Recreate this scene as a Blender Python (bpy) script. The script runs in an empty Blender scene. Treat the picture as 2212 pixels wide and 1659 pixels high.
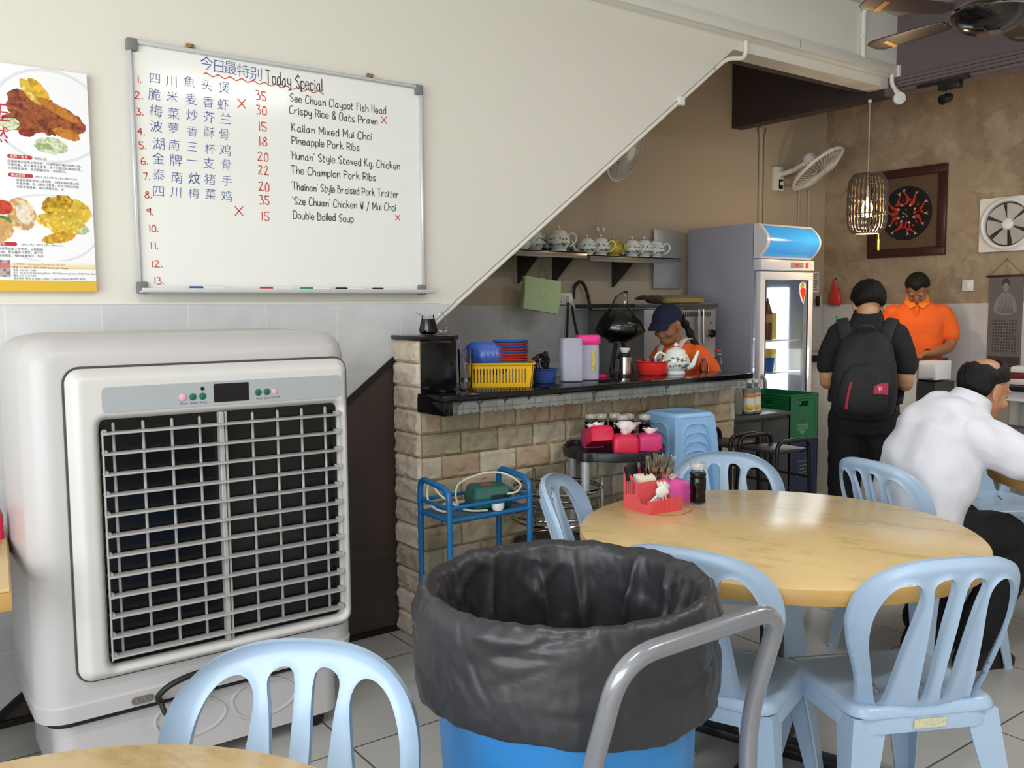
import bpy, bmesh, math, random
import numpy as np
from mathutils import Vector, Matrix, noise

random.seed(7)
SC = bpy.context.scene
COL = SC.collection
PI = math.pi
R = math.radians

# ---------------------------------------------------------------- camera
F_PX, W_PX = 1918.915, 2212.0
YAW, PITCH, ROLL, CAM_H = R(53.74802), R(-4.85829), R(-0.46268), 1.455
fw = Vector((math.cos(YAW)*math.cos(PITCH), math.sin(YAW)*math.cos(PITCH), math.sin(PITCH)))
rt = fw.cross(Vector((0, 0, 1))).normalized()
up = rt.cross(fw)
rt2 = rt*math.cos(ROLL) + up*math.sin(ROLL)
up2 = -rt*math.sin(ROLL) + up*math.cos(ROLL)
cam_d = bpy.data.cameras.new('camera')
cam_d.sensor_width = 36.0
cam_d.lens = F_PX/W_PX*36.0
cam_d.clip_start = 0.02
cam = bpy.data.objects.new('camera', cam_d)
COL.objects.link(cam)
cam.matrix_world = Matrix(((rt2.x, up2.x, -fw.x, 0), (rt2.y, up2.y, -fw.y, 0), (rt2.z, up2.z, -fw.z, CAM_H), (0, 0, 0, 1)))
SC.camera = cam

# ---------------------------------------------------------------- exposure, world, big lights
vs = SC.view_settings
vs.view_transform = 'Standard'
vs.look = 'None'
vs.gamma = 1.0
vs.use_curve_mapping = False
vs.exposure = 0.0
SC.cycles.max_bounces = 8
SC.cycles.diffuse_bounces = 5
SC.cycles.caustics_reflective = False
SC.cycles.caustics_refractive = False
SC.cycles.sample_clamp_indirect = 4.0

wd = bpy.data.worlds.new('world')
SC.world = wd
wd.use_nodes = True
bg = wd.node_tree.nodes['Background']
bg.inputs[0].default_value = (0.86, 0.93, 1.0, 1)
bg.inputs[1].default_value = 1.0


def area(name, loc, target, sx, sy, power, col=(1, 1, 1), spread=180):
    d = bpy.data.lights.new(name, 'AREA')
    d.shape = 'RECTANGLE'
    d.size, d.size_y, d.energy, d.color = sx, sy, power, col
    d.spread = R(spread)
    o = bpy.data.objects.new(name, d)
    COL.objects.link(o)
    o.location = loc
    o.rotation_euler = (Vector(target)-Vector(loc)).to_track_quat('-Z', 'Y').to_euler()
    return o


# daylight through the open shopfront behind the camera
area('shopfront_daylight', (-2.9, -0.6, 1.75), (2.0, 0.6, 1.35), 5.2, 2.7, 230, (0.93, 0.97, 1.0))
# unseen ceiling tube lamps over the tables, the last one added to brighten the back (their own light; the fixtures are built with the ceiling)
TUBES = ((0.2, 0.4), (2.6, -0.6), (4.7, 0.9), (6.5, 0.6))
for i, (tx, ty) in enumerate(TUBES):
    area('unseen_tube_lamp', (tx, ty, 3.3), (tx, ty, 0), 1.15, 0.12, 30, (0.97, 0.99, 1.0))


# ---------------------------------------------------------------- helpers: colour + materials
def C(h):
    h = h.lstrip('#')
    out = []
    for i in (0, 2, 4):
        c = int(h[i:i+2], 16)/255.0
        out.append(c/12.92 if c <= 0.04045 else ((c+0.055)/1.055)**2.4)
    return (out[0], out[1], out[2], 1.0)


MATS = {}


def mat(name, hexa='#808080', rough=0.5, metal=0.0, var=0.05, scale=8.0, bump=0.0, bscale=60.0, spec=0.5, coat=0.0,
        trans=0.0, ior=1.45, emit=0.0, ecol=None, alpha=1.0, attr=False, stretch=(1, 1, 1), sheen=0.0, sub=0.0):
    if name in MATS:
        return MATS[name]
    m = bpy.data.materials.new(name)
    m.use_nodes = True
    nt = m.node_tree
    N, L = nt.nodes, nt.links
    b = N['Principled BSDF']
    tc = N.new('ShaderNodeTexCoord')
    mp = N.new('ShaderNodeMapping')
    mp.inputs['Scale'].default_value = stretch
    L.new(tc.outputs['Object'], mp.inputs['Vector'])
    nz = N.new('ShaderNodeTexNoise')
    nz.inputs['Scale'].default_value = scale
    nz.inputs['Detail'].default_value = 4
    L.new(mp.outputs[0], nz.inputs['Vector'])
    c = C(hexa)
    mx = N.new('ShaderNodeMix')
    mx.data_type = 'RGBA'
    L.new(nz.outputs['Fac'], mx.inputs[0])
    lo = [max(0, v*(1-2*var)) for v in c[:3]]+[1]
    hi = [min(1, v*(1+2*var)) for v in c[:3]]+[1]
    mx.inputs[6].default_value = lo
    mx.inputs[7].default_value = hi
    src = mx.outputs[2]
    if attr:
        at = N.new('ShaderNodeAttribute')
        at.attribute_name = 'Col'
        mu = N.new('ShaderNodeMix')
        mu.data_type = 'RGBA'
        mu.blend_type = 'MULTIPLY'
        mu.inputs[0].default_value = 1.0
        L.new(src, mu.inputs[6])
        L.new(at.outputs['Color'], mu.inputs[7])
        src = mu.outputs[2]
    L.new(src, b.inputs['Base Color'])
    b.inputs['Roughness'].default_value = rough
    b.inputs['Metallic'].default_value = metal
    b.inputs['Specular IOR Level'].default_value = spec
    b.inputs['Coat Weight'].default_value = coat
    b.inputs['Coat Roughness'].default_value = 0.1
    b.inputs['Transmission Weight'].default_value = trans
    b.inputs['IOR'].default_value = ior
    b.inputs['Alpha'].default_value = alpha
    b.inputs['Sheen Weight'].default_value = sheen
    if sub:
        b.inputs['Subsurface Weight'].default_value = sub
        b.inputs['Subsurface Radius'].default_value = (0.02, 0.01, 0.006)
        b.inputs['Subsurface Scale'].default_value = 0.5
    if emit:
        b.inputs['Emission Color'].default_value = C(ecol or hexa)
        b.inputs['Emission Strength'].default_value = emit
    if bump:
        n2 = N.new('ShaderNodeTexNoise')
        n2.inputs['Scale'].default_value = bscale
        n2.inputs['Detail'].default_value = 5
        L.new(mp.outputs[0], n2.inputs['Vector'])
        bp = N.new('ShaderNodeBump')
        bp.inputs['Strength'].default_value = bump
        bp.inputs['Distance'].default_value = 0.01
        L.new(n2.outputs['Fac'], bp.inputs['Height'])
        L.new(bp.outputs[0], b.inputs['Normal'])
    MATS[name] = m
    return m


def glassmix(name, tint, fac, rough=.03):
    m = bpy.data.materials.new(name)
    m.use_nodes = True
    N, L = m.node_tree.nodes, m.node_tree.links
    N.remove(N['Principled BSDF'])
    tr_, gl, mx, lw = N.new('ShaderNodeBsdfTransparent'), N.new('ShaderNodeBsdfGlossy'), N.new('ShaderNodeMixShader'), N.new('ShaderNodeLayerWeight')
    tr_.inputs[0].default_value = C(tint)
    gl.inputs['Roughness'].default_value = rough
    gl.inputs['Color'].default_value = C('#ffffff')
    lw.inputs['Blend'].default_value = fac
    L.new(lw.outputs['Fresnel'], mx.inputs[0])
    L.new(tr_.outputs[0], mx.inputs[1])
    L.new(gl.outputs[0], mx.inputs[2])
    L.new(mx.outputs[0], N['Material Output'].inputs[0])
    MATS[name] = m


def tiles(name, c1, c2, grout, size, off, axes, rough=0.25, mortar=0.004, veins=0.0, offset=0.0, bump=0.15):
    """tiled surface; axes picks which object axes run along and up the tiling"""
    m = bpy.data.materials.new(name)
    m.use_nodes = True
    N, L = m.node_tree.nodes, m.node_tree.links
    b = N['Principled BSDF']
    tc = N.new('ShaderNodeTexCoord')
    sp = N.new('ShaderNodeSeparateXYZ')
    cb = N.new('ShaderNodeCombineXYZ')
    L.new(tc.outputs['Object'], sp.inputs[0])
    L.new(sp.outputs[axes[0]], cb.inputs[0])
    L.new(sp.outputs[axes[1]], cb.inputs[1])
    mp = N.new('ShaderNodeMapping')
    mp.inputs['Location'].default_value = (-off[0], -off[1], 0)
    L.new(cb.outputs[0], mp.inputs['Vector'])
    br = N.new('ShaderNodeTexBrick')
    br.offset = offset
    br.squash = 1.0
    br.inputs['Scale'].default_value = 1.0
    br.inputs['Brick Width'].default_value = size[0]
    br.inputs['Row Height'].default_value = size[1]
    br.inputs['Mortar Size'].default_value = mortar
    br.inputs['Mortar Smooth'].default_value = 0.1
    br.inputs['Color1'].default_value = C(c1)
    br.inputs['Color2'].default_value = C(c2)
    br.inputs['Mortar'].default_value = C(grout)
    L.new(mp.outputs[0], br.inputs['Vector'])
    nz = N.new('ShaderNodeTexNoise')
    nz.inputs['Scale'].default_value = 5.0
    nz.inputs['Detail'].default_value = 6
    nz.inputs['Distortion'].default_value = 1.2
    L.new(tc.outputs['Object'], nz.inputs['Vector'])
    rp = N.new('ShaderNodeMapRange')
    rp.inputs[1].default_value = 0.35
    rp.inputs[2].default_value = 0.7
    rp.inputs[3].default_value = 1.0
    rp.inputs[4].default_value = 1.0-veins
    L.new(nz.outputs['Fac'], rp.inputs[0])
    mu = N.new('ShaderNodeMix')
    mu.data_type = 'RGBA'
    mu.blend_type = 'MULTIPLY'
    mu.inputs[0].default_value = 1.0
    L.new(br.outputs['Color'], mu.inputs[6])
    L.new(rp.outputs[0], mu.inputs[7])
    L.new(mu.outputs[2], b.inputs['Base Color'])
    b.inputs['Roughness'].default_value = rough
    bp = N.new('ShaderNodeBump')
    bp.inputs['Strength'].default_value = bump
    bp.inputs['Distance'].default_value = 0.003
    bp.invert = True
    L.new(br.outputs['Fac'], bp.inputs['Height'])
    L.new(bp.outputs[0], b.inputs['Normal'])
    MATS[name] = m
    return m


def mottled(name, cols, rough=0.8, bump=0.2):
    """patchy plaster: three tones over blotches of two sizes, blocky like lime wash over brick"""
    m = bpy.data.materials.new(name)
    m.use_nodes = True
    N, L = m.node_tree.nodes, m.node_tree.links
    b = N['Principled BSDF']
    tc = N.new('ShaderNodeTexCoord')
    vo = N.new('ShaderNodeTexVoronoi')
    vo.distance = 'CHEBYCHEV'
    vo.inputs['Scale'].default_value = 5.5
    nz0 = N.new('ShaderNodeTexNoise')
    nz0.inputs['Scale'].default_value = 6.0
    nz0.inputs['Detail'].default_value = 6
    ad = N.new('ShaderNodeMix')
    ad.data_type = 'RGBA'
    ad.blend_type = 'LINEAR_LIGHT'
    ad.inputs[0].default_value = 0.25
    L.new(tc.outputs['Object'], ad.inputs[6])
    L.new(nz0.outputs['Color'], ad.inputs[7])
    L.new(tc.outputs['Object'], nz0.inputs['Vector'])
    L.new(ad.outputs[2], vo.inputs['Vector'])
    nz = N.new('ShaderNodeTexNoise')
    nz.inputs['Scale'].default_value = 3.4
    nz.inputs['Detail'].default_value = 9
    nz.inputs['Roughness'].default_value = 0.68
    L.new(tc.outputs['Object'], nz.inputs['Vector'])
    sc = N.new('ShaderNodeSeparateColor')
    L.new(vo.outputs['Color'], sc.inputs[0])
    mi = N.new('ShaderNodeMath')
    mi.operation = 'MULTIPLY_ADD'
    mi.inputs[1].default_value = 0.2
    L.new(sc.outputs[0], mi.inputs[0])
    sb = N.new('ShaderNodeMath')
    sb.operation = 'MULTIPLY'
    sb.inputs[1].default_value = 0.8
    L.new(nz.outputs['Fac'], sb.inputs[0])
    L.new(sb.outputs[0], mi.inputs[2])
    cr = N.new('ShaderNodeValToRGB')
    cr.color_ramp.elements[0].position = 0.36
    cr.color_ramp.elements[0].color = C(cols[0])
    cr.color_ramp.elements[1].position = 0.74
    cr.color_ramp.elements[1].color = C(cols[2])
    e = cr.color_ramp.elements.new(0.54)
    e.color = C(cols[1])
    L.new(mi.outputs[0], cr.inputs[0])
    L.new(cr.outputs[0], b.inputs['Base Color'])
    b.inputs['Roughness'].default_value = rough
    bp = N.new('ShaderNodeBump')
    bp.inputs['Strength'].default_value = bump
    bp.inputs['Distance'].default_value = 0.01
    L.new(nz.outputs['Fac'], bp.inputs['Height'])
    L.new(bp.outputs[0], b.inputs['Normal'])
    MATS[name] = m
    return m


# ---------------------------------------------------------------- helpers: meshes
def rotz(a):
    return Matrix.Rotation(a, 4, 'Z')


def TR(x=0, y=0, z=0, rx=0, ry=0, rz=0, s=1):
    return Matrix.Translation((x, y, z)) @ Matrix.Rotation(rz, 4, 'Z') @ Matrix.Rotation(ry, 4, 'Y') @ Matrix.Rotation(rx, 4, 'X') @ Matrix.Scale(s, 4)


class MB:
    def __init__(s):
        s.v, s.f, s.m, s.c, s.has = [], [], [], [], False

    def add(s, vs, fs, M=None, mi=0, col=None):
        n = len(s.v)
        s.v += [tuple(M @ Vector(p)) for p in vs] if M is not None else [tuple(p) for p in vs]
        flip = M is not None and M.determinant() < 0
        for k, f in enumerate(fs):
            f = [i+n for i in f]
            s.f.append(f[::-1] if flip else f)
            s.m.append(mi)
            s.c.append(col if not isinstance(col, list) else col[k])
        if col is not None:
            s.has = True
        return s

    def box(s, c, d, M=None, mi=0, bev=0.0, seg=2, col=None, taper=None):
        x, y, z = d[0]/2, d[1]/2, d[2]/2
        if bev:
            bm = bmesh.new()
            bmesh.ops.create_cube(bm, size=1)
            for v in bm.verts:
                k = 1.0
                if taper and v.co.z > 0:
                    k = taper
                v.co = Vector((v.co.x*2*x*k, v.co.y*2*y*k, v.co.z*2*z))
            bmesh.ops.bevel(bm, geom=bm.edges[:], offset=min(bev, 0.49*min(d)), segments=seg, profile=0.5, affect='EDGES')
            vs = [v.co+Vector(c) for v in bm.verts]
            bm.verts.index_update()
            fs = [[v.index for v in f.verts] for f in bm.faces]
            bm.free()
        else:
            k = taper or 1.0
            vs = [(c[0]+i*x*(k if h > 0 else 1), c[1]+j*y*(k if h > 0 else 1), c[2]+h*z) for h in (-1, 1) for j in (-1, 1) for i in (-1, 1)]
            fs = [[0, 2, 3, 1], [4, 5, 7, 6], [0, 1, 5, 4], [2, 6, 7, 3], [0, 4, 6, 2], [1, 3, 7, 5]]
        return s.add(vs, fs, M, mi, col)

    def tube(s, pts, r, n=10, closed=False, M=None, mi=0, caps=True, col=None, flat=None):
        pts = [Vector(p) for p in pts]
        k = len(pts)
        rs = r if isinstance(r, (list, tuple)) else [r]*k
        T = []
        for i in range(k):
            a = pts[(i-1) % k] if (closed or i > 0) else pts[i]
            b = pts[(i+1) % k] if (closed or i < k-1) else pts[i]
            t = b-a
            T.append(t.normalized() if t.length > 1e-9 else Vector((0, 0, 1)))
        u = T[0].orthogonal().normalized()
        if flat is not None:
            u = Vector(flat[0])
        vs, fs = [], []
        for i in range(k):
            u = u - T[i]*u.dot(T[i])
            u = u.normalized() if u.length > 1e-6 else T[i].orthogonal().normalized()
            w = T[i].cross(u)
            ea = flat[1] if flat is not None else 1.0
            for j in range(n):
                a = 2*PI*j/n
                vs.append(pts[i]+(u*math.cos(a)+w*math.sin(a)*ea)*rs[i])
        for i in range(k if closed else k-1):
            for j in range(n):
                a, b = i*n+j, i*n+(j+1) % n
                c, d = ((i+1) % k)*n+(j+1) % n, ((i+1) % k)*n+j
                fs.append([a, b, c, d])
        if caps and not closed:
            fs.append(list(range(n))[::-1])
            fs.append(list(range((k-1)*n, k*n)))
        return s.add(vs, fs, M, mi, col)

    def lathe(s, prof, n=32, M=None, mi=0, col=None, ang=2*PI, fold=None):
        vs, fs = [], []
        k = len(prof)
        full = abs(ang-2*PI) < 1e-6
        nn = n if full else n+1
        for (r, z) in prof:
            for j in range(nn):
                a = ang*j/n
                rr = max(r, 0.0) if fold is None else fold(r, z, a)
                vs.append((rr*math.cos(a), rr*math.sin(a), z))
        for i in range(k-1):
            for j in range(n):
                j2 = (j+1) % n if full else j+1
                if prof[i][0] < 1e-6 and fold is None:
                    fs.append([i*nn+j, (i+1)*nn+j2, (i+1)*nn+j][::-1])
                elif prof[i+1][0] < 1e-6 and fold is None:
                    fs.append([i*nn+j, i*nn+j2, (i+1)*nn+j])
                else:
                    fs.append([i*nn+j, i*nn+j2, (i+1)*nn+j2, (i+1)*nn+j])
        return s.add(vs, fs, M, mi, col)

    def prism(s, poly, h, M=None, mi=0, col=None):
        """polygon in XY from z=0 to z=h"""
        n = len(poly)
        a = sum(poly[i][0]*poly[(i+1) % n][1]-poly[(i+1) % n][0]*poly[i][1] for i in range(n))
        if a < 0:
            poly = poly[::-1]
        vs = [(x, y, 0) for x, y in poly]+[(x, y, h) for x, y in poly]
        fs = [list(range(n))[::-1], list(range(n, 2*n))]
        if h < 0:
            fs = [f[::-1] for f in fs]
        for i in range(n):
            j = (i+1) % n
            fs.append([i, j, j+n, i+n] if h >= 0 else [j, i, i+n, j+n])
        return s.add(vs, fs, M, mi, col)

    def ball(s, c, r, n=16, m=10, M=None, mi=0, col=None):
        r = r if isinstance(r, (tuple, list)) else (r, r, r)
        prof = [(math.sin(PI*i/m), -math.cos(PI*i/m)) for i in range(m+1)]
        prof[0] = (0, -1)
        prof[-1] = (0, 1)
        t = MB().lathe(prof, n)
        vs = [(c[0]+p[0]*r[0], c[1]+p[1]*r[1], c[2]+p[2]*r[2]) for p in t.v]
        return s.add(vs, t.f, M, mi, col)

    def loft(s, rings, M=None, mi=0, caps=True, n=24, col=None, dome=0.0):
        """rings: (centre, vec_a, vec_b[, power]) ; superellipse rings joined in order"""
        vs, fs = [], []
        for rg in rings:
            c, a, b = Vector(rg[0]), Vector(rg[1]), Vector(rg[2])
            pw = rg[3] if len(rg) > 3 else 2.0
            for j in range(n):
                t = 2*PI*j/n
                ct, st = math.cos(t), math.sin(t)
                x = math.copysign(abs(ct)**(2/pw), ct)
                y = math.copysign(abs(st)**(2/pw), st)
                vs.append(c+a*x+b*y)
        k = len(rings)
        for i in range(k-1):
            for j in range(n):
                fs.append([i*n+j, i*n+(j+1) % n, (i+1)*n+(j+1) % n, (i+1)*n+j])
        if caps:
            for e, rg in ((0, rings[0]), (k-1, rings[-1])):
                c = Vector(rg[0])
                d = Vector(rings[e][0])-Vector(rings[1 if e == 0 else k-2][0])
                if d.length > 1e-9:
                    c = c+d.normalized()*dome*min(Vector(rg[1]).length, Vector(rg[2]).length)
                q = len(vs)
                vs.append(c)
                for j in range(n):
                    f = [e*n+j, e*n+(j+1) % n, q]
                    fs.append(f[::-1] if e == 0 else f)
        return s.add(vs, fs, M, mi, col)

    def sheet(s, F, nu, nv, ur, vr, pos, M=None, mi=0, col=None, two=True):
        """F(U,V)>0 keeps; outline is clipped smoothly; pos(u,v,f,side)->point, side +1 front, -1 back"""
        us = np.linspace(ur[0], ur[1], nu+1)
        vv = np.linspace(vr[0], vr[1], nv+1)
        U, V = np.meshgrid(us, vv, indexing='ij')
        G = F(U, V)
        G = np.where(np.abs(G) < 1e-7, 1e-7, G)
        P, key, faces = [], {}, []

        def node(i, j):
            k = (i, j)
            if k not in key:
                key[k] = len(P)
                P.append((us[i], vv[j], G[i, j]))
            return key[k]

        def cut(a, b):
            k = (min(a, b), max(a, b))
            if k not in key:
                t = G[a]/(G[a]-G[b])
                t = min(max(t, 0.02), 0.98)
                key[k] = len(P)
                P.append((us[a[0]]+(us[b[0]]-us[a[0]])*t, vv[a[1]]+(vv[b[1]]-vv[a[1]])*t, 0.0))
            return key[k]
        for i in range(nu):
            for j in range(nv):
                cs = [(i, j), (i+1, j), (i+1, j+1), (i, j+1)]
                sg = [G[c] > 0 for c in cs]
                if not any(sg):
                    continue
                poly = []
                for q in range(4):
                    a, b = cs[q], cs[(q+1) % 4]
                    if sg[q]:
                        poly.append(node(*a))
                    if sg[q] != sg[(q+1) % 4]:
                        poly.append(cut(a, b))
                if len(poly) >= 3:
                    faces.append(poly)
        n = len(P)
        vs = [pos(u, v, f, 1) for u, v, f in P]
        fs = list(faces)
        if two:
            vs += [pos(u, v, f, -1) for u, v, f in P]
            fs += [[i+n for i in f[::-1]] for f in faces]
            E = {}
            for f in faces:
                for q in range(len(f)):
                    a, b = f[q], f[(q+1) % len(f)]
                    E[(a, b)] = E.get((a, b), 0)+1
            for (a, b) in E:
                if (b, a) not in E:
                    fs.append([b, a, a+n, b+n])
        return s.add(vs, fs, M, mi, col)

    def build(s, name, mats, parent=None, smooth=40, loc=None, fix=False, mods=()):
        me = bpy.data.meshes.new(name)
        me.from_pydata([tuple(p) for p in s.v], [], s.f)
        mats = mats if isinstance(mats, (list, tuple)) else [mats]
        for m in mats:
            me.materials.append(MATS[m] if isinstance(m, str) else m)
        if len(mats) > 1:
            me.polygons.foreach_set('material_index', s.m)
        if s.has:
            ca = me.color_attributes.new('Col', 'FLOAT_COLOR', 'CORNER')
            buf = []
            for f, c in zip(s.f, s.c):
                c = c or (1, 1, 1, 1)
                buf += list(c)*len(f)
            ca.data.foreach_set('color', buf)
        me.validate()
        me.update()
        if fix:
            bm = bmesh.new()
            bm.from_mesh(me)
            bmesh.ops.recalc_face_normals(bm, faces=bm.faces[:])
            bm.to_mesh(me)
            bm.free()
        if smooth:
            me.shade_smooth()
            if smooth < 180:
                me.set_sharp_from_angle(angle=R(smooth))
        o = bpy.data.objects.new(name, me)
        COL.objects.link(o)
        if parent is not None:
            o.parent = parent
        if loc is not None:
            o.location = loc
        for kind, kw in mods:
            md = o.modifiers.new(kind.lower(), kind)
            for k, v in kw.items():
                setattr(md, k, v)
        return o


def fil(pts, r, n=6, closed=False):
    """round the corners of a polyline"""
    pts = [Vector(p) for p in pts]
    out = []
    k = len(pts)
    for i in range(k):
        if not closed and i in (0, k-1):
            out.append(pts[i])
            continue
        p, a, b = pts[i], pts[(i-1) % k], pts[(i+1) % k]
        da, db = (a-p), (b-p)
        rr = min(r, da.length*0.49, db.length*0.49)
        A, B = p+da.normalized()*rr, p+db.normalized()*rr
        for q in range(n+1):
            t = q/n
            out.append(A*(1-t)**2+p*2*t*(1-t)+B*t*t)
    return out


def spl(pts, n=6, closed=False):
    pts = [Vector(p) for p in pts]
    k = len(pts)
    out = []
    for i in range(k if closed else k-1):
        p1, p2 = pts[i], pts[(i+1) % k]
        p0 = pts[(i-1) % k] if (closed or i > 0) else p1
        p3 = pts[(i+2) % k] if (closed or i < k-2) else p2
        for q in range(n):
            t = q/n
            out.append(0.5*((2*p1)+(p2-p0)*t+(2*p0-5*p1+4*p2-p3)*t*t+(3*p1-p0-3*p2+p3)*t**3))
    if not closed:
        out.append(pts[-1])
    return out


def rrect(w, h, r, n=5, c=(0, 0)):
    out = []
    for qx, qy, a0 in ((1, 1, 0), (-1, 1, 90), (-1, -1, 180), (1, -1, 270)):
        for i in range(n+1):
            a = R(a0+90*i/n)
            out.append((c[0]+qx*(w/2-r)+r*math.cos(a), c[1]+qy*(h/2-r)+r*math.sin(a)))
    return out


def sdpoly(poly):
    """signed distance (positive inside) to a polygon, vectorised"""
    P = np.array(poly, float)

    def f(U, V):
        d2 = np.full(U.shape, 1e9)
        ins = np.zeros(U.shape, bool)
        n = len(P)
        for i in range(n):
            a, b = P[i], P[(i+1) % n]
            e = b-a
            wx, wy = U-a[0], V-a[1]
            t = np.clip((wx*e[0]+wy*e[1])/(e@e+1e-12), 0, 1)
            d2 = np.minimum(d2, (wx-t*e[0])**2+(wy-t*e[1])**2)
            c = ((a[1] > V) != (b[1] > V))
            with np.errstate(divide='ignore', invalid='ignore'):
                xi = a[0]+(V-a[1])/(b[1]-a[1]+1e-15)*(b[0]-a[0])
            ins ^= c & (U < xi)
        d = np.sqrt(d2)
        return np.where(ins, d, -d)
    return f


def sdrr(cx, cy, w, h, r):
    def f(U, V):
        qx = np.abs(U-cx)-(w/2-r)
        qy = np.abs(V-cy)-(h/2-r)
        return -(np.sqrt(np.maximum(qx, 0)**2+np.maximum(qy, 0)**2)+np.minimum(np.maximum(qx, qy), 0)-r)
    return f


def empty(name, loc=(0, 0, 0), rz=0.0):
    o = bpy.data.objects.new(name, None)
    o.empty_display_size = 0.05
    COL.objects.link(o)
    o.location = loc
    o.rotation_euler = (0, 0, rz)
    return o


def tag(o, label=None, cat=None, group=None, kind=None):
    if label:
        o['label'] = label
    if cat:
        o['category'] = cat
    if group:
        o['group'] = group
    if kind:
        o['kind'] = kind
    return o


def thing(name, label, cat, loc=(0, 0, 0), rz=0.0, group=None):
    return tag(empty(name, loc, rz), label, cat, group)


def struct(mb, name, mats, **kw):
    return tag(mb.build(name, mats, **kw), kind='structure')


def dup(root, loc=None, rz=None, label=None, group=None):
    r = root.copy()
    COL.objects.link(r)
    if loc is not None:
        r.location = loc
    if rz is not None:
        r.rotation_euler = (0, 0, rz)
    if label:
        r['label'] = label
    if group:
        r['group'] = group

    def kids(a, b):
        for ch in list(a.children):
            c = ch.copy()
            COL.objects.link(c)
            c.parent = b
            kids(ch, c)
    kids(root, r)
    return r


def text(mb, body, size, M, mi=0, shear=0.0, offset=0.0, align='LEFT', wide=1.0, col=None, space=1.0):
    cu = bpy.data.curves.new('t', 'FONT')
    cu.body = body
    cu.size = size
    cu.shear = shear
    cu.offset = offset
    cu.align_x = align
    cu.space_character = space
    cu.resolution_u = 2
    o = bpy.data.objects.new('t', cu)
    COL.objects.link(o)
    bpy.context.view_layer.update()
    me = bpy.data.meshes.new_from_object(o.evaluated_get(bpy.context.evaluated_depsgraph_get()))
    mb.add([(v.co.x*wide, v.co.y, 0) for v in me.vertices], [list(p.vertices) for p in me.polygons], M, mi, col)
    bpy.data.objects.remove(o)
    bpy.data.curves.remove(cu)
    bpy.data.meshes.remove(me)


# single-stroke handwriting: digit pairs are x,y on a small grid (baseline 2, cap 9); '-' = straight strokes
GL = {
 'a': '4536150312324445 464352', 'b': '-0902 0416364443321203', 'c': '4536160503123243', 'd': '4436160403123243 -4942',
 'e': '04444536160503123243', 'f': '4839291802 -0636', 'g': '4536160503123245 4641302010', 'h': '-0902 0415364542',
 'i': '-0602 -0807', 'k': '-0902 -3604 -1542', 'l': '-0902', 'm': '-0602 0415263532 3445566562', 'n': '-0602 0415364542',
 'o': '26160503123243453626', 'p': '-0600 0516364543321203', 'r': '-0602 04153646', 's': '4626052443321203', 't': '1803122232 -0636',
 'u': '060312324446 -4642', 'w': '-06122532 -253246', 'x': '-0642 -4602', 'y': '0604133344 46413010', 'z': '-0646 -4602 -0242',
 'S': '58493928071626354453422213', 'C': '58492918060312224253', 'F': '-0902 -0949 -0636', 'H': '-0902 -4942 -0646',
 'O': '392918060312224253565839', 'P': '-0902 094858563505', 'R': '-0902 094858563505 -2552', 'K': '-0902 -4905 -1552',
 'M': '-0209 -0934 -3469 -6962', 'T': '-0969 -3932', 'B': '-0902 0938473606 0646543202', 'W': '-0922 -2236 -3642 -4259', 'D': '-0902 093958532202',
 '&': '521729494715031232 3255', '.': '-0203', "'": '-0908', '`': '-0918', '/': '-0049',
 '0': '291806031232434738 3829', '1': '-2922', '2': '082939483602 -0252', '3': '0929393826 2645433202', '4': '-3905 -0545 -3932',
 '5': '-4909 0906263544321203', '6': '39180503123243453505', '7': '-0949 -4922', '8': '3918172644433212030426374739', '9': '4838280716364749 4942',
}


def scrawl(mb, s, h, w, M, mi=0, rnd=None, width=None):
    """write s with cap height h and pen width w on the XY plane of M; width stretches the line to fit"""
    rnd = rnd or random.Random(1)
    x = 0.0
    strokes = []
    for ch in s:
        if ch == ' ':
            x += 4.0
            continue
        g = GL.get(ch)
        if not g:
            continue
        mx = 0
        dy = rnd.uniform(-0.25, 0.25)
        for st in g.split(' '):
            straight = st[0] == '-'
            st = st.lstrip('-')
            p = [Vector((int(st[i]), int(st[i+1])-2+dy, 0)) for i in range(0, len(st)-1, 2)]
            mx = max(mx, max(q.x for q in p))
            if not straight and len(p) > 2:
                p = spl(p, 4)
            strokes.append([Vector((q.x+x, q.y, 0)) for q in p])
        x += mx+2.2
    kx = (width/x) if width else h/7.0
    ky = h/7.0
    for p in strokes:
        p = [Vector((q.x*kx, q.y*ky, 0)) for q in p]
        vs, fs = [], []
        for i, q in enumerate(p):
            t = (p[min(i+1, len(p)-1)]-p[max(i-1, 0)])
            t = t.normalized() if t.length > 1e-9 else Vector((1, 0, 0))
            nn = Vector((-t.y, t.x, 0))*w/2
            e = t*w/2*(-1 if i == 0 else 1 if i == len(p)-1 else 0)
            vs += [q+nn+e*0.6, q-nn+e*0.6]
        for i in range(len(p)-1):
            fs.append([2*i, 2*i+1, 2*i+3, 2*i+2])
        mb.add(vs, fs, M, mi)
    return x*kx
# ================================================================ the room
YW, YK, XB, XC, ZCE = 3.5, 4.85, 7.06, 5.78, 3.4
X0, Y0 = -3.0, -3.4


def dg(x):      # height of the sloping underside of the stairs at x
    return 1.482+0.748*(x-2.229)


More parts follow.
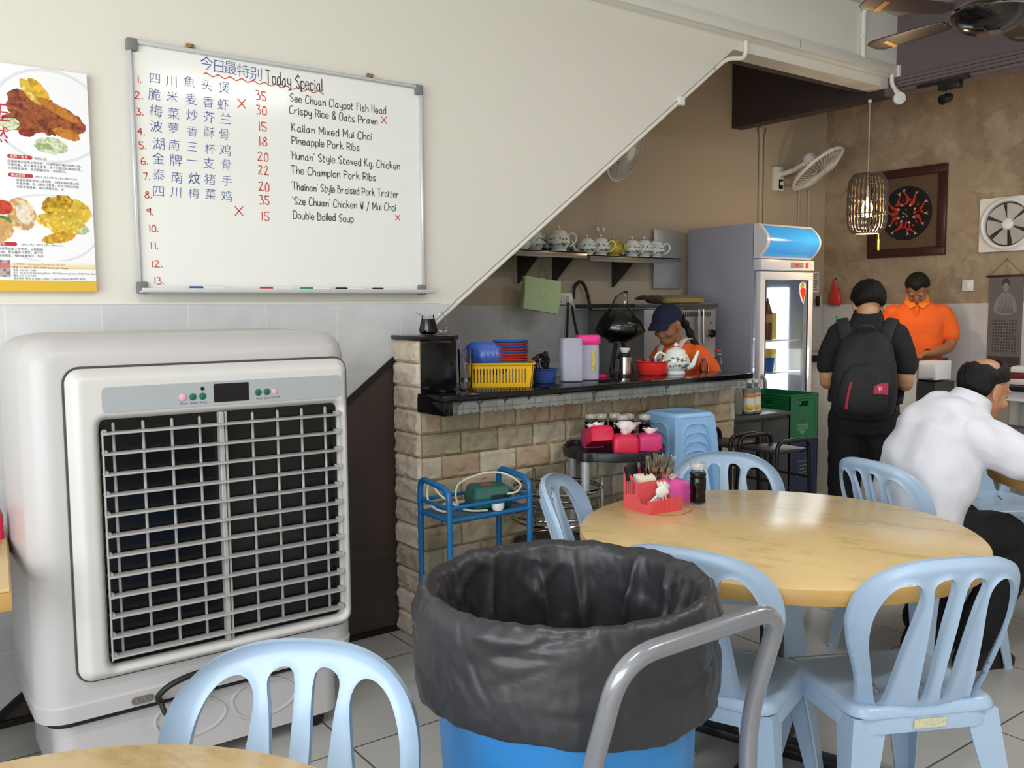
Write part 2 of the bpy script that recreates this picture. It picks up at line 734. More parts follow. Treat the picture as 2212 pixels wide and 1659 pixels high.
tiles('floor_tile', '#bab8b3', '#b4b2ad', '#55534f', (0.607, 0.607), (1.246, 1.40), ('X', 'Y'), rough=0.34, mortar=0.0035, veins=0.06)
tiles('wall_tile', '#d9dadb', '#d3d5d6', '#e4e3de', (0.308, 0.304), (0.098, 1.482), ('X', 'Z'), rough=0.16, mortar=0.0025, veins=0.10)
tiles('wall_tile_side', '#d6d6d4', '#cfd0ce', '#e2e0da', (0.308, 0.304), (0.1, 1.466), ('Y', 'Z'), rough=0.18, mortar=0.0025, veins=0.08)
tiles('kitchen_tile', '#c4c5c6', '#bebfc0', '#d4d3ce', (0.308, 0.304), (0.159, 1.47), ('X', 'Z'), rough=0.18, mortar=0.0025, veins=0.12)
mat('cream_paint', '#e0dcd1', rough=0.65, var=0.012, scale=2, bump=0.05, bscale=200)
mat('beige_paint', '#b5a793', rough=0.7, var=0.02, scale=2, bump=0.05, bscale=200)
mat('white_gloss', '#e9e8e0', rough=0.35, var=0.01)
mat('purple_paint', '#6d6163', rough=0.5, var=0.03)
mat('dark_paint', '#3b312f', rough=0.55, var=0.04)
mat('ceiling_paint', '#c9c5bf', rough=0.7, var=0.01)
mat('dark_board', '#453a36', rough=0.4, var=0.06, stretch=(1, 1, 0.1), scale=20)
mat('black', '#141414', rough=0.5, var=0.1)
mottled('brown_plaster', ('#8f7d66', '#a5927a', '#b7a68f'))

m = MB().box(((X0+XB)/2, (Y0+YK)/2, -0.05), (XB-X0, YK-Y0, 0.1))
struct(m, 'floor', 'floor_tile')

# wall with the whiteboard, cut away below the stairs
xa = 2.229-1.482/0.748
zl = 2.94
xt = 2.229+(zl-1.482)/0.748
poly = [(X0, 0), (xa, 0), (xt, zl), (XC+0.02, zl), (XC+0.02, ZCE), (X0, ZCE)]
mxz = Matrix(((1, 0, 0, 0), (0, 0, -1, 0), (0, 1, 0, 0), (0, 0, 0, 1)))      # XY polygon -> XZ plane, extrudes to -y
m = MB().prism(poly, -0.14, Matrix.Translation((0, YW, 0)) @ mxz)
struct(m, 'wall_left', 'cream_paint')
poly = [(X0, 0), (xa, 0), (2.229, 1.482), (X0, 1.482)]
m = MB().prism(poly, 0.008, Matrix.Translation((0, YW, 0)) @ mxz)
struct(m, 'wall_left_tile_facing', 'wall_tile')
m = MB().box(((X0+2.15)/2, YW-0.006, 1.485), (2.15-X0, 0.012, 0.006))
struct(m, 'trim_1', 'white_gloss')
# dark cupboard panel closing the space under the stairs, with its black edge strip
poly = [(xa, 0), (1.925, 0), (1.925, dg(1.925))]
m = MB().prism(poly, -0.02, Matrix.Translation((0, YW-0.004, 0)) @ mxz)
struct(m, 'wall_under_stairs', 'dark_board')
m = MB()
d = Vector((1, 0, 0.748)).normalized()
m.box((0, 0, 0), (2.05, 0.014, 0.024), Matrix.Translation((1.09, YW-0.012, dg(1.09)-0.008)) @ Matrix.Rotation(-math.atan(0.748), 4, 'Y'))
m.box((1.1, YW-0.01, 0.012), (1.65, 0.012, 0.024))
struct(m, 'trim_2', 'black')
# soffit of the stairs behind the wall
m = MB()
x1, x2 = 0.4, xt
m.add([(x1, YW+0.13, dg(x1)+0.02), (x2, YW+0.13, dg(x2)+0.02), (x2, YK, dg(x2)+0.02), (x1, YK, dg(x1)+0.02),
       (x1, YW+0.13, dg(x1)+0.1), (x2, YW+0.13, dg(x2)+0.1), (x2, YK, dg(x2)+0.1), (x1, YK, dg(x1)+0.1)],
      [[0, 3, 2, 1], [4, 5, 6, 7], [0, 1, 5, 4], [1, 2, 6, 5], [2, 3, 7, 6], [3, 0, 4, 7]])
struct(m, 'ceiling_stairs', 'cream_paint')
m = MB().box((1.3, (YW+YK)/2, 0.75), (0.04, YK-YW-0.15, 1.5))
struct(m, 'wall_kitchen_end', 'cream_paint')
# landing underside
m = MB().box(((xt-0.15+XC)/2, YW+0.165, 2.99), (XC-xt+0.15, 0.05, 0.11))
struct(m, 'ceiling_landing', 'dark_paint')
# kitchen wall: painted above, tiled below
m = MB().box(((0.4+XB)/2, YK+0.06, ZCE/2), (XB-0.4+0.2, 0.12, ZCE))
struct(m, 'wall_kitchen', 'beige_paint')
m = MB().box(((1.3+XB)/2, YK-0.004, 0.735), (XB-1.3, 0.008, 1.47))
struct(m, 'wall_kitchen_tile_facing', 'kitchen_tile')
# back wall: mottled plaster above, white tiles below
m = MB().box((XB+0.06, (Y0+YK)/2, ZCE/2), (0.12, YK-Y0, ZCE))
struct(m, 'wall_back', 'brown_plaster')
m = MB().box((XB-0.004, (Y0+YK)/2, 0.733), (0.008, YK-Y0-0.02, 1.466))
struct(m, 'wall_back_tile_facing', 'wall_tile_side')
m = MB().box(((X0+XB)/2, Y0-0.06, ZCE/2), (XB-X0, 0.12, ZCE))
struct(m, 'wall_right', 'cream_paint')
m = MB().box(((X0+XB)/2, (Y0+YK)/2, ZCE+0.05), (XB-X0, YK-Y0, 0.1))
struct(m, 'ceiling', 'ceiling_paint')
# bulkhead between the main ceiling and the lower one at the back
m = MB().box((XC+0.06, (Y0+YW+.02)/2, 3.145), (0.12, YW+.02-Y0, 0.51))
struct(m, 'wall_bulkhead', 'purple_paint')
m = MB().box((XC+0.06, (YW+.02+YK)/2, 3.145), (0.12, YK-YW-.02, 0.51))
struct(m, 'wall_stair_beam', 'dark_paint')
m = MB()
for z0, z1, pr in ((2.965, 2.993, 0.022), (2.94, 2.965, 0.030), (2.918, 2.94, 0.040), (2.895, 2.918, 0.026)):
    m.box((XC-pr/2, (Y0+YW)/2-0.02, (z0+z1)/2), (pr, YW-Y0-0.08, z1-z0), bev=0.004, seg=1)
struct(m, 'trim_3', 'purple_paint')
# upper wall band standing proud of the wall above the stairs, with its cable trunking
m = MB().box(((X0+XC)/2, YW-0.03, (3.005+ZCE)/2), (XC-X0, 0.06, ZCE-3.005))
struct(m, 'wall_left_upper', 'white_gloss')
t = thing('cable_trunking', 'long white cable trunking along the bottom of the upper wall above the stairs', 'trunking')
m = MB().box(((X0+5.79)/2, YW-0.0725, 3.037), (5.79-X0, 0.025, 0.062), bev=0.003)
m.build('trunking_cover', 'white_gloss', t)
m = MB().box((5.78, YW-0.0785, 3.034), (0.05, 0.034, 0.078), bev=0.004)
m.build('end_cap', 'white_gloss', t)
m = MB().box((4.69, YW-0.0862, 3.037), (0.003, 0.002, 0.05))
m.build('cover_joint', 'dark_paint', t)
m = MB()
m.tube([(1.95, YW+0.02, dg(1.95)-0.024), (xt-0.15, YW+0.02, dg(xt-0.15)-0.024)], 0.013, 10)
m.box((3.74, YW+.0, dg(3.74)-.02), (.05, .03, .05), bev=.008)
tag(m.build('conduit_pipe', 'white_gloss'), 'grey conduit running up the sloping underside of the stairs', 'pipe')
m = MB()
m.tube(fil([(4.27, YW-0.012, 3.0), (4.27, YW-0.012, 2.90), (4.13, YW+0.01, 2.885), (4.04, YW+0.02, 2.812)], 0.06, 6), 0.013, 12)
tag(m.build('conduit_pipe', 'white_gloss'), 'short white hooked conduit where the trunking meets the stair slope', 'pipe')
m = MB()
m.tube(fil([(5.36, YW-0.075, 3.06), (5.36, YW-0.075, 3.385), (5.36, YW-0.5, 3.385)], 0.06, 8), 0.016, 12)
m.box((5.36, YW-0.075, 3.2), (0.05, 0.02, 0.02), bev=0.004)
tag(m.build('conduit_pipe', 'white_gloss'), 'white vertical conduit bending from the upper wall onto the ceiling', 'pipe')
t = thing('conduit_box', 'white round junction box hanging on a bent conduit at the wall corner', 'junction box')
m = MB()
m.tube(fil([(5.69, YW-0.085, 3.0), (5.69, YW-0.085, 2.93), (5.745, YW-0.115, 2.87), (5.745, YW-0.115, 2.82)], 0.05, 6), 0.014, 12)
m.build('pipe', 'white_gloss', t)
m = MB().lathe([(0, -0.02), (0.034, -0.018), (0.04, -0.01), (0.04, 0.015), (0.03, 0.02), (0, 0.02)], 24, TR(5.70, YW-0.135, 2.835, ry=R(-90), rz=R(50)))
m.tube([(5.70, YW-0.13, 2.84), (5.66, YW-0.12, 2.90)], 0.011, 10)
m.build('box', 'white_gloss', t)
# conduits on the kitchen side wall
m = MB()
m.tube([(6.13, YK-0.015, 2.07), (6.13, YK-0.015, 2.86), (6.10, YK-0.03, 2.93)], 0.016, 10)
m.tube([(6.19, YK-0.012, 2.12), (6.19, YK-0.012, 2.86), (6.2, YK-0.03, 2.93)], 0.011, 8)
tag(m.build('conduit_pipe', 'beige_paint'), 'pair of beige conduits above the drinks fridge', 'pipe')
m = MB()
m.tube([(6.66, YK-0.012, 1.3), (6.66, YK-0.012, 2.47)], 0.010, 8)
m.tube([(6.80, YK-0.012, 1.3), (6.80, YK-0.012, 2.47)], 0.012, 8)
tag(m.build('conduit_pipe', 'beige_paint'), 'thin conduits running down from the tilted wall fan', 'pipe')
# ceiling tube fixtures over the tables, and the added one that brightens the back
mat('tube_glow', '#ffffff', emit=6.0)
for i, (tx, ty) in enumerate(TUBES):
    t = thing('unseen_tube_light', 'unseen white ceiling tube light', 'ceiling light', (tx, ty, ZCE), group='ceiling tube lights')
    MB().box((0, 0, -0.03), (1.25, 0.1, 0.055), bev=0.008).build('housing', 'white_gloss', t)
    MB().tube([(-0.58, 0, -0.072), (0.58, 0, -0.072)], 0.013, 12).build('lamp_tube', 'tube_glow', t)
# ================================================================ whiteboard
mat('board_white', '#eeeee8', rough=0.12, var=0.01, scale=1.5)
mat('alu', '#cbcdcd', rough=0.4, metal=0.3, var=0.03)
mat('grey_plastic', '#77787a', rough=0.5)
mat('ink_blue', '#3d559c', rough=0.6, var=0.15, scale=60)
mat('ink_red', '#cf4a3c', rough=0.6, var=0.1, scale=60)
mat('ink_black', '#33343a', rough=0.6, var=0.1, scale=60)
mat('brass', '#a08658', rough=0.4, metal=0.8)
bx0, bx1, bz0, bz1 = 0.838, 2.066, 1.524, 2.437
yb = YW-0.022
t = thing('whiteboard', 'framed whiteboard with handwritten specials in blue, red and black', 'whiteboard', (1.45, YW-0.012, 1.98))
PB = Matrix.Translation((-1.45, -(YW-0.012), -1.98))
m = MB().box(((bx0+bx1)/2, YW-0.012, (bz0+bz1)/2), (bx1-bx0-0.02, 0.016, bz1-bz0-0.02), PB)
m.build('panel', 'board_white', t)
m = MB()
w = 0.015
for c, d_ in ((((bx0+bx1)/2, yb, bz1-w/2), (bx1-bx0, 0.024, w)), (((bx0+bx1)/2, yb, bz0+w/2), (bx1-bx0, 0.024, w)),
              ((bx0+w/2, yb, (bz0+bz1)/2), (w, 0.024, bz1-bz0)), ((bx1-w/2, yb, (bz0+bz1)/2), (w, 0.024, bz1-bz0))):
    m.box(c, d_, PB, bev=0.004, seg=1)
m.build('frame', 'alu', t)
for cx in (bx0, bx1):
    for cz in (bz0, bz1):
        sx, sz = (1 if cx == bx0 else -1), (1 if cz == bz0 else -1)
        m = MB().box((cx+sx*0.016, yb-0.001, cz+sz*0.019), (0.038, 0.028, 0.044), PB, bev=0.005)
        m.build('corner_cap', 'grey_plastic', t)
m = MB().box(((bx0+bx1)/2+0.012, YW-0.045, bz0+0.004), (bx1-bx0+0.02, 0.07, 0.008), PB, bev=0.003)
m.box(((bx0+bx1)/2+0.012, YW-0.078, bz0+0.009), (bx1-bx0+0.02, 0.006, 0.016), PB, bev=0.002)
m.build('pen_tray', 'alu', t)
for hx in (1.067, 1.821):
    m = MB().box((hx, YW-0.008, bz1+0.008), (0.03, 0.01, 0.03), PB, bev=0.004)
    m.ball((hx, YW-0.016, bz1+0.012), 0.007, 10, 6, PB)
    m.build('hanging_hook', 'brass', t)


def onb(x, z):
    return PB @ Matrix.Translation((x, YW-0.0212, z)) @ Matrix(((1, 0, 0, 0), (0, 0, -1, 0), (0, 1, 0, 0), (0, 0, 0, 1)))


rn = random.Random(3)
blue, red, blk = MB(), MB(), MB()
rows = [('四川魚头煲', 2.312), ('脆米麦香虾', 2.25), ('梅菜炒芥兰', 2.192), ('波萝香酥骨', 2.134), ('湖南三杯鸡', 2.075), ('金牌一支骨', 2.02), ('泰南炆猪手', 1.96), ('四川梅菜鸡', 1.90)]
for s, z in rows:
    for i, ch in enumerate(s):
        sz = 0.047*rn.uniform(0.9, 1.06)
        text(blue, ch, sz, onb(0.93+0.0635*i+rn.uniform(-.004, .004), z+rn.uniform(-.004, .004)) @ TR(rz=rn.uniform(-.06, .06)) @ TR(-sz*0.5, -sz*0.38), offset=0.0 if ch == '炆' else -0.0006, shear=0.06)
for ch, x, z in zip('今日最特别', (1.122, 1.168, 1.213, 1.264, 1.315), (2.394, 2.39, 2.39, 2.387, 2.383)):
    text(blue, ch, 0.055, onb(x, z) @ TR(-0.0275, -0.021), offset=-0.0006, shear=0.05)
blue.build('blue_lettering', 'ink_blue', t, smooth=0)
for i, (x, z) in enumerate(((0.874, 2.300), (0.868, 2.243), (0.870, 2.184), (0.872, 2.112), (0.875, 2.064), (0.879, 2.007), (0.884, 1.952), (0.887, 1.886), (0.890, 1.824), (0.892, 1.764), (0.895, 1.699), (0.897, 1.632), (0.903, 1.570))):
    scrawl(red, '%d.' % (i+1), 0.024, 0.0032, onb(x-0.008, z-0.013), rnd=rn)
for s, z in zip(('35', '30', '15', '18', '20', '22', '20', '35', '15'), (2.302, 2.246, 2.183, 2.126, 2.067, 2.013, 1.949, 1.895, 1.831)):
    scrawl(red, s, 0.033, 0.0036, onb(1.313, z-0.018), rnd=rn, width=0.048)
for x, z, k in ((1.254, 2.26, .016), (1.877, 2.27, .014), (1.229, 1.845, .017), (1.936, 1.857, .011)):
    for sg in (1, -1):
        d_ = Vector((k, sg*k*1.1, 0))
        nn = Vector((-d_.y, d_.x, 0)).normalized()*0.0018
        red.add([d_+nn, d_-nn, -d_-nn, -d_+nn], [[0, 3, 2, 1]], onb(x, z))
wv = [Vector((1.11+0.49*i/90, 2.352-0.006*i/90+0.005*math.sin(i*0.75), 0)) for i in range(91)]
for i in range(90):
    a, b = wv[i], wv[i+1]
    red.add([(a.x, a.y+.002, 0), (a.x, a.y-.002, 0), (b.x, b.y-.002, 0), (b.x, b.y+.002, 0)], [[0, 1, 2, 3]], onb(0, 0))
red.build('red_lettering', 'ink_red', t, smooth=0)
for s, x0, x1, z in (("See Chuan Claypot Fish Head", 1.453, 1.893, 2.309), ("Crispy Rice & Oats Prawn", 1.45, 1.851, 2.26), ("Kailan Mixed Mui Choi", 1.457, 1.823, 2.192),
                     ("Pineapple Pork Ribs", 1.456, 1.763, 2.141), ("'Hunan' Style Stewed Kg. Chicken", 1.45, 1.957, 2.08), ("The Champion Pork Ribs", 1.448, 1.837, 2.022),
                     ("'Thainan' Style Braised Pork Trotter", 1.448, 1.947, 1.958), ("'Sze Chuan' Chicken W / Mui Choi", 1.452, 1.932, 1.899), ("Double Boiled Soup", 1.453, 1.727, 1.841)):
    scrawl(blk, s, 0.031, 0.0030, onb(x0, z-0.014), rnd=rn, width=x1-x0)
scrawl(blk, "Today Special", 0.050, 0.0036, onb(1.355, 2.352), rnd=rn, width=0.245)
blk.build('black_lettering', 'ink_black', t, smooth=0)
mat('pen_white', '#e8e8ea', rough=0.4)
for i, (x, c, l) in enumerate(((1.06, '#2f4fa0', 'blue'), (1.335, '#c23a34', 'red'), (1.505, '#2c8a5c', 'green'), (1.66, '#222222', 'black'), (1.83, '#333338', 'black'))):
    mat('cap_'+l, c, rough=0.4)
    p = thing('whiteboard_marker', 'white marker with %s cap in the whiteboard pen tray%s' % (l, ', nearest its right end' if i == 4 else ', second from its right end' if i == 3 else ''), 'marker', (x, YW-0.058, bz0+0.0165), group='markers in the pen tray')
    MB().lathe([(0, 0.005), (.0075, 0.006), (.008, 0.01), (.008, 0.085), (0, 0.086)], 12, TR(ry=R(90))).build('barrel', 'pen_white', p)
    MB().lathe([(0, -0.045), (.0075, -0.044), (.0088, -0.04), (.0088, 0.006), (0, 0.006)], 12, TR(ry=R(90))).build('cap', 'cap_'+l, p)

# ================================================================ food poster
t = thing('food_poster', 'white printed food poster with chicken dishes and a yellow foot band', 'poster', (0.4, YW-0.014, 1.91))
mat('poster_print', '#ffffff', rough=0.35, var=0.0, attr=True)
px0, px1, pz0, pz1 = 0.095, 0.698, 1.527, 2.29
PP = Matrix.Translation((-0.4, -(YW-0.014), -1.91))
MB().box(((px0+px1)/2, YW-0.014, (pz0+pz1)/2), (px1-px0, 0.024, pz1-pz0), PP).build('canvas', mat('canvas_white', '#eeeef0', rough=0.4, var=0.01), t)
NX, NZ = 220, 280
xs = np.linspace(px0, px1, NX+1)
zs = np.linspace(pz0, pz1, NZ+1)
Xc, Zc = np.meshgrid((xs[:-1]+xs[1:])/2, (zs[:-1]+zs[1:])/2, indexing='ij')
img = np.ones((NX, NZ, 3))*np.array(C('#f1f1f3')[:3])
nzt = np.random.RandomState(5)


def vnoise(f, seed):
    r = np.random.RandomState(seed)
    g = r.rand(64, 64)
    u, v = Xc*f % 62, Zc*f % 62
    i, j = u.astype(int), v.astype(int)
    a, b = u-i, v-j
    a, b = a*a*(3-2*a), b*b*(3-2*b)
    return g[i, j]*(1-a)*(1-b)+g[i+1, j]*a*(1-b)+g[i, j+1]*(1-a)*b+g[i+1, j+1]*a*b


n1, n2, n3 = vnoise(40, 1), vnoise(90, 2), vnoise(160, 3)
wob = (n1-.5)*.03+(n2-.5)*.015


def blob(cx, cz, rx, rz, cols, rot=0.0, wb=1.0, sq=2.0):
    ca, sa = math.cos(rot), math.sin(rot)
    u = ((Xc-cx)*ca+(Zc-cz)*sa)/rx
    v = (-(Xc-cx)*sa+(Zc-cz)*ca)/rz
    k = np.abs(u)**sq+np.abs(v)**sq+wob*wb*40*.35 < 1
    n = np.clip((n1*.4+n2*.4+n3*.35)-.08, 0, .999)
    cc = np.array([C(c)[:3] for c in cols])
    q = n*(len(cols)-1)
    lo_ = q.astype(int)
    w_ = ((q-lo_)**1.5)[..., None]
    px_ = cc[lo_]*(1-w_)+cc[np.minimum(lo_+1, len(cols)-1)]*w_
    sh = np.clip(.78+.5*(n2-.3)+.25*(n3-.5), .55, 1.25)[..., None]
    px_ = np.clip(px_*sh+.35*np.clip(n3*n2-.62, 0, 1)[..., None], 0, 1)
    img[k] = px_[k]


def ring(cx, cz, rx, rz, c, w):
    k = np.abs(np.sqrt(((Xc-cx)/rx)**2+((Zc-cz)/rz)**2)-1) < w
    img[k] = np.array(C(c)[:3])


meat = ['#4a1c10', '#6e2c14', '#8f4520', '#a85c2c', '#7a3418', '#b8703a']
egg = ['#c99a20', '#e3bd35', '#ecd04e', '#d9a92a', '#f0dc7a', '#a87818']
green = ['#d4dcae', '#a9c27a', '#e6ead0', '#88a85a', '#c8d69a']
ring(0.575, 2.13, 0.175, 0.155, '#dcdde2', .03)
ring(0.55, 1.745, 0.165, 0.115, '#dcdde2', .03)
blob(0.535, 2.14, .1, .065, meat, -0.45)
blob(0.60, 2.12, .09, .05, meat, -0.3)
blob(0.50, 2.10, .07, .035, meat, -0.1)
blob(0.52, 2.205, .05, .02, egg, -0.9, .5)
blob(0.545, 2.215, .045, .018, ['#e0a81c', '#eaba2c', '#f0c84a'], -0.85, .4)
blob(0.60, 2.155, .075, .016, ['#b4651c', '#c87e2a', '#a85818'], -0.5, .5)
blob(0.625, 2.075, .045, .018, ['#c2761c', '#d68a2a', '#b0601a'], -0.25, .5)
blob(0.50, 2.065, .025, .012, ['#9c2a18', '#7c2014'], 0, .4)
blob(0.575, 2.03, .055, .028, green, -0.1)
blob(0.45, 2.09, .03, .02, green, 0.2)
blob(0.62, 1.80, .07, .05, egg, .2)
blob(0.60, 1.76, .08, .035, egg, -.2)
blob(0.585, 1.83, .05, .03, ['#7a5418', '#c4961e', '#e0b834', '#5e3c12'], .3)
blob(0.585, 1.715, .055, .018, ['#c8941c', '#e0b030', '#9c6c14'], .2, .5)
blob(0.665, 1.745, .02, .012, green, 0, .4)
blob(0.47, 1.79, .045, .055, ['#e8c894', '#d8a868', '#f0dcb4', '#c88848'], .3, .3)
blob(0.478, 1.79, .022, .035, ['#f4ead4', '#ecdcb8'], .3, .3)
blob(0.415, 1.81, .03, .025, ['#c02c20', '#d84a34', '#a02018'], 0, .4)
blob(0.41, 1.765, .03, .018, ['#4c7a30', '#78a048'], 0, .5)
blob(0.40, 1.735, .045, .04, ['#e2bc84', '#d2a05c', '#ecd4a8'], 0, .3)
k = (Zc < 1.566)
img[k] = np.array(C('#e2b83e')[:3])
k = (Zc > 1.605) & (Zc < 1.632) & (Xc > .43)
img[k] = (np.array(C('#f1f1f3')[:3])*(1-.85*((1.632-Zc)/.027)[k][:, None])+np.array(C('#e6c84e')[:3])*(.85*((1.632-Zc)/.027)[k][:, None]))
k = (Zc > 1.575) & (Zc < 1.632) & (Xc < .43)
img[k] = np.where((n2[k] > .5)[:, None], np.array(C('#b8a8a4')[:3]), np.array(C('#7c7474')[:3]))
k = (Zc > 1.605) & (Zc < 1.622) & (Xc < .43)
img[k] = np.array(C('#d4727c')[:3])
m = MB()
vs = [(x, YW-0.0264, z) for x in xs for z in zs]
fs, cl = [], []
for i in range(NX):
    for j in range(NZ):
        a = i*(NZ+1)+j
        fs.append([a, a+NZ+1, a+NZ+2, a+1])
        cl.append((float(img[i, j, 0]), float(img[i, j, 1]), float(img[i, j, 2]), 1.0))
m.add(vs, fs, PP, 0, cl)
m.build('printed_photos', 'poster_print', t, smooth=0)
mat('print_red', '#c0303a', rough=0.4)
mat('print_grey', '#55555c', rough=0.4)
mat('print_white', '#f4f4f4', rough=0.4)


def onp(x, z, y=0.0270):
    return PP @ Matrix.Translation((x, YW-y, z)) @ Matrix(((1, 0, 0, 0), (0, 0, -1, 0), (0, 1, 0, 0), (0, 0, 0, 1)))


pr, pg, pwt = MB(), MB(), MB()
for x, z, s in ((.475, 1.983, '金牌一支骨'), (.475, 1.921, '黄金豆腐'), (.415, 1.688, '汉堡包')):
    pr.prism(rrect(.075, .013, .006, 4), .0003, onp(x, z))
    text(pwt, s, .011, onp(x-.03, z-.004, .0276))
text(pr, '王', .07, onp(.385, 2.10), shear=.1)
text(pr, '然', .06, onp(.385, 2.03), shear=.1)
text(pr, '天', .06, onp(.33, 2.05), shear=.1)
for s, x, z in (('RM15 / 份', .52, 1.979), ('RM15 (大) / RM14 (中) / RM12 (小)', .52, 1.917), ('RM15 (大) / RM12 (中) / RM10 (小)', .465, 1.684)):
    text(pg, s, .009, onp(x, z))
body = ['这道招牌菜选用上等肉骨，以秘制酱料慢火焖煮入味，', '外香内嫩，配上薯条与青菜，是不可错过的美味佳肴，', '深受食客喜爱。每日限量供应，欢迎预订。']
for i, s in enumerate(body):
    text(pg, s, .0098, onp(.437, 1.963-.0115*i))
    text(pg, s[:-4], .0098, onp(.46, 1.902-.0115*i))
    text(pg, s[:16], .0098, onp(.375, 1.668-.0115*i))
    text(pg, s[:10], .0098, onp(.29, 1.985-.0115*i))
    text(pg, s[:11], .0098, onp(.29, 1.93-.0115*i))
    text(pg, s[:12], .0098, onp(.285, 1.875-.0115*i))
for i, s in enumerate(('地址  11, Jalan SS 19/1G, 47500 Subang Jaya, Selangor', '电话  603-5611 9488', '分行  10 & 12, Jln Kemuning Prima, D33/D Kemuning Utama, 40400 Shah Alam', '电话  603-5131 9229', '营业时间  每日 11.30am-2.30pm / 5.30pm-10.30pm (每逢周三休息)')):
    text(pg, s, .0088, onp(.436, 1.606-.0093*i), wide=.92)
ptn = MB()
text(ptn, '天然餐馆  Catering and Restaurant Sdn Bhd', .0095, onp(.436, 1.6175), wide=.95)
ptn.build('tan_lettering', mat('print_tan', '#cf9a52', rough=0.4), t, smooth=0)
pr.build('red_lettering', 'print_red', t, smooth=0)
pg.build('grey_lettering', 'print_grey', t, smooth=0)
pwt.build('white_lettering', 'print_white', t, smooth=0)
m = MB().box(((px0+px1)/2, YW-0.0145, 1.546), (px1-px0+0.0006, 0.0236, .0385), PP)
m.build('yellow_band', mat('band_yellow', '#e2b83e', rough=0.4), t)

# ================================================================ evaporative cooler
mat('cooler_plastic', '#b9b6b5', rough=0.34, var=0.02, scale=3)
mat('cooler_panel', '#cbc9c5', rough=0.36, var=0.03, scale=5)
mat('cooler_slat', '#a5a29f', rough=0.35, var=0.04)
mat('strip_grey', '#a3a7aa', rough=0.4, var=0.01)
mat('screen_black', '#101012', rough=0.2)
mat('button_green', '#20604f', rough=0.4)
mat('button_pink', '#e0a4b4', rough=0.4)
mat('rubber', '#1b1a1a', rough=0.55)
mat('steel', '#a9a59c', rough=0.28, metal=0.9, var=0.06)
t = thing('air_cooler', 'big grey-white evaporative air cooler with a slatted front by the wall', 'air cooler', (0.845, 3.03, 0))
PC = Matrix.Translation((-0.845, -3.03, 0))
yf = 2.75
cx0, cx1 = 0.348, 1.338
prof = []
m = MB()
# housing: stacked rounded rectangles in plan, drawn in at the crown
rings = []
for z, ins, ry in ((0.272, 0.012, 0.0), (0.272, 0.0, 0.0), (0.318, -0.004, 0.0), (0.324, 0.0, 0.0), (0.33, 0.0, 0.0), (1.30, 0.0, 0.0), (1.335, 0.006, 0.0), (1.36, 0.02, 0), (1.376, 0.045, 0), (1.384, 0.09, 0)):
    pl = rrect(cx1-cx0-2*ins, 3.30-yf-2*ins, max(0.085-ins*0.5, .02), 7, ((cx0+cx1)/2, (3.30+yf)/2))
    rings.append([(x, y, z+0.012*(1-((x-0.84)/0.5)**2)*max(0, (z-1.2)/0.18)) for x, y in pl])
n = len(rings[0])
vs = [p for r_ in rings for p in r_]
fs = [[i*n+j, i*n+(j+1) % n, (i+1)*n+(j+1) % n, (i+1)*n+j] for i in range(len(rings)-1) for j in range(n)]
fs.append(list(range(n))[::-1])
fs.append(list(range((len(rings)-1)*n, len(rings)*n)))
m.add(vs, fs, PC)
m.build('housing', 'cooler_plastic', t, smooth=35)
m = MB()
for z0, z1, ins in ((0.06, 0.272, 0.045),):
    m.prism(rrect(cx1-cx0-2*ins, 3.30-yf-2*ins, .06, 6, ((cx0+cx1)/2, (3.30+yf)/2)), z1-z0, PC @ TR(z=z0))
for cx, w_ in ((0.78, .11), (1.02, .11)):
    m.tube(spl([(cx-w_, yf+0.046, .19), (cx-w_*.5, yf+.046, .235), (cx+w_*.4, yf+.046, .23), (cx+w_, yf+.046, .17), (cx+w_*.5, yf+.046, .12), (cx-w_*.6, yf+.046, .12)], 5, True), .006, 6, True, PC)
m.build('water_tank', 'cooler_plastic', t)
for x in (cx0+.12, cx1-.12):
    for y in (yf+.12, 3.18):
        m = MB().lathe([(0, -.03), (.03, -.03), (.03, .03), (0, .03)], 16, PC @ TR(x, y, .03, rx=R(90)))
        m.build('caster', 'rubber', t)
gx0, gx1, gz0, gz1 = 0.537, 1.276, 0.424, 1.146
fr = sdrr(0.884, 0.84, 0.858, 0.908, 0.04)
hole = sdrr((gx0+gx1)/2, (gz0+gz1)/2, gx1-gx0, gz1-gz0, 0.02)


def cpos(u, v, f, s):
    do = float(fr(np.array([u]), np.array([v]))[0])
    di = -float(hole(np.array([u]), np.array([v]))[0])
    y = yf-0.045 if s > 0 else yf+0.001
    if s > 0:
        y += 0.034*max(0, 1-do/0.034)**2 + 0.03*max(0, 1-di/0.022)**2
    return (u, y, v)


m = MB().sheet(lambda U, V: np.minimum(fr(U, V), -hole(U, V)), 110, 110, (0.44, 1.33), (0.37, 1.31), cpos, PC)
m.build('front_panel', 'cooler_panel', t, smooth=180, fix=True)
m = MB().tube([(x, yf-0.002, z) for x, z in rrect(0.866, 0.916, 0.045, 6, (0.884, 0.84))], 0.0028, 6, True, PC)
m.build('panel_gap', mat('gap_dark', '#4e4a48', rough=0.7), t)
m = MB().box(((gx0+gx1)/2, yf-0.002, (gz0+gz1)/2), (gx1-gx0+.02, 0.003, gz1-gz0+.02), PC)
m.build('dark_interior', 'screen_black', t)
for i in range(9):
    if i == 4:
        continue
    x = gx0+0.040+i*(gx1-gx0-0.080)/8
    m = MB().box((x, yf-0.009, (gz0+gz1)/2), (0.0085, 0.010, gz1-gz0-0.02), PC, bev=0.003, seg=1)
    m.box((x, yf-.012, gz0+.02), (0.014, 0.012, 0.012), PC)
    m.build('vertical_vane', 'cooler_slat', t)
m = MB().box((0.884, yf-0.02, (gz0+gz1)/2), (0.014, 0.03, gz1-gz0), PC, bev=0.002, seg=1)
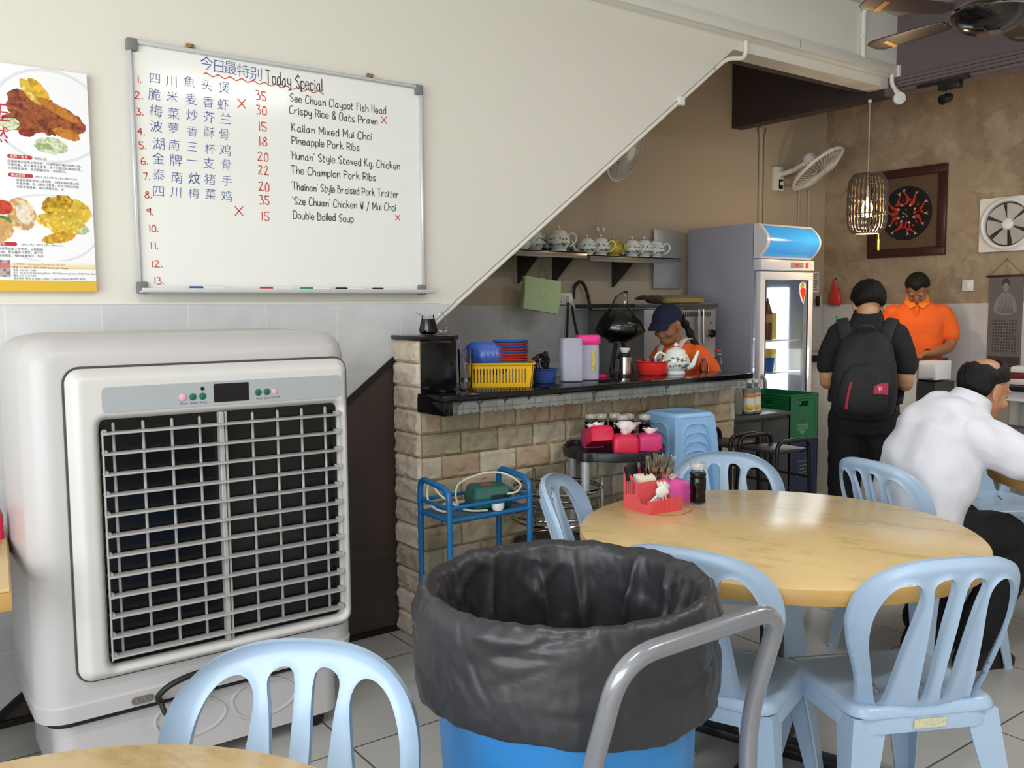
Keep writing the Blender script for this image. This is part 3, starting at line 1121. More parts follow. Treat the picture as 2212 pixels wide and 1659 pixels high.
m.box((0.898, yf-0.016, (gz0+gz1)/2), (0.008, 0.03, gz1-gz0), PC, bev=0.002, seg=1)
m.build('centre_post', 'cooler_slat', t)
for i in range(12):
    z = gz0+0.028+i*(gz1-gz0-0.066)/11
    m = MB().box((0, 0, 0), (gx1-gx0-0.006, 0.036, 0.0065), PC @ TR((gx0+gx1)/2, yf-0.031, z, rx=R(2)), bev=0.003, seg=2)
    for sx in (-1, 1):
        m.box((sx*(gx1-gx0-.02)/2, .0, .005), (.012, .02, .012), PC @ TR((gx0+gx1)/2, yf-0.03, z))
    m.build('horizontal_slat', 'cooler_slat', t)
m = MB().tube([(gx0+.004, yf-.042, gz0+.02), (gx0+.004, yf-.042, gz1-.03)], .003, 6, False, PC)
m.build('link_rod', 'cooler_slat', t)
m = MB().tube([(gx1-.002, yf-.042, gz0+.04), (gx1-.002, yf-.042, gz1-.03)], .003, 6, False, PC)
m.build('link_rod', 'cooler_slat', t)
cp = MB().prism(rrect(0.735, 0.072, 0.014, 5), 0.004, PC @ TR(0.91, yf-0.044, 1.205) @ mxz).build('control_strip', 'strip_grey', t)
MB().prism(rrect(0.108, 0.056, 0.001, 1), 0.0055, PC @ TR(0.912, yf-0.044, 1.206) @ mxz).build('display', 'screen_black', cp)
for i, (x, z, r_, mt_) in enumerate(((0.765, 1.199, .0105, 'button_pink'), (0.795, 1.199, .0105, 'button_green'), (0.824, 1.199, .0105, 'button_green'), (0.824, 1.222, .0055, 'screen_black'),
                                    (0.996, 1.2, .0105, 'button_green'), (1.024, 1.2, .0105, 'button_green'), (1.05, 1.2, .009, 'button_pink'))):
    MB().lathe([(r_, 0), (r_, .0058), (r_*.8, .007), (0, .0072)], 18, PC @ TR(x, yf-0.044, z, rx=R(90))).build('button', mt_, cp)
m = MB()
for s, x in (('Timer', .756), ('Anion', .786), ('Swing', .814), ('Cool', .988), ('Speed', 1.013), ('On/Off', 1.038)):
    text(m, s, .0095, PC @ TR(x, yf-0.0486, 1.178) @ mxz)
m.build('button_text', 'print_grey', cp, smooth=0)
# bracket, cable and hose on the lower front
m = MB().prism(rrect(0.062, 0.022, 0.011, 6), 0.005, PC @ TR(0.625, yf-0.002, 0.292) @ mxz)
for x in (.612, .634):
    m.lathe([(.006, 0), (.006, .004), (0, .005)], 10, PC @ TR(x, yf-0.007, 0.292, rx=R(90)))
m.build('bracket', 'steel', t)
m = MB().tube(spl([(.675, yf-.012, .275), (.665, yf-.03, .30), (.70, yf-.05, .335), (.78, yf-.05, .35), (.90, yf-.03, .33), (.97, yf-.02, .31), (1.0, yf-.012, .30)], 8), .009, 10, False, PC)
m.tube(spl([(.675, yf-.012, .275), (.69, yf-.03, .235), (.75, yf-.02, .24), (.85, yf+.02, .262), (1.0, yf+.03, .27)], 8), .008, 10, False, PC)
m.tube(fil([(cx0+.035, 3.2, .258), (cx0+.035, yf+.032, .258), (1.2, yf+.032, .258)], .06, 8), .011, 10, False, PC)
m.build('cable', 'rubber', t)
# ================================================================ plastic chairs
mat('chair_blue', '#a3b9d0', rough=0.28, var=0.025, scale=6, sub=0.0)
mat('sticker', '#c9c3a4', rough=0.5, var=0.2, scale=120)


def chair_parts(root):
    W = 0.232
    ZB = 0.415
    ZTOP = 0.852

    def half(v):          # half width of the back at height v
        v = np.asarray(v, float)
        lo = np.interp(v, [.40, .45, .52, .61, .67], [.168, .172, .188, .219, .232])
        k = np.clip((v-0.67)/(ZTOP-0.67), 0, 1)
        return np.where(v < 0.67, lo, W*np.clip(1-k**2.7, 0, 1)**(1/2.7))

    def outer(U, V):
        k = np.clip((V-0.67)/(ZTOP-0.67), 0, 9)
        arch = (1-((np.abs(U)/W)**2.7+k**2.7)**(1/2.7))*0.20
        return np.minimum(np.where(V > 0.67, arch, half(V)-np.abs(U)), V-ZB)
    ha = [(.090, .755), (.108, .787), (.140, .787), (.170, .757), (.189, .70), (.190, .63), (.172, .55), (.150, .47), (.136, .44), (.122, .45), (.114, .52), (.104, .62), (.093, .70)]
    hb = [(.020, .793), (.066, .788), (.060, .72), (.052, .62), (.046, .50), (.042, .463), (.031, .452), (.019, .463), (.016, .52), (.018, .66)]
    pa = [(p.x, p.y) for p in spl([(x, y, 0) for x, y in ha], 4, True)]
    pb = [(p.x, p.y) for p in spl([(x, y, 0) for x, y in hb], 4, True)]
    fa, fb = sdpoly(pa), sdpoly(pb)

    def holes(U, V):
        return np.minimum(-fa(np.abs(U), V), -fb(np.abs(U), V))

    def F(U, V):
        return np.minimum(outer(U, V), holes(U, V))

    def pos(u, v, f, s):
        lean = 0.30*(v-0.43)+0.25*max(0, v-0.70)**2
        y = -0.195-lean+0.055*(abs(u)/W)**2.2+0.03*max(0, 0.5-v)/.09*(abs(u)/W)**2
        fo = float(outer(np.array([u]), np.array([v]))[0])
        y += 0.022*max(0, 1-fo/0.03)**2          # rolled rim, curling forward
        th = 0.0035
        if f < 0.008:
            th = 0.0035+(0.003 if s > 0 else 0.007)*(1-f/0.008)
        return (u, y+(th if s > 0 else -th), v)
    # side +1 faces the sitter
    m = MB().sheet(F, 62, 62, (-W-.004, W+.004), (ZB-.004, ZTOP+.004), pos)
    m.build('backrest', 'chair_blue', root, smooth=60, fix=True)

    # seat: dished square with a waterfall front and a skirt
    def seat_out(U, V):
        hw = 0.205+0.012*np.clip((V+.2)/.4, 0, 1)
        qx = np.abs(U)-(hw-0.05)
        qy = np.abs(V)-(0.205-0.05)
        return -(np.sqrt(np.maximum(qx, 0)**2+np.maximum(qy, 0)**2)+np.minimum(np.maximum(qx, qy), 0)-0.05)
    slots = [sdpoly([(sx*.05-.005+dx, y0), (sx*.05+.005+dx, y0), (sx*.085+.005+dx, y0-.09), (sx*.085-.005+dx, y0-.09)]) for sx in (-1, 1) for dx, y0 in ((0, -.02),)]

    def Fs(U, V):
        f = seat_out(U, V)
        for s_ in slots:
            f = np.minimum(f, -s_(U, V))
        return f

    def sp(u, v, f, s):
        fo = float(seat_out(np.array([u]), np.array([v]))[0])
        z = 0.437-0.012*math.exp(-((u/.13)**2+((v+.02)/.13)**2))-0.03*max(0, (v-.12)/.09)**2
        z -= 0.02*max(0, 1-fo/0.018)**2
        return (u, v, z+(0.003 if s > 0 else -0.003))
    m = MB().sheet(Fs, 56, 56, (-.222, .222), (-.21, .21), sp)
    # skirt below the seat edge
    n = 48
    vs = []
    for i in range(n):
        a = 2*PI*i/n
        x = math.copysign(abs(math.cos(a))**.32, math.cos(a))
        y = math.copysign(abs(math.sin(a))**.32, math.sin(a))
        hw = 0.205+0.012*(y*.5+.5)
        drop = -0.03*max(0, (y*.2-.12)/.09)**2
        for r_, z in ((.985, .422+drop), (1.0, .415+drop), (1.012, .372), (.995, .372)):
            vs.append((hw*r_*x, .203*r_*y, z))
    fs = []
    for i in range(n):
        j = (i+1) % n
        for q in range(3):
            fs.append([i*4+q, i*4+q+1, j*4+q+1, j*4+q])
    m.add(vs, [f[::-1] for f in fs])
    m.build('seat', 'chair_blue', root, smooth=50, fix=True)
    MB().box((0.0, -0.2085, 0.394), (.09, .003, .024)).build('label_sticker', 'sticker', root)
    for sx, sy in ((-1, 1), (1, 1), (-1, -1), (1, -1)):
        # tapered L-section leg splayed outward
        m = MB()
        rg = []
        for z, wx, wy, ox, oy in ((.41, .095, .085, .185, .175), (.25, .075, .062, .205, .198), (.0, .045, .040, .232, .228)):
            X, Y = sx*ox, sy*oy
            e = 0.006
            x1, y1 = X+sx*.018, Y+sy*.018
            rg.append([(x1, y1, z), (x1-sx*wx, y1, z), (x1-sx*wx, y1-sy*e, z), (x1-sx*e*1.6, y1-sy*e, z), (x1-sx*e, y1-sy*e*1.6, z), (x1-sx*e, y1-sy*wy, z), (x1, y1-sy*wy, z)])
        vs = [p for r_ in rg for p in r_]
        k = 7
        fs = [[i*k+j, i*k+(j+1) % k, (i+1)*k+(j+1) % k, (i+1)*k+j] for i in range(2) for j in range(k)]
        fs += [list(range(k)), list(range(2*k, 3*k))]
        m.add(vs, fs)
        m.lathe([(0, 0), (.02, 0), (.022, .006), (.016, .012), (0, .012)], 10, TR(sx*.236, sy*.232, 0))
        m.build('leg', 'chair_blue', root, smooth=30, fix=True)


def face(dx, dy):
    return math.atan2(dy, dx)-PI/2


G = 'pale blue plastic chairs'
CH = []
first = thing('plastic_chair', 'pale blue plastic chair closest to the slatted air cooler', 'chair', (0.425, 1.275, 0), face(-.66, -.75), G)
chair_parts(first)
for lab, x, y, dx, dy in (
        ('pale blue plastic chair seen from behind, nearest the camera at the round table', 2.24, 1.32, .45, .89),
        ('pale blue plastic chair between the lined bin and the round table', 1.92, 1.63, .93, .37),
        ('pale blue plastic chair between the blue trolley and the round table', 2.16, 2.24, .60, -.80),
        ('pale blue plastic chair across the round table, in front of the dark cabinet', 2.68, 2.21, -.66, -.75),
        ('pale blue plastic chair under the seated man in white', 3.47, 1.90, .97, -.22),
        ('pale blue plastic chair past the seated man, half under his table', 4.75, 2.20, -.5, -.86),
        ('pale blue plastic chair tucked under the table behind the air cooler', -0.06, 2.98, 1, 0)):
    CH.append(dup(first, (x, y, 0), face(dx, dy), lab))

# ================================================================ tables
mat('table_top', '#d8bb85', rough=0.26, var=0.05, scale=5)
mt_ = MATS['table_top']
N_, L_ = mt_.node_tree.nodes, mt_.node_tree.links
n2 = N_.new('ShaderNodeTexNoise')
n2.inputs['Scale'].default_value = 14
n2.inputs['Detail'].default_value = 8
n2.inputs['Roughness'].default_value = 0.7
mp2 = N_.new('ShaderNodeMapping')
mp2.inputs['Scale'].default_value = (1.0, 0.35, 1)
L_.new(N_['Texture Coordinate'].outputs['Object'], mp2.inputs[0])
L_.new(mp2.outputs[0], n2.inputs['Vector'])
rp2 = N_.new('ShaderNodeMapRange')
rp2.inputs[1].default_value, rp2.inputs[2].default_value, rp2.inputs[3].default_value, rp2.inputs[4].default_value = 0.52, 0.72, 1.0, 0.66
L_.new(n2.outputs['Fac'], rp2.inputs[0])
mu2 = N_.new('ShaderNodeMix')
mu2.data_type = 'RGBA'
mu2.blend_type = 'MULTIPLY'
mu2.inputs[0].default_value = 1.0
bs = N_['Principled BSDF']
src = bs.inputs['Base Color'].links[0].from_socket
L_.new(src, mu2.inputs[6])
L_.new(rp2.outputs[0], mu2.inputs[7])
L_.new(mu2.outputs[2], bs.inputs['Base Color'])
mat('table_edge', '#bd9657', rough=0.35, var=0.1, scale=10, stretch=(1, 1, 6))
mat('table_metal', '#17171a', rough=0.4, var=0.05)


def round_table(name, label, x, y, r=0.616, z=0.75, foot=True):
    t = thing(name, label, 'table', (x, y, 0), 0.3)
    MB().lathe([(0, z-.004), (r-.012, z-.004), (r-.012, z), (0, z)][::-1][:0]+[(0, z-.01), (r-.008, z-.01), (r-.003, z-.004), (r-.008, z), (0, z)], 96).build('tabletop', 'table_top', t)
    MB().lathe([(0, z-.05), (r-.03, z-.05), (r-.004, z-.046), (r, z-.03), (r, z-.008), (r-.003, z-.004), (r-.008, z-.01)], 96).build('edge_band', 'table_edge', t)
    MB().tube([(0, 0, .05), (0, 0, z-.05)], .038, 20).build('pole', 'table_metal', t)
    MB().box((0, 0, z-.058), (.4, .4, .012)).build('top_plate', 'table_metal', t)
    for k in range(4):
        a = PI/2*k
        m = MB().box((.2, 0, .035), (.36, .06, .03), rotz(a), bev=.004)
        m.box((.06, 0, .055), (.12, .055, .03), rotz(a), bev=.004)
        m.lathe([(0, 0), (.018, 0), (.018, .022), (0, .022)], 12, rotz(a) @ TR(.36, 0, 0))
        m.build('foot', 'table_metal', t)
    return t


rt_ = round_table('round_table', 'large round wood-look table with a red cutlery caddy on it', 2.313, 1.751)
m = MB()
m.tube([(0.05+.095*math.cos(a)*(1+.08*math.sin(3*a)), .38+.06*math.sin(a), .7502) for a in [R(8*i+20) for i in range(36)]], .0022, 5, False, flat=((0, 0, 1), 1.6))
m.v = [(x, y, .7503+(z-.7503)*.12) for x, y, z in m.v]
m.build('cup_stain', mat('stain', '#9a7a44', rough=0.4), rt_)
round_table('round_table', 'round wood-look table the man in white leans on', 4.3, 1.36)
round_table('round_table', 'round wood-look table nearest the camera, below the air cooler', 0.057, 1.056, 0.52)
t = thing('square_table', 'wood-look table standing behind the air cooler', 'table', (-0.076, 2.995, 0), R(-6.1))
MB().box((0, 0, .745), (.79, .79, .01), bev=.003).build('tabletop', 'table_top', t)
MB().box((0, 0, .715), (.80, .80, .05), bev=.006).build('edge_band', 'table_edge', t)
MB().tube([(0, 0, .05), (0, 0, .69)], .038, 20).build('pole', 'table_metal', t)
for k in range(4):
    MB().box((.17, 0, .03), (.32, .06, .05), rotz(PI/2*k), bev=.004).build('foot', 'table_metal', t)

# ================================================================ rubbish bin with liner, on a push frame
t = thing('rubbish_bin', 'blue plastic rubbish bin lined with a black bag', 'bin', (1.10, 1.325, 0))
mat('bin_blue', '#3283c8', rough=0.38, var=0.02, scale=4)
mat('bag_black', '#2d2d30', rough=0.38, var=0.05, spec=0.5, bump=0.12, bscale=30)
mat('tube_grey', '#85868b', rough=0.22, metal=0.35, var=0.02, coat=0.5)
prof = [(0, .16), (.215, .16), (.222, .17), (.252, .60), (.262, .87), (.275, .885), (.275, .90), (.265, .903)]
MB().lathe(prof, 64, fold=lambda r, z, a: max(0, r-.006*max(0, math.cos(a*6))**20*(z < .85))).build('bin_body', 'bin_blue', t)
vs, fs = [], []
NA = 300
PR0 = [(.236, .55), (.246, .62), (.249, .70), (.252, .78), (.255, .84), (.258, .885), (.264, .912), (.276, .925), (.289, .918), (.297, .900), (.300, .875), (.299, .85), (.300, .82), (.302, .79), (.3015, .76), (.300, .735), (.297, .715), (.293, .712)]
PR = [(p.x, p.y) for p in spl([(r_, z, 0) for r_, z in PR0], 4)]
rl = random.Random(17)
AA = np.array([2*PI*j/NA for j in range(NA)])
D = np.zeros((len(PR), NA))
ZZ = np.array([z for r_, z in PR])
IN = np.arange(len(PR)) < 26


def crease(mask, a0, z0, th, ln, wd, dp):
    da = np.angle(np.exp(1j*(AA-a0)))*.29
    X_ = da[None, :]*math.cos(th)+(ZZ[:, None]-z0)*math.sin(th)
    Y_ = -da[None, :]*math.sin(th)+(ZZ[:, None]-z0)*math.cos(th)
    e = np.exp(-np.abs(Y_/wd)**1.3)*np.clip(1.4-np.abs(X_/ln), 0, 1)
    D[mask, :] += (dp*e)[mask, :]


for i in range(34):      # long pleats down the inside
    crease(IN, rl.uniform(0, 2*PI), .72, PI/2+rl.uniform(-.35, .35), .16, rl.uniform(.006, .022), -rl.uniform(.008, .034))
for i in range(40):      # short slanting crumples inside
    crease(IN, rl.uniform(0, 2*PI), rl.uniform(.72, .9), rl.uniform(0, PI), rl.uniform(.03, .08), rl.uniform(.004, .010), -rl.uniform(.003, .012))
for i in range(70):      # dents and tucks over the rim and skirt
    crease(~IN, rl.uniform(0, 2*PI), rl.uniform(.71, .92), rl.gauss(.0, .5), rl.uniform(.03, .12), rl.uniform(.004, .012), rl.choice((-1, -1, 1))*rl.uniform(.002, .0075))
for i in range(26):
    crease(~IN, rl.uniform(0, 2*PI), rl.uniform(.76, .93), PI/2+rl.uniform(-.6, .6), rl.uniform(.02, .06), rl.uniform(.003, .006), -rl.uniform(.002, .006))
for i in range(14):      # tucks fanning out of the knot on the right
    crease(~IN, R(-22)+rl.uniform(-.12, .12), rl.uniform(.80, .87), rl.uniform(-.7, .7)+(0 if i % 2 else PI), .09, .006, -rl.uniform(.004, .010))
D[IN, :] = np.minimum(D[IN, :], 0)-.003
D[24:34, :] *= np.abs(np.linspace(-1, 1, 10))[:, None]*.8+.2
D[~IN, :] = np.maximum(D[~IN, :], -.022)
k_ = np.exp(-(np.angle(np.exp(1j*(AA-R(-22))))/.10)**2)
D += .030*k_[None, :]*np.where(IN, 0, np.exp(-((ZZ-.845)/.035)**2))[:, None]
for i, (r_, z) in enumerate(PR):
    for j in range(NA):
        a = AA[j]
        ca, sa = math.cos(a), math.sin(a)
        d_ = D[i, j]+.002*noise.noise((ca*20, sa*20, z*36))
        dz = 0
        if i >= 50:
            w_ = (i-50)/17
            dz = w_*(.014*noise.noise((ca*2.2, sa*2.2, 7))+.012*math.sin(a*2+.8)+.004*noise.noise((ca*9, sa*9, 1)))
        elif 24 <= i <= 36:
            dz = .007*noise.noise((ca*4, sa*4, 2))+.003*noise.noise((ca*14, sa*14, 5))
        vs.append(((r_+d_)*ca, (r_+d_)*sa, z+dz))
for i in range(len(PR)-1):
    for j in range(NA):
        fs.append([i*NA+j, i*NA+(j+1) % NA, (i+1)*NA+(j+1) % NA, (i+1)*NA+j])
vs.append((0, 0, .42))
c_ = len(vs)-1
fs += [[j, c_, (j+1) % NA] for j in range(NA)]
m = MB().add(vs, fs)
m.build('bin_liner', 'bag_black', t, smooth=180, fix=True)
m = MB()
bar = fil([(-.20, -.30, .11), (-.205, -.30, .70), (-.20, -.372, .925), (.185, -.372, .925), (.19, -.30, .70), (.185, -.30, .11)], .075, 9)
m.tube(bar, .0165, 16)
m.build('push_handle', 'tube_grey', t)
m = MB().box((0, -.02, .135), (.50, .58, .03), bev=.008)
m.build('platform', 'tube_grey', t)
for sx in (-.19, .19):
    for sy in (-.24, .2):
        m = MB().lathe([(0, -.014), (.045, -.014), (.05, -.008), (.05, .008), (.045, .014), (0, .014)], 20, TR(sx, sy, .05, ry=R(90)))
        m.box((sx, sy, .095), (.04, .04, .05))
        m.build('caster', 'rubber', t)
# ================================================================ stone bar counter
mat('stone_block', '#ffffff', rough=0.75, var=0.12, scale=18, attr=True, bump=0.6, bscale=38)
mat('granite', '#0f0f11', rough=0.12, var=0.3, scale=300)
tiles('cement_edge', '#8f908c', '#84857f', '#6d6e69', (0.042, 0.026), (0, 0), ('X', 'Z'), rough=0.8, mortar=0.0018, veins=0.35, bump=0.4)
ZT = 1.098
ct = thing('bar_counter', 'bar counter clad in cream split-face stone with a black stone top', 'counter', (1.918, 3.275, 0))
PT = Matrix.Translation((-1.918, -3.275, 0))
rs = random.Random(11)
tones = ['#c3b598', '#b5a888', '#cbb99a', '#bfa98a', '#ada284', '#c8bda4', '#b9a183']


def block(mb, M, w, h, d0, tone, seed):
    """split-face block w x h, face towards -y of M"""
    nu, nv = max(4, int(w/.014)), max(4, int(h/.012))
    vs, fs = [], []
    for i in range(nu+1):
        for j in range(nv+1):
            u, v = i/nu, j/nv
            e = min(u*w, (1-u)*w, v*h, (1-v)*h)
            q = noise.noise((u*w*14+seed*3.1, v*h*22, seed))*.8+noise.noise((u*w*40, v*h*60+seed, 2))*.6
            b = d0+(.013+.012*q)*min(1, e/.012)
            vs.append((u*w, -b, v*h))
    for i in range(nu):
        for j in range(nv):
            a = i*(nv+1)+j
            fs.append([a, a+nv+1, a+nv+2, a+1])
    n0 = len(vs)
    vs += [(0, 0, 0), (w, 0, 0), (w, 0, h), (0, 0, h)]
    c = C(tone)
    k = rs.uniform(.88, 1.08)
    col = [(min(1, c[0]*k), min(1, c[1]*k), min(1, c[2]*k), 1)]*len(fs)
    # rim back to the joint plane
    ring_ = [i*(nv+1) for i in range(nu+1)]+[nu*(nv+1)+j for j in range(1, nv+1)]+[i*(nv+1)+nv for i in range(nu-1, -1, -1)]+[j for j in range(nv-1, 0, -1)]
    base = len(vs)
    for r_ in ring_:
        vs.append((vs[r_][0], 0.004, vs[r_][2]))
    for q in range(len(ring_)):
        q2 = (q+1) % len(ring_)
        fs.append([ring_[q], base+q, base+q2, ring_[q2]])
        col.append((c[0]*k*.8, c[1]*k*.8, c[2]*k*.8, 1))
    mb.add(vs, fs, M, 0, col)


m = MB()
XE = 3.95
rh = 1.02/10
for r_ in range(10):
    x = 0.0-(0.1 if r_ % 2 else 0)
    while x < XE-1.918:
        x0, x1 = max(0, x), min(x+.2, XE-1.918)
        if x1-x0 > .01:
            block(m, TR(x0, 0, r_*rh), x1-x0-.002, rh-.002, .004, rs.choice(tones), rs.randint(0, 99))
        x += .2
me_ = m.build('stone_front', 'stone_block', ct, smooth=30)
m = MB()
for r_ in range(13):
    z0, z1 = r_*rh, min((r_+1)*rh, 1.322)
    block(m, TR(0, .225, z0, rz=R(-90)), .223, z1-z0-.002, .002, rs.choice(['#ead9c4', '#e3d0b8', '#f0e2cf', '#dccab2']), rs.randint(0, 99))  # tones lighter than the front: daylight on this end is put into the colour
m.build('stone_end', 'stone_block', ct, smooth=30)
m = MB().box((1.01, .10, .51), (2.02, .19, 1.02))
m.box((.085, .115, .66), (.165, .215, 1.32))
m.build('core', 'dark_board', ct)
m = MB().box((.088, -.006, 1.205), (.175, .014, .215), bev=.002)
m.box((.173, .10, 1.21), (.012, .21, .225), bev=.002)
m.build('black_facing', 'granite', ct)
m = MB().box((.083, .105, 1.333), (.205, .25, .018), bev=.004)
m.build('pillar_cap', 'granite', ct)
m = MB().box((1.055, .075, 1.085), (1.76, .57, .026), bev=.003)
m.box((.08, -.106, 1.085), (.196, .206, .026), bev=.003)
m.box((.008, -.10, 1.05), (.044, .215, .066), bev=.002)
m.build('counter_top', 'granite', ct)
m = MB().box((.97, -.085, 1.048), (1.90, .19, .05))
m.build('slab_underside', mat('cement', '#8c8d8a', rough=0.85, var=.12, scale=20), ct)


def scal(U, V):
    top = np.full(U.shape, -1.0)
    for a, b, s in ((.055, .165, .110), (.17, .30, .07), (.30, .43, .065), (.425, .62, .08), (.60, .80, .05), (.815, 1.28, .09), (1.285, 1.89, .12)):
        k = (U-a)/(b-a)
        e = np.clip(np.minimum(k, 1-k)*(b-a)/min(s*.5, .05), 0, 1)
        w_ = .018+.047*np.sqrt(e)+.003*np.sin(U*91)+.002*np.sin(U*230)
        top = np.maximum(top, np.where((k > 0) & (k < 1), w_, -1))
    bot = .004+.002*np.sin(U*60)+.002*np.sin(U*170)
    return np.minimum(top-V, V-bot)


m = MB().sheet(scal, 420, 16, (.05, 1.90), (-.004, .08), lambda u, v, f, s: (u, -.19-(.012 if s > 0 else -.006)+.002*noise.noise((u*40, v*40, 0)), 1.018+v))
m.build('rough_edge', 'cement_edge', ct, smooth=30, fix=True)

# ---------------------------------------------------------------- things standing on the counter
mat('clear_glass', '#f4f8f8', rough=0.02, trans=1.0, ior=1.45, var=0)
glassmix('thin_glass', '#f2f5f5', .22)
mat('coffee', '#0c0706', rough=0.08, var=0.1)
mat('purple_straw', '#a279c8', rough=0.4)
mat('yellow_plastic', '#e8b512', rough=0.35, var=0.03)
mat('plate_blue', '#2f6fc4', rough=0.3, var=0.03)
mat('plate_red', '#cf4436', rough=0.32, var=0.04)
mat('plate_cyan', '#3a9cc8', rough=0.3)
mat('plate_green', '#7fd07a', rough=0.3)
mat('bowl_blue', '#3d5fb8', rough=0.22, var=0.03, alpha=0.93)
mat('tub_blue', '#3a559a', rough=0.3, var=0.05, alpha=0.9)
mat('frosted', '#cfcfe2', rough=0.35, var=0.02, alpha=0.55)
mat('pink_plastic', '#ee2f8a', rough=0.3, var=0.02)
mat('red_plastic', '#e8372c', rough=0.3, var=0.03)
mat('porcelain', '#e6e9e4', rough=0.12, var=0.02)
mat('black_plastic', '#18181a', rough=0.4, var=0.05)
mat('polished_steel', '#b5b3ae', rough=0.16, metal=1.0, var=0.04)
mat('white_plastic', '#e4e3df', rough=0.35)

t = thing('glass_tumbler', 'tall clear glass with a purple straw at the left end of the bar', 'glass', (2.19, 3.34, ZT))
MB().lathe([(0, .001), (.027, .001), (.029, .01), (.035, .175), (.0335, .176), (.0275, .03), (0, .026)], 28).build('glass', 'thin_glass', t)
MB().lathe([(0, .03), (.0275, .03), (.029, .05), (0, .05)], 24).build('water', 'clear_glass', t)
MB().tube([(.012, -.004, .032), (-.012, .006, .13), (-.03, .016, .235)], .0038, 10).build('straw', 'purple_straw', t)
t = thing('coffee_jug', 'small glass jug of black coffee on the stone pillar', 'jug', (2.02, 3.375, 1.343))
MB().lathe([(0, 0), (.026, .0), (.040, .012), (.041, .022), (.028, .075), (.027, .088), (.024, .088)], 28).build('glass', 'thin_glass', t)
MB().lathe([(0, .003), (.025, .003), (.037, .013), (.038, .022), (.027, .070), (0, .070)], 28).build('coffee', 'coffee', t)
MB().tube(spl([(.026, -.02, .08), (.05, -.035, .095), (.07, -.05, .045), (.055, -.04, .012), (.032, -.022, .018)], 6), .0035, 8).build('handle', 'thin_glass', t)
MB().tube([(-.02, .016, .08), (-.04, .03, .095), (-.044, .033, .10)], [.006, .004, .003], 8).build('spout', 'thin_glass', t)

# yellow slotted basket: four slotted walls, floor and a rolled rim
t = thing('plate_basket', 'yellow slotted plastic basket full of plates on the bar', 'basket', (2.395, 3.36, ZT), R(-36))
L_b, W_b, H_b = .31, .20, .105
for nm, ln, M_ in (('long_side', L_b, TR(0, -W_b/2+.012, 0)), ('long_side', L_b, TR(0, W_b/2-.012, 0, rz=PI)), ('short_side', W_b, TR(L_b/2-.012, 0, 0, rz=PI/2)), ('short_side', W_b, TR(-L_b/2+.012, 0, 0, rz=-PI/2))):
    ns = int((ln-.05)/.0145)

    def Fb(U, V, ln=ln, ns=ns):
        f = np.minimum(ln/2-.006-np.abs(U)-.012*(H_b-V)/H_b, np.minimum(V, H_b-V))
        for i in range(ns):
            cx = (i-(ns-1)/2)*.0145
            f = np.minimum(f, -sdrr(cx, .052, .0058, .066, .0028)(U, V))
        return f
    MB().sheet(Fb, int(ln/.0022), 44, (-ln/2, ln/2), (-.002, H_b+.002), lambda u, v, f, s: (u, -.012*v/H_b-(.0012 if s > 0 else -.0012), v), M_).build(nm, 'yellow_plastic', t, smooth=0)
MB().box((0, 0, .004), (L_b-.03, W_b-.03, .006), bev=.002).build('floor_plate', 'yellow_plastic', t)
MB().tube([(x, y, H_b) for x, y in rrect(L_b+.006, W_b+.006, .03, 6)], .0055, 8, True, flat=((0, 0, 1), 1.5)).build('rim', 'yellow_plastic', t)
BX = lambda x, y: (2.395+x*math.cos(R(-36))-y*math.sin(R(-36)), 3.36+x*math.sin(R(-36))+y*math.cos(R(-36)))
z = ZT+.035
names = ['green', 'cyan', 'red', 'red', 'red', 'blue', 'red', 'blue', 'red', 'blue']
lab = {0: 'pale green plastic plate at the bottom of the stack in the basket', 1: 'light blue plastic plate second from the bottom in the basket', 2: 'red plastic plate third from the bottom in the basket',
       3: 'red plastic plate lying between two other red plates, fourth from the bottom', 4: 'topmost of three red plates lying together in the basket', 5: 'lowest dark blue plastic plate in the stack, above three red ones',
       6: 'red plastic plate between the two lower dark blue plates', 7: 'dark blue plastic plate two below the top of the stack', 8: 'red plastic plate second from the top of the stack', 9: 'dark blue plastic plate on top of the stack in the basket'}
px, py = BX(.05, .0)
pl0 = None
zc = ZT+.086
for i, nme in enumerate(names):
    m = MB().lathe([(0, 0), (.055, 0), (.082, .010), (.0855, .0155), (.083, .0165), (.078, .0115), (.053, .003), (0, .003)], 40)
    tag(m.build('plastic_plate', 'plate_'+nme, loc=(px+rs.uniform(-.002, .002), py+rs.uniform(-.002, .002), zc)), lab[i], 'plate', 'plastic plates stacked in the basket')
    zc += .0122
for i in range(4):
    bx, by = BX(-.105+.021*i, -.02)
    m = MB().lathe([(0, 0), (.035, .0), (.06, .012), (.074, .034), (.0765, .036), (.073, .036), (.057, .014), (.033, .003), (0, .003)], 36)
    o = m.build('plastic_bowl', 'bowl_blue')
    o.matrix_world = TR(bx, by, ZT+.118, ry=R(68), rz=R(22)) @ TR(z=-.018, s=1.12)
    tag(o, ('translucent blue bowl standing on edge, at the left end of the basket', 'translucent blue bowl on edge, second from the left end of the basket', 'translucent blue bowl on edge, second from the plate stack', 'translucent blue bowl on edge, leaning against the plate stack')[i], 'bowl', 'blue bowls standing in the basket')

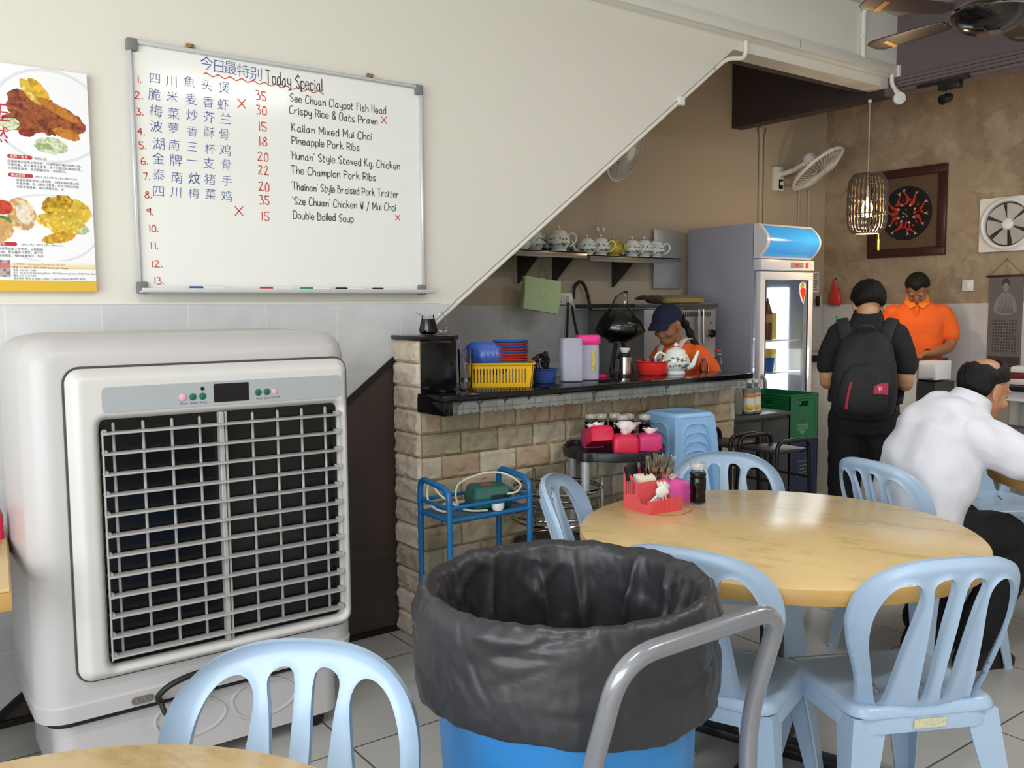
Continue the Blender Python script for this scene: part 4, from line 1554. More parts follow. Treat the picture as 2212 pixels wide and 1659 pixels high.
t = thing('cutlery_tub', 'dark blue plastic tub of black spoons on the bar', 'tub', (2.635, 3.33, ZT))
MB().lathe([(0, .001), (.048, .001), (.052, .006), (.064, .062), (.070, .066), (.070, .070), (.061, .068), (.049, .008), (0, .006)], 40, fold=lambda r, z, a: r+(.0015*math.cos(a*18) if .05 < z else 0)).build('tub', 'tub_blue', t)
for i in range(9):
    a = i*2.4
    r_ = .018+.02*((i*7) % 5)/5
    p0 = Vector((.02*math.cos(a), .02*math.sin(a), .01))
    p1 = Vector((r_*1.3*math.cos(a)-.012*(i % 3), r_*1.3*math.sin(a), .075+.012*(i % 4)))
    d_ = (p1-p0).normalized()
    m = MB()
    m.tube([p0, p1], .0032, 8)
    bowl_dir = Vector((math.cos(a+1), math.sin(a+1), 0))
    m.tube(spl([p1, p1+d_*.012+bowl_dir*.006, p1+d_*.024+bowl_dir*.004, p1+d_*.03-bowl_dir*.012, p1+d_*.012-bowl_dir*.024], 4), [.004, .006, .009, .010, .009, .009, .010, .011, .011, .011, .011, .012, .010, .008, .006, .005, .004][:17], 8, flat=((0, 0, 1), .5))
    o = m.build('soup_spoon', 'black_plastic', loc=(2.635, 3.33, ZT))
    tag(o, 'black plastic soup spoon standing among others in the dark blue tub', 'spoon', 'black spoons in the blue tub')


def jug(name, label, loc, rz, lid):
    t = thing(name, label, 'container', loc, rz)
    rg = []
    for z_, hw in ((.002, .046), (.006, .052), (.10, .054), (.19, .052), (.205, .049), (.21, .047)):
        rg.append(((0, 0, z_), (hw, 0, 0), (0, hw, 0), 5.0))
    MB().loft(rg, n=40).build('body', 'frosted', t, smooth=50)
    m = MB()
    m.loft([((0, 0, .012), (.047, 0, 0), (0, .047, 0), 5), ((0, 0, .013), (.047, 0, 0), (0, .047, 0), 5)], n=32)
    m.build('base_fold', 'frosted', t)
    if lid:
        MB().loft([((0, 0, .178), (.057, 0, 0), (0, .057, 0), 4), ((0, 0, .182), (.060, 0, 0), (0, .060, 0), 4), ((0, 0, .215), (.060, 0, 0), (0, .060, 0), 4), ((0, 0, .224), (.054, 0, 0), (0, .054, 0), 4)], n=40).build('lid', 'pink_plastic', t, smooth=50)
        MB().prism(rrect(.018, .10, .004, 3), .001, TR(.022, -.0565, .10, rx=PI/2)).build('side_label', mat('label_mix', '#c9b45a', rough=.5, var=.4, scale=60), t)
    else:
        MB().loft([((0, 0, .208), (.05, 0, 0), (0, .05, 0), 5), ((0, 0, .212), (.046, 0, 0), (0, .046, 0), 5)], n=40).build('lid', 'frosted', t)


jug('storage_container', 'frosted plastic container without a coloured lid on the bar', (2.785, 3.31, ZT), R(-30), False)
jug('storage_container', 'frosted plastic container with a bright pink lid on the bar', (2.905, 3.325, ZT), R(-35), True)
m = MB().lathe([(0, 0), (.06, 0), (.062, .004), (.062, .010), (.055, .012), (0, .012)], 36)
tag(m.build('loose_lid', 'pink_plastic', loc=(3.07, 3.455, ZT)), 'flat bright pink lid lying on the bar behind the thermos mug', 'lid')
t = thing('thermos_mug', 'steel thermos mug with black handle on the bar', 'mug', (3.19, 3.36, ZT))
MB().lathe([(0, .006), (.033, .006), (.0335, .012), (.0335, .10), (.032, .106), (0, .106)], 32).build('body', 'polished_steel', t)
MB().lathe([(0, 0), (.036, 0), (.036, .012), (.0335, .014)], 32).build('base_ring', 'black_plastic', t)
MB().lathe([(.034, .102), (.036, .106), (.036, .118), (.03, .124), (0, .124)], 32).build('lid', 'black_plastic', t)
MB().tube(spl([(-.028, .02, .10), (-.05, .037, .10), (-.056, .042, .085), (-.052, .039, .07), (-.056, .042, .055), (-.052, .039, .04), (-.054, .041, .024), (-.036, .027, .016)], 5), .0062, 8).build('handle', 'black_plastic', t)
m = MB().lathe([(0, 0), (.016, 0), (.018, .004), (.026, .016), (.028, .024), (.0265, .024), (.022, .014), (0, .008)], 28)
tag(m.build('small_bowl', 'porcelain', loc=(3.19, 3.36, ZT+.1245)), 'tiny white bowl balanced on the steel thermos mug', 'bowl')
t = thing('plastic_basin', 'small red plastic basin holding glasses and tongs on the bar', 'basin', (3.40, 3.37, ZT))
MB().lathe([(0, .002), (.072, .002), (.078, .008), (.088, .066), (.097, .070), (.098, .075), (.085, .074), (.074, .010), (0, .008)], 48).build('basin', 'red_plastic', t)
for i, (x, y) in enumerate(((-.015, .02), (.03, -.005))):
    tag(MB().lathe([(0, 0), (.026, 0), (.031, .075), (.0295, .075), (.025, .006), (0, .006)], 24).build('drinking_glass', 'thin_glass', loc=(3.40+x, 3.37+y, ZT+.012)), ('clear glass in the red basin, the one farther from the teapot', 'clear glass in the red basin, the one nearer the teapot')[i], 'glass', 'glasses in the red basin')
t = thing('ice_tongs', 'steel tongs resting across the rim of the red basin', 'tongs', (3.43, 3.33, ZT+.072))
for s in (-1, 1):
    MB().tube([(-.03, s*.004+.02, -.02), (.02, s*.012-.015, .012), (.07, s*.010-.05, .042), (.092, -.062, .052)], [.004, .006, .007, .005], 8, flat=((0, 0, 1), .4)).build('arm', 'polished_steel', t)


def teapot(t, body_mat='porcelain', decor=True, s=1.0, lid_up=0.0):
    S = Matrix.Scale(s, 4)
    MB().lathe([(0, 0), (.046, 0), (.048, .004), (.046, .014), (.044, .018), (.056, .03), (.070, .055), (.069, .078), (.058, .10), (.050, .108), (.052, .112), (.046, .112)], 36, S).build('body', body_mat, t, smooth=50)
    l_ = MB().lathe([(.0515, .112), (.050, .118), (.040, .128), (.016, .137), (.010, .140), (.0, .140)], 32, S).build('lid', body_mat, t, smooth=50)
    MB().ball((0, 0, .149), .0115, 14, 10, S).build('lid_knob', body_mat, l_)
    sp_ = spl([(.055, 0, .035), (.085, 0, .045), (.10, 0, .075), (.118, 0, .118)], 6)
    MB().tube(sp_, [.019-.0125*i/(len(sp_)-1) for i in range(len(sp_))], 12, False, S).build('spout', body_mat, t)
    MB().tube(spl([(-.056, 0, .10), (-.085, 0, .112), (-.105, 0, .09), (-.10, 0, .06), (-.066, 0, .034)], 6), .0058, 10, False, S).build('handle', body_mat, t)
    if decor:
        m = MB()
        rd = random.Random(4)
        for k in range(2):
            for i in range(34):
                a = (k*PI)+R(90)+rd.uniform(-.85, .85)
                zz = rd.choice((.040, .044, .048, .05, .074, .08, .085))
                rr = .0625+.0095*math.exp(-((zz-.065)/.02)**2)+.0012
                w_ = rd.uniform(.003, .008)
                m.ball((rr*math.cos(a), rr*math.sin(a), zz), (w_, w_, rd.uniform(.002, .007)), 8, 5, S @ TR(), rd.choice((0, 0, 1)))
        m.build('painted_pattern', ['paint_grey', 'paint_olive'], t)
        m = MB().tube([(.0125*math.cos(R(20*i)), .0125*math.sin(R(20*i)), .140) for i in range(18)], .002, 6, True, S)
        m.build('knob_string', 'paint_red', t)


mat('paint_grey', '#5d666b', rough=0.3, var=.3, scale=200)
mat('paint_olive', '#8f9a5c', rough=0.3, var=.3, scale=200)
mat('paint_red', '#c8403c', rough=0.4)
mat('porcelain_yellow', '#c9b63a', rough=0.2, var=.03)
tp = thing('teapot', 'large white teapot with a painted scene on the bar, beside the red basin', 'teapot', (3.505, 3.30, ZT), R(-30))
teapot(tp, s=1.05)
t = thing('water_bottle', 'clear bottle with a blue cap at the far end of the bar', 'bottle', (3.76, 3.33, ZT))
MB().lathe([(0, 0), (.02, 0), (.024, .004), (.024, .03), (.02, .045), (.010, .056), (.009, .06)], 20).build('body', 'thin_glass', t)
MB().lathe([(.0115, .058), (.0115, .074), (0, .075)], 16).build('cap', mat('cap_blue2', '#2a45b8', rough=.4), t)

# ================================================================ kitchen niche behind the bar
mat('shelf_steel', '#8f8b86', rough=0.22, metal=0.9, var=0.08)
mat('dark_steel', '#4f4b48', rough=0.4, metal=0.7, var=0.1)


def shelf(name, label, x0, x1, z, brs):
    t = thing(name, label, 'shelf', ((x0+x1)/2, YK-.15, z))
    w = x1-x0
    m = MB().box((0, 0, -.004), (w, .29, .008))
    m.box((0, -.142, -.022), (w, .006, .042), bev=.001)
    m.build('shelf_board', 'shelf_steel', t)
    m = MB().box((0, .137, .02), (w, .006, .06))
    m.build('back_lip', 'shelf_steel', t)
    for bx in brs:
        m = MB().prism([(0, 0), (.27, 0), (.27, -.20), (.25, -.20)], .004, TR(bx-(x0+x1)/2, -.13, -.008, rz=PI/2) @ TR(rx=PI/2))
        m.build('bracket', 'dark_steel', t)


shelf('wall_shelf', 'steel wall shelf half hidden by the stair slope, with a pair of teapots', 3.20, 3.975, 1.83, (3.60, 3.90))
shelf('wall_shelf', 'steel wall shelf with a row of teapots beside the fridge', 4.0, 4.885, 1.812, (4.46,))
G2 = 'teapots on the kitchen shelves'
z2, z1 = 1.8125, 1.8305
rot0 = R(143)
for lab_, x, y, z_, s, rz in (
        ('biggest white teapot on the left shelf, with the spout turned left', 3.84, 4.69, z1, 1.12, rot0-R(10)),
        ('white teapot at the back of the left shelf, half behind the biggest one', 3.70, 4.78, z1, 1.05, R(20)),
        ('white teapot at the left end of the right shelf', 4.10, 4.70, z2, .92, rot0),
        ('white teapot left of the yellow one on the right shelf', 4.235, 4.71, z2, .98, rot0),
        ('white teapot right of the yellow one, its spout showing', 4.53, 4.70, z2, .95, rot0-R(5)),
        ('white teapot second from the right end of the right shelf', 4.67, 4.72, z2, 1.0, rot0),
        ('white teapot at the right end of the right shelf, nearest the fridge', 4.80, 4.73, z2, 1.0, rot0)):
    tp2 = dup(tp, (x, y, z_), rz, lab_, G2)
    tp2.scale = (s/1.05,)*3
tag(tp, group=None)
t = thing('teapot', 'yellow teapot among the white ones on the kitchen shelf', 'teapot', (4.385, 4.74, z2), R(100), G2)
teapot(t, 'porcelain_yellow', False, .95)
m = MB().lathe([(0, 0), (.04, 0), (.042, .006), (.06, .03), (.068, .055), (.066, .055), (.056, .03), (0, .012)], 28)
tag(m.build('porcelain_bowl', 'porcelain', loc=(3.50, 4.66, z1)), 'white bowl on the left shelf, against the stair slope', 'bowl')
m = MB().box((0, 0, .045), (.10, .08, .09), bev=.01)
tag(m.build('dark_canister', 'dark_steel', loc=(3.93, 4.76, z1)), 'small dark canister at the right end of the left shelf', 'canister')
m = MB().box((5.02, YK-.03, 1.82), (.30, .006, .44), bev=.001)
tag(m.build('splash_sheet', mat('sheet_steel', '#b7bab8', rough=.35, metal=.5), None), 'pale metal sheet on the wall behind the teapots', 'metal sheet')

# sockets, cords, hoses
t = thing('wall_socket', 'white double wall socket between the green bag and the hose', 'socket', (4.006, YK-.014, 1.52))
for i, x in enumerate((-.04, .04)):
    f_ = MB().box((x, 0, 0), (.078, .012, .082), bev=.003).build('face_plate', 'white_plastic', t)
    MB().box((x+.02, -.008, .018), (.014, .008, .022), bev=.002).build('switch', 'white_plastic', f_)
    m = MB()
    for dx, dz in ((0, .012), (-.014, -.012), (.014, -.012)):
        m.box((x-.006+dx, -.0066, dz-.01), (.004, .002, .010))
    m.build('pin_holes', 'black_plastic', f_)
MB().box((.03, -.022, -.005), (.036, .04, .045), bev=.006).build('plug', 'white_plastic', t)
for lab_, pts in (('black power cord hanging from the wall socket, the left one', [(4.03, YK-.03, 1.50), (4.025, YK-.03, 1.40), (4.0, YK-.05, 1.2), (3.98, YK-.08, 1.0)]),
                  ('black power cord hanging from the wall socket, the right one', [(4.075, YK-.02, 1.47), (4.09, YK-.02, 1.38), (4.13, YK-.04, 1.2), (4.20, YK-.06, 1.0)])):
    tag(MB().tube(spl(pts, 8), .0075, 8).build('black_cable', 'rubber'), lab_, 'cord')
m = MB().tube(spl([(4.09, YK-.02, 1.52), (4.09, YK-.03, 1.60), (4.13, YK-.04, 1.64), (4.18, YK-.04, 1.60), (4.215, YK-.04, 1.50), (4.26, YK-.04, 1.30), (4.33, YK-.04, 1.05), (4.36, YK-.05, .95)], 8), .011, 10)
tag(m.build('hose', 'rubber'), 'black hose looped up the tiled kitchen wall', 'hose')
# green paper bag hanging from the shelf bracket
mat('green_paper', '#b3ca97', rough=0.6, var=0.03)
t = thing('gift_bag', 'pale green paper gift bag hanging under the left shelf', 'bag', (3.66, 4.66, 1.54), R(-20))
m = MB().loft([((.0, 0, -.105), (.125, 0, 0), (0, .05, 0), 14), ((0, 0, .0), (.128, 0, 0), (0, .048, 0), 14), ((-.01, 0, .11), (.13, 0, 0), (0, .03, 0), 10)], n=32)
o = m.build('bag_body', 'green_paper', t, smooth=25)
o.rotation_euler = (0, R(9), 0)
m = MB().tube(spl([(-.02, -.03, .10), (-.015, -.02, .16), (.0, -.01, .20), (.02, -.02, .16), (.03, -.03, .10)], 5), .0025, 6)
m.build('cord_handle', mat('cord_brown', '#6e5f4c', rough=.7), t)
m = MB()
for a in range(12):
    m.ball((.022*math.cos(R(30*a)), -.0505, .022*math.sin(R(30*a))), (.006, .0015, .006), 8, 5)
m.build('printed_wreath', mat('wreath', '#c4cf9e', rough=.6), t)

# steamer with its mat, gloves and rods
t = thing('steam_cabinet', 'stainless steamer with a black knob, against the kitchen wall', 'steamer', (4.47, 4.47, 0))
MB().box((.03, .0, .72), (.70, .56, 1.44), bev=.006).build('cabinet', mat('brushed', '#8f9092', rough=.35, metal=.6, var=.03), t)
MB().box((-.02, 0, 1.465), (.80, .60, .03), bev=.004).build('lid', 'dark_steel', t)
m = MB()
for i in range(20):
    m.box((-.02+i*.018, -.282, 1.405), (.004, .004, .03))
m.build('vents', 'screen_black', t)
k = MB().lathe([(0, 0), (.032, 0), (.032, .008), (.026, .012), (.02, .03), (0, .03)], 24, TR(.335, -.28, 1.27, rx=PI/2)).build('knob', 'black_plastic', t)
MB().box((0.335, -.315, 1.27), (.01, .012, .046), bev=.002).build('knob_grip', 'black_plastic', k)
MB().lathe([(.033, 0), (.037, 0), (.037, .006), (.033, .006)], 24, TR(.335, -.28, 1.27, rx=PI/2)).build('knob_ring', 'polished_steel', t)
MB().ball((.33, -.283, 1.345), (.008, .004, .005), 8, 6).build('badge', 'screen_black', t)
m = MB().tube([(.36, -.28, 1.10), (.36, -.34, 1.10), (.36, -.35, 1.06)], .008, 8)
m.box((.36, -.33, 1.125), (.05, .012, .012), bev=.003)
m.build('tap', 'polished_steel', t)
MB().lathe([(0, -.006), (.02, -.006), (.022, 0), (.02, .006), (0, .006)], 12, TR(.345, -.33, 1.15)).build('tap_handle', 'red_plastic', t)
m = MB().loft([((4.62, 4.35, 1.485), (.18, -.04, 0), (.04, .16, 0), 3), ((4.62, 4.35, 1.515), (.17, -.04, 0), (.04, .15, 0), 3), ((4.62, 4.37, 1.535), (.11, -.03, 0), (.03, .10, 0), 3)], n=32, dome=.1)
tag(m.build('straw_mat', mat('straw', '#8c8050', rough=.9, var=.15, scale=60, bump=.5, bscale=120)), 'folded khaki straw mat on top of the steamer', 'mat')
t = thing('work_glove', 'dark brown work glove beside the straw mat on the steamer', 'glove', (4.33, 4.28, 1.482), R(-20))
mat('glove_brown', '#3a2f28', rough=.9, var=.15)
m = MB().box((0, 0, .028), (.10, .09, .05), bev=.02, seg=3)
for i in range(4):
    m.tube([(-.03, -.03+.022*i, .03+.006*(i % 2)), (-.075, -.036+.025*i, .035+.01*(i % 2)), (-.10-.006*i, -.038+.025*i, .03)], [.012, .011, .008], 8)
m.tube([(.0, -.04, .03), (-.03, -.07, .035)], [.012, .01], 8)
m.build('glove_body', 'glove_brown', t)
for i, (x, lb) in enumerate(((4.655, 'thin steel rod hanging on the steamer front, the left one'), (4.70, 'thin steel rod hanging on the steamer front, the right one'))):
    tag(MB().tube([(x, 4.17, 1.44), (x, 4.17, 1.20)], .010, 10).build('steel_rod', 'polished_steel'), lb, 'rod', 'steel rods on the steamer')

# black bag on its stand
t = thing('bag_stand', 'thin black stand with splayed legs behind the red basin', 'stand', (3.60, 3.85, 0))
for dx, dy in ((-.06, .02), (.10, -.06), (.03, .10)):
    MB().tube([(dx*.2, dy*.2, 1.26), (dx, dy, 1.0), (dx*2.2, dy*2.2, 0.0)], .011, 8).build('leg', 'black_plastic', t)
MB().lathe([(0, 1.25), (.06, 1.25), (.06, 1.262), (0, 1.262)], 20).build('top_disc', 'black_plastic', t)
t = thing('plastic_bag', 'shiny black plastic bag in a clear wrapper in front of the woman', 'bag', (3.60, 3.84, 1.262))
mat('bag_shiny', '#121113', rough=.16, var=.1, bump=.8, bscale=18)
glassmix('clear_film', '#eef0f2', .3, .12)
m = MB()
rg = []
for z_, a, b in ((0, .05, .05), (.02, .10, .08), (.07, .125, .10), (.12, .09, .075), (.16, .04, .035), (.175, .012, .012)):
    rg.append(((0, 0, z_), (a*.806, -a*.59, 0), (b*.59, b*.806, 0), 2.2))
m.loft(rg, n=40)
m.v = [(x+.014*noise.noise((x*18, y*18, z*14)), y+.014*noise.noise((x*18+5, y*18, z*14)), z) for x, y, z in m.v]
m.build('black_bag', 'bag_shiny', t, smooth=180)
m = MB().loft([((0, 0, .0), (.05, -.04, 0), (.05, .06, 0)), ((0, 0, .05), (.125, -.09, 0), (.07, .10, 0)), ((.0, 0, .12), (.10, -.07, 0), (.06, .08, 0)), ((.0, 0, .20), (.045, -.03, 0), (.02, .03, 0)), ((.01, -.01, .26), (.03, -.02, 0), (.012, .02, 0)), ((.03, -.02, .29), (.006, -.004, 0), (.004, .004, 0))], n=36)
m.v = [(x+.01*noise.noise((x*25, y*25, z*20+3)), y+.01*noise.noise((x*25+5, y*25, z*20)), z) for x, y, z in m.v]
m.build('clear_wrapper', 'clear_film', t, smooth=180)


def wall_fan(name, label, mount, hub, axis, r, plate=True):
    """mount: point on the wall; hub: cage centre; axis: direction the fan blows"""
    t = thing(name, label, 'fan', hub)
    ax = Vector(axis).normalized()
    q = ax.to_track_quat('Z', 'Y').to_matrix().to_4x4()
    MB().lathe([(r-.012, -.012), (r, -.008), (r, .008), (r-.012, .012)], 48, q).build('cage_rim', 'white_plastic', t)
    m = MB()
    for i in range(48):
        a = 2*PI*i/48
        m.tube([(.05*math.cos(a), .05*math.sin(a), .055), (.6*r*math.cos(a), .6*r*math.sin(a), .05), (r*.99*math.cos(a), r*.99*math.sin(a), .004)], .0016, 4, False, q)
    m.build('front_grille', 'white_plastic', t)
    m = MB()
    for i in range(40):
        a = 2*PI*i/40
        m.tube([(.06*math.cos(a), .06*math.sin(a), -.05), (.75*r*math.cos(a), .75*r*math.sin(a), -.045), (r*.99*math.cos(a), r*.99*math.sin(a), -.004)], .0016, 4, False, q)
    m.build('rear_grille', 'white_plastic', t)
    MB().lathe([(0, .058), (.048, .056), (.05, .05), (.045, .045), (0, .045)], 28, q).build('centre_badge', 'white_plastic', t)
    for i in range(3):
        m = MB()
        vs, fs = [], []
        for a in range(9):
            for b in range(5):
                th = R(120*i)+R(-44+11*a)
                rr = .035+(r*.86-.035)*b/4*(1-.10*abs(a-4)/4)
                vs.append((rr*math.cos(th), rr*math.sin(th), .018-.036*a/8))
        for a in range(8):
            for b in range(4):
                k_ = a*5+b
                fs.append([k_, k_+1, k_+6, k_+5])
        m.add(vs, fs, q)
        m.add([(x, y, z-.002) for x, y, z in vs], [f[::-1] for f in fs], q)
        m.build('blade', mat('fan_blade_grey', '#9a9a9a', rough=.4), t)
    MB().lathe([(0, -.15), (.04, -.148), (.055, -.13), (.058, -.06), (.05, -.045), (0, -.045)], 28, q).build('motor', 'white_plastic', t)
    d_ = Vector(mount)-Vector(hub)
    back = ax*-.10
    MB().tube([back, (back+d_)*.5+Vector((0, 0, -.02)), d_], .022, 12).build('arm', 'white_plastic', t)
    if plate:
        MB().box((d_.x, d_.y+.02-.02, d_.z-.03), (.12, .045, .20), bev=.01).build('mount', 'white_plastic', t)
        MB().box((d_.x+.012, d_.y-.026, d_.z-.075), (.05, .008, .08), bev=.006).build('control_recess', 'screen_black', t)
        MB().lathe([(0, 0), (.018, 0), (.016, .012), (0, .012)], 16, TR(d_.x+.012, d_.y-.03, d_.z-.07, rx=PI/2)).build('control_knob', 'white_plastic', t)


wall_fan('wall_fan', 'white wall fan tilted down beside the brown plaster wall', (6.345, YK-.025, 2.56), (6.47, 4.52, 2.585), (.213, -.588, -.78), .25)
wall_fan('wall_fan', 'white wall fan half hidden behind the stair slope', (4.24, YK-.025, 2.54), (4.325, 4.56, 2.53), (.3, -.85, -.42), .215)
for x, lb in ((4.28, 'fan pull cord with a bead above the teapots, the left one'), (4.335, 'fan pull cord with a bead above the teapots, the right one')):
    t = thing('pull_cord', lb, 'pull cord', (x, YK-.06, 2.0), group='pull cords above the teapots')
    MB().tube([(0, 0, .02), (0, 0, .46)], .002, 6).build('string', 'beige_paint', t)
    MB().lathe([(0, .03), (.007, .028), (.012, .005), (.011, 0), (0, 0)], 12, TR(z=.0)).build('bead', 'white_plastic', t)
# ================================================================ in front of the bar
mat('trolley_blue', '#1b659c', rough=0.3, var=0.04)
mat('trolley_shelf', '#3d5f77', rough=0.5, var=0.1)
tx0, tx1, ty0, ty1 = 1.80, 2.19, 2.87, 3.09
t = thing('trolley', 'small blue tube-frame trolley against the stone bar', 'trolley', ((tx0+tx1)/2, (ty0+ty1)/2, 0))
PT2 = Matrix.Translation((-(tx0+tx1)/2, -(ty0+ty1)/2, 0))
for x in (tx0, tx1):
    MB().tube(fil([(x, ty1, .03), (x, ty1, .775), (x, ty0, .755), (x, ty0, .03)], .05, 8), .0125, 12, False, PT2).build('side_loop', 'trolley_blue', t)
for z_ in (.635, .30):
    m = MB().box(((tx0+tx1)/2, (ty0+ty1)/2, z_), (tx1-tx0, ty1-ty0, .006), PT2)
    m.build('shelf', 'trolley_shelf', t)
    for dz, r_ in ((.0, .009), (.05, .008)):
        for a, b in (((tx0, ty0), (tx1, ty0)), ((tx0, ty1), (tx1, ty1)), ((tx0, ty0), (tx0, ty1)), ((tx1, ty0), (tx1, ty1))):
            MB().tube([(a[0], a[1], z_+dz), (b[0], b[1], z_+dz)], r_, 8, False, PT2).build('rail', 'trolley_blue', t)
for x in (tx0, tx1):
    for y in (ty0, ty1):
        MB().lathe([(0, -.01), (.02, -.01), (.02, .01), (0, .01)], 14, PT2 @ TR(x, y, .02, rx=PI/2)).build('caster', 'rubber', t)
mat('case_green', '#1d5a52', rough=.45, var=.05)
t = thing('charger_case', 'dark green plastic charger case with a red sticker on the blue trolley', 'charger', (2.06, 2.985, .639), R(-14))
MB().loft([((0, 0, .0), (.075, 0, 0), (0, .06, 0), 6), ((0, 0, .01), (.085, 0, 0), (0, .07, 0), 6), ((0, 0, .05), (.088, 0, 0), (0, .073, 0), 6), ((0, 0, .053), (.086, 0, 0), (0, .071, 0), 6), ((0, 0, .085), (.078, 0, 0), (0, .062, 0), 6), ((0, 0, .092), (.07, 0, 0), (0, .055, 0), 6)], n=48).build('case', 'case_green', t, smooth=35)
m = MB()
for i in range(9):
    m.box((-.01+.009*i, -.0745, .045), (.0035, .004, .035))
m.build('vents', 'black_plastic', t)
MB().prism(rrect(.045, .022, .003, 3), .001, TR(-.01, 0, .0922)).build('red_sticker', 'paint_red', t)
mat('cable_white', '#d8d4c8', rough=.5)
m = MB().tube(spl([(2.10, 2.90, .70), (2.15, 2.90, .705), (2.185, 2.93, .73), (2.15, 3.0, .765), (2.08, 3.05, .765), (1.98, 3.07, .735), (1.95, 3.06, .69), (1.94, 3.03, .646), (1.86, 2.98, .645), (1.82, 3.02, .66), (1.815, 3.06, .70), (1.84, 3.08, .755), (1.87, 3.05, .70), (1.93, 2.96, .648), (2.0, 2.90, .646)], 8), .0045, 8)
tag(m.build('power_cable', 'cable_white'), 'white cable looping over the charger case and the trolley rails', 'cable')
t = thing('plug_adapter', 'white plug adapter on the front edge of the blue trolley', 'plug', (2.04, 2.885, .645))
MB().lathe([(0, 0), (.020, 0), (.026, .012), (.026, .03), (0, .03)], 20).build('body', 'white_plastic', t)
m = MB().lathe([(0, 0), (.10, 0), (.11, .01), (.115, .05), (.108, .05), (.10, .012), (0, .01)], 36)
o = tag(m.build('serving_tray', mat('dark_red', '#7e2a2c', rough=.4, var=.08), loc=(1.93, 2.97, .304)), 'dark red round plastic dish on the lower trolley shelf', 'dish')
m = MB().box((0, 0, .058), (.11, .06, .012), bev=.003)
o = m.build('paper_box', 'white_plastic', loc=(1.93, 2.96, .304))
o.rotation_euler = (0, 0, .3)
tag(o, 'flat white paper box on the dark red dish', 'box')
m = MB().lathe([(0, 0), (.09, 0), (.135, .035), (.138, .05), (.13, .05), (.085, .01), (0, .01)], 36)
tag(m.build('frying_pan', 'black_plastic', loc=(2.10, 2.99, .304)), 'black shallow pan on the lower trolley shelf, behind the dark red dish', 'pan')

# chrome ring rack
t = thing('ring_rack', 'empty chrome rack of three wide rings between the trolley and the round side table', 'rack', (2.45, 3.02, 0))
mat('chrome', '#b3aca0', rough=.12, metal=1.0, var=.05)
for z_ in (.665, .555, .42):
    MB().tube([(.195*math.cos(R(6*i)), .195*math.sin(R(6*i)), z_) for i in range(60)], .0095 if z_ > .6 else .008, 10, True).build('ring', 'chrome', t)
MB().tube([(.195*math.cos(R(6*i)), .195*math.sin(R(6*i)), .53) for i in range(60)], .006, 8, True).build('ring', 'chrome', t)
for a in (-40, 80, 200):
    MB().tube([(.207*math.cos(R(a)), .207*math.sin(R(a)), .02), (.207*math.cos(R(a)), .207*math.sin(R(a)), .715)], .009, 10).build('post', 'chrome', t)
    MB().lathe([(0, 0), (.016, 0), (.016, .02), (0, .02)], 12, TR(.207*math.cos(R(a)), .207*math.sin(R(a)), 0)).build('foot', 'rubber', t)
MB().lathe([(0, .405), (.19, .405), (.19, .413), (0, .413)], 40).build('base_plate', 'dark_steel', t)

# round black side table on silver legs
rx, ry, rz_ = 2.775, 2.995, .80
t = thing('side_table', 'black round-topped side table with silver legs, full of tissue boxes and sauce bottles', 'table', (rx, ry, 0))


def tray_r(a):
    e = 0
    for k in (0, 90, 180, 270):
        d_ = math.atan2(math.sin(a-R(k+EA)), math.cos(a-R(k+EA)))
        e = max(e, math.exp(-(d_/.13)**4))
    return e


EA = -75
m = MB()
NA = 144
pr_ = [(0, rz_+.006), (.215, rz_+.006), (.222, rz_+.020), (.232, rz_+.022), (.236, rz_+.014), (.234, rz_-.016), (.225, rz_-.02), (0, rz_-.006)]
m.lathe(pr_, NA, fold=lambda r, z, a: r+(.026*tray_r(a) if r > .2 else 0))
m.build('tray_top', 'black_plastic', t)
for k in range(4):
    a = R(EA+90*k)
    MB().tube([(.232*math.cos(a), .232*math.sin(a), .02), (.232*math.cos(a), .232*math.sin(a), rz_-.01)], .019, 16).build('leg', mat('silver_leg', '#b4b6ba', rough=.35, metal=.3), t)
    MB().lathe([(0, 0), (.022, 0), (.022, .03), (0, .03)], 14, TR(.232*math.cos(a), .232*math.sin(a), 0)).build('foot', 'black_plastic', t)
MB().lathe([(0, .24), (.20, .24), (.21, .25), (.21, .27), (.2, .26), (0, .25)], 48).build('lower_shelf', 'black_plastic', t)
m = MB().lathe([(0, 0), (.05, 0), (.055, .01), (.06, .13), (.055, .13), (.05, .012), (0, .01)], 28)
tag(m.build('bucket', mat('pail_blue', '#1f6fb0', rough=.35), loc=(rx+.05, ry-.03, .262)), 'blue pail on the low shelf of the round side table', 'pail')
mat('tissue_paper', '#f1ece8', rough=.9, var=.02)
mat('box_red', '#d41f48', rough=.4, var=.03)
mat('box_magenta', '#d02a70', rough=.4, var=.03)
mat('box_purple', '#a83578', rough=.4)
mat('box_pink', '#ea5fb4', rough=.4, var=.02)


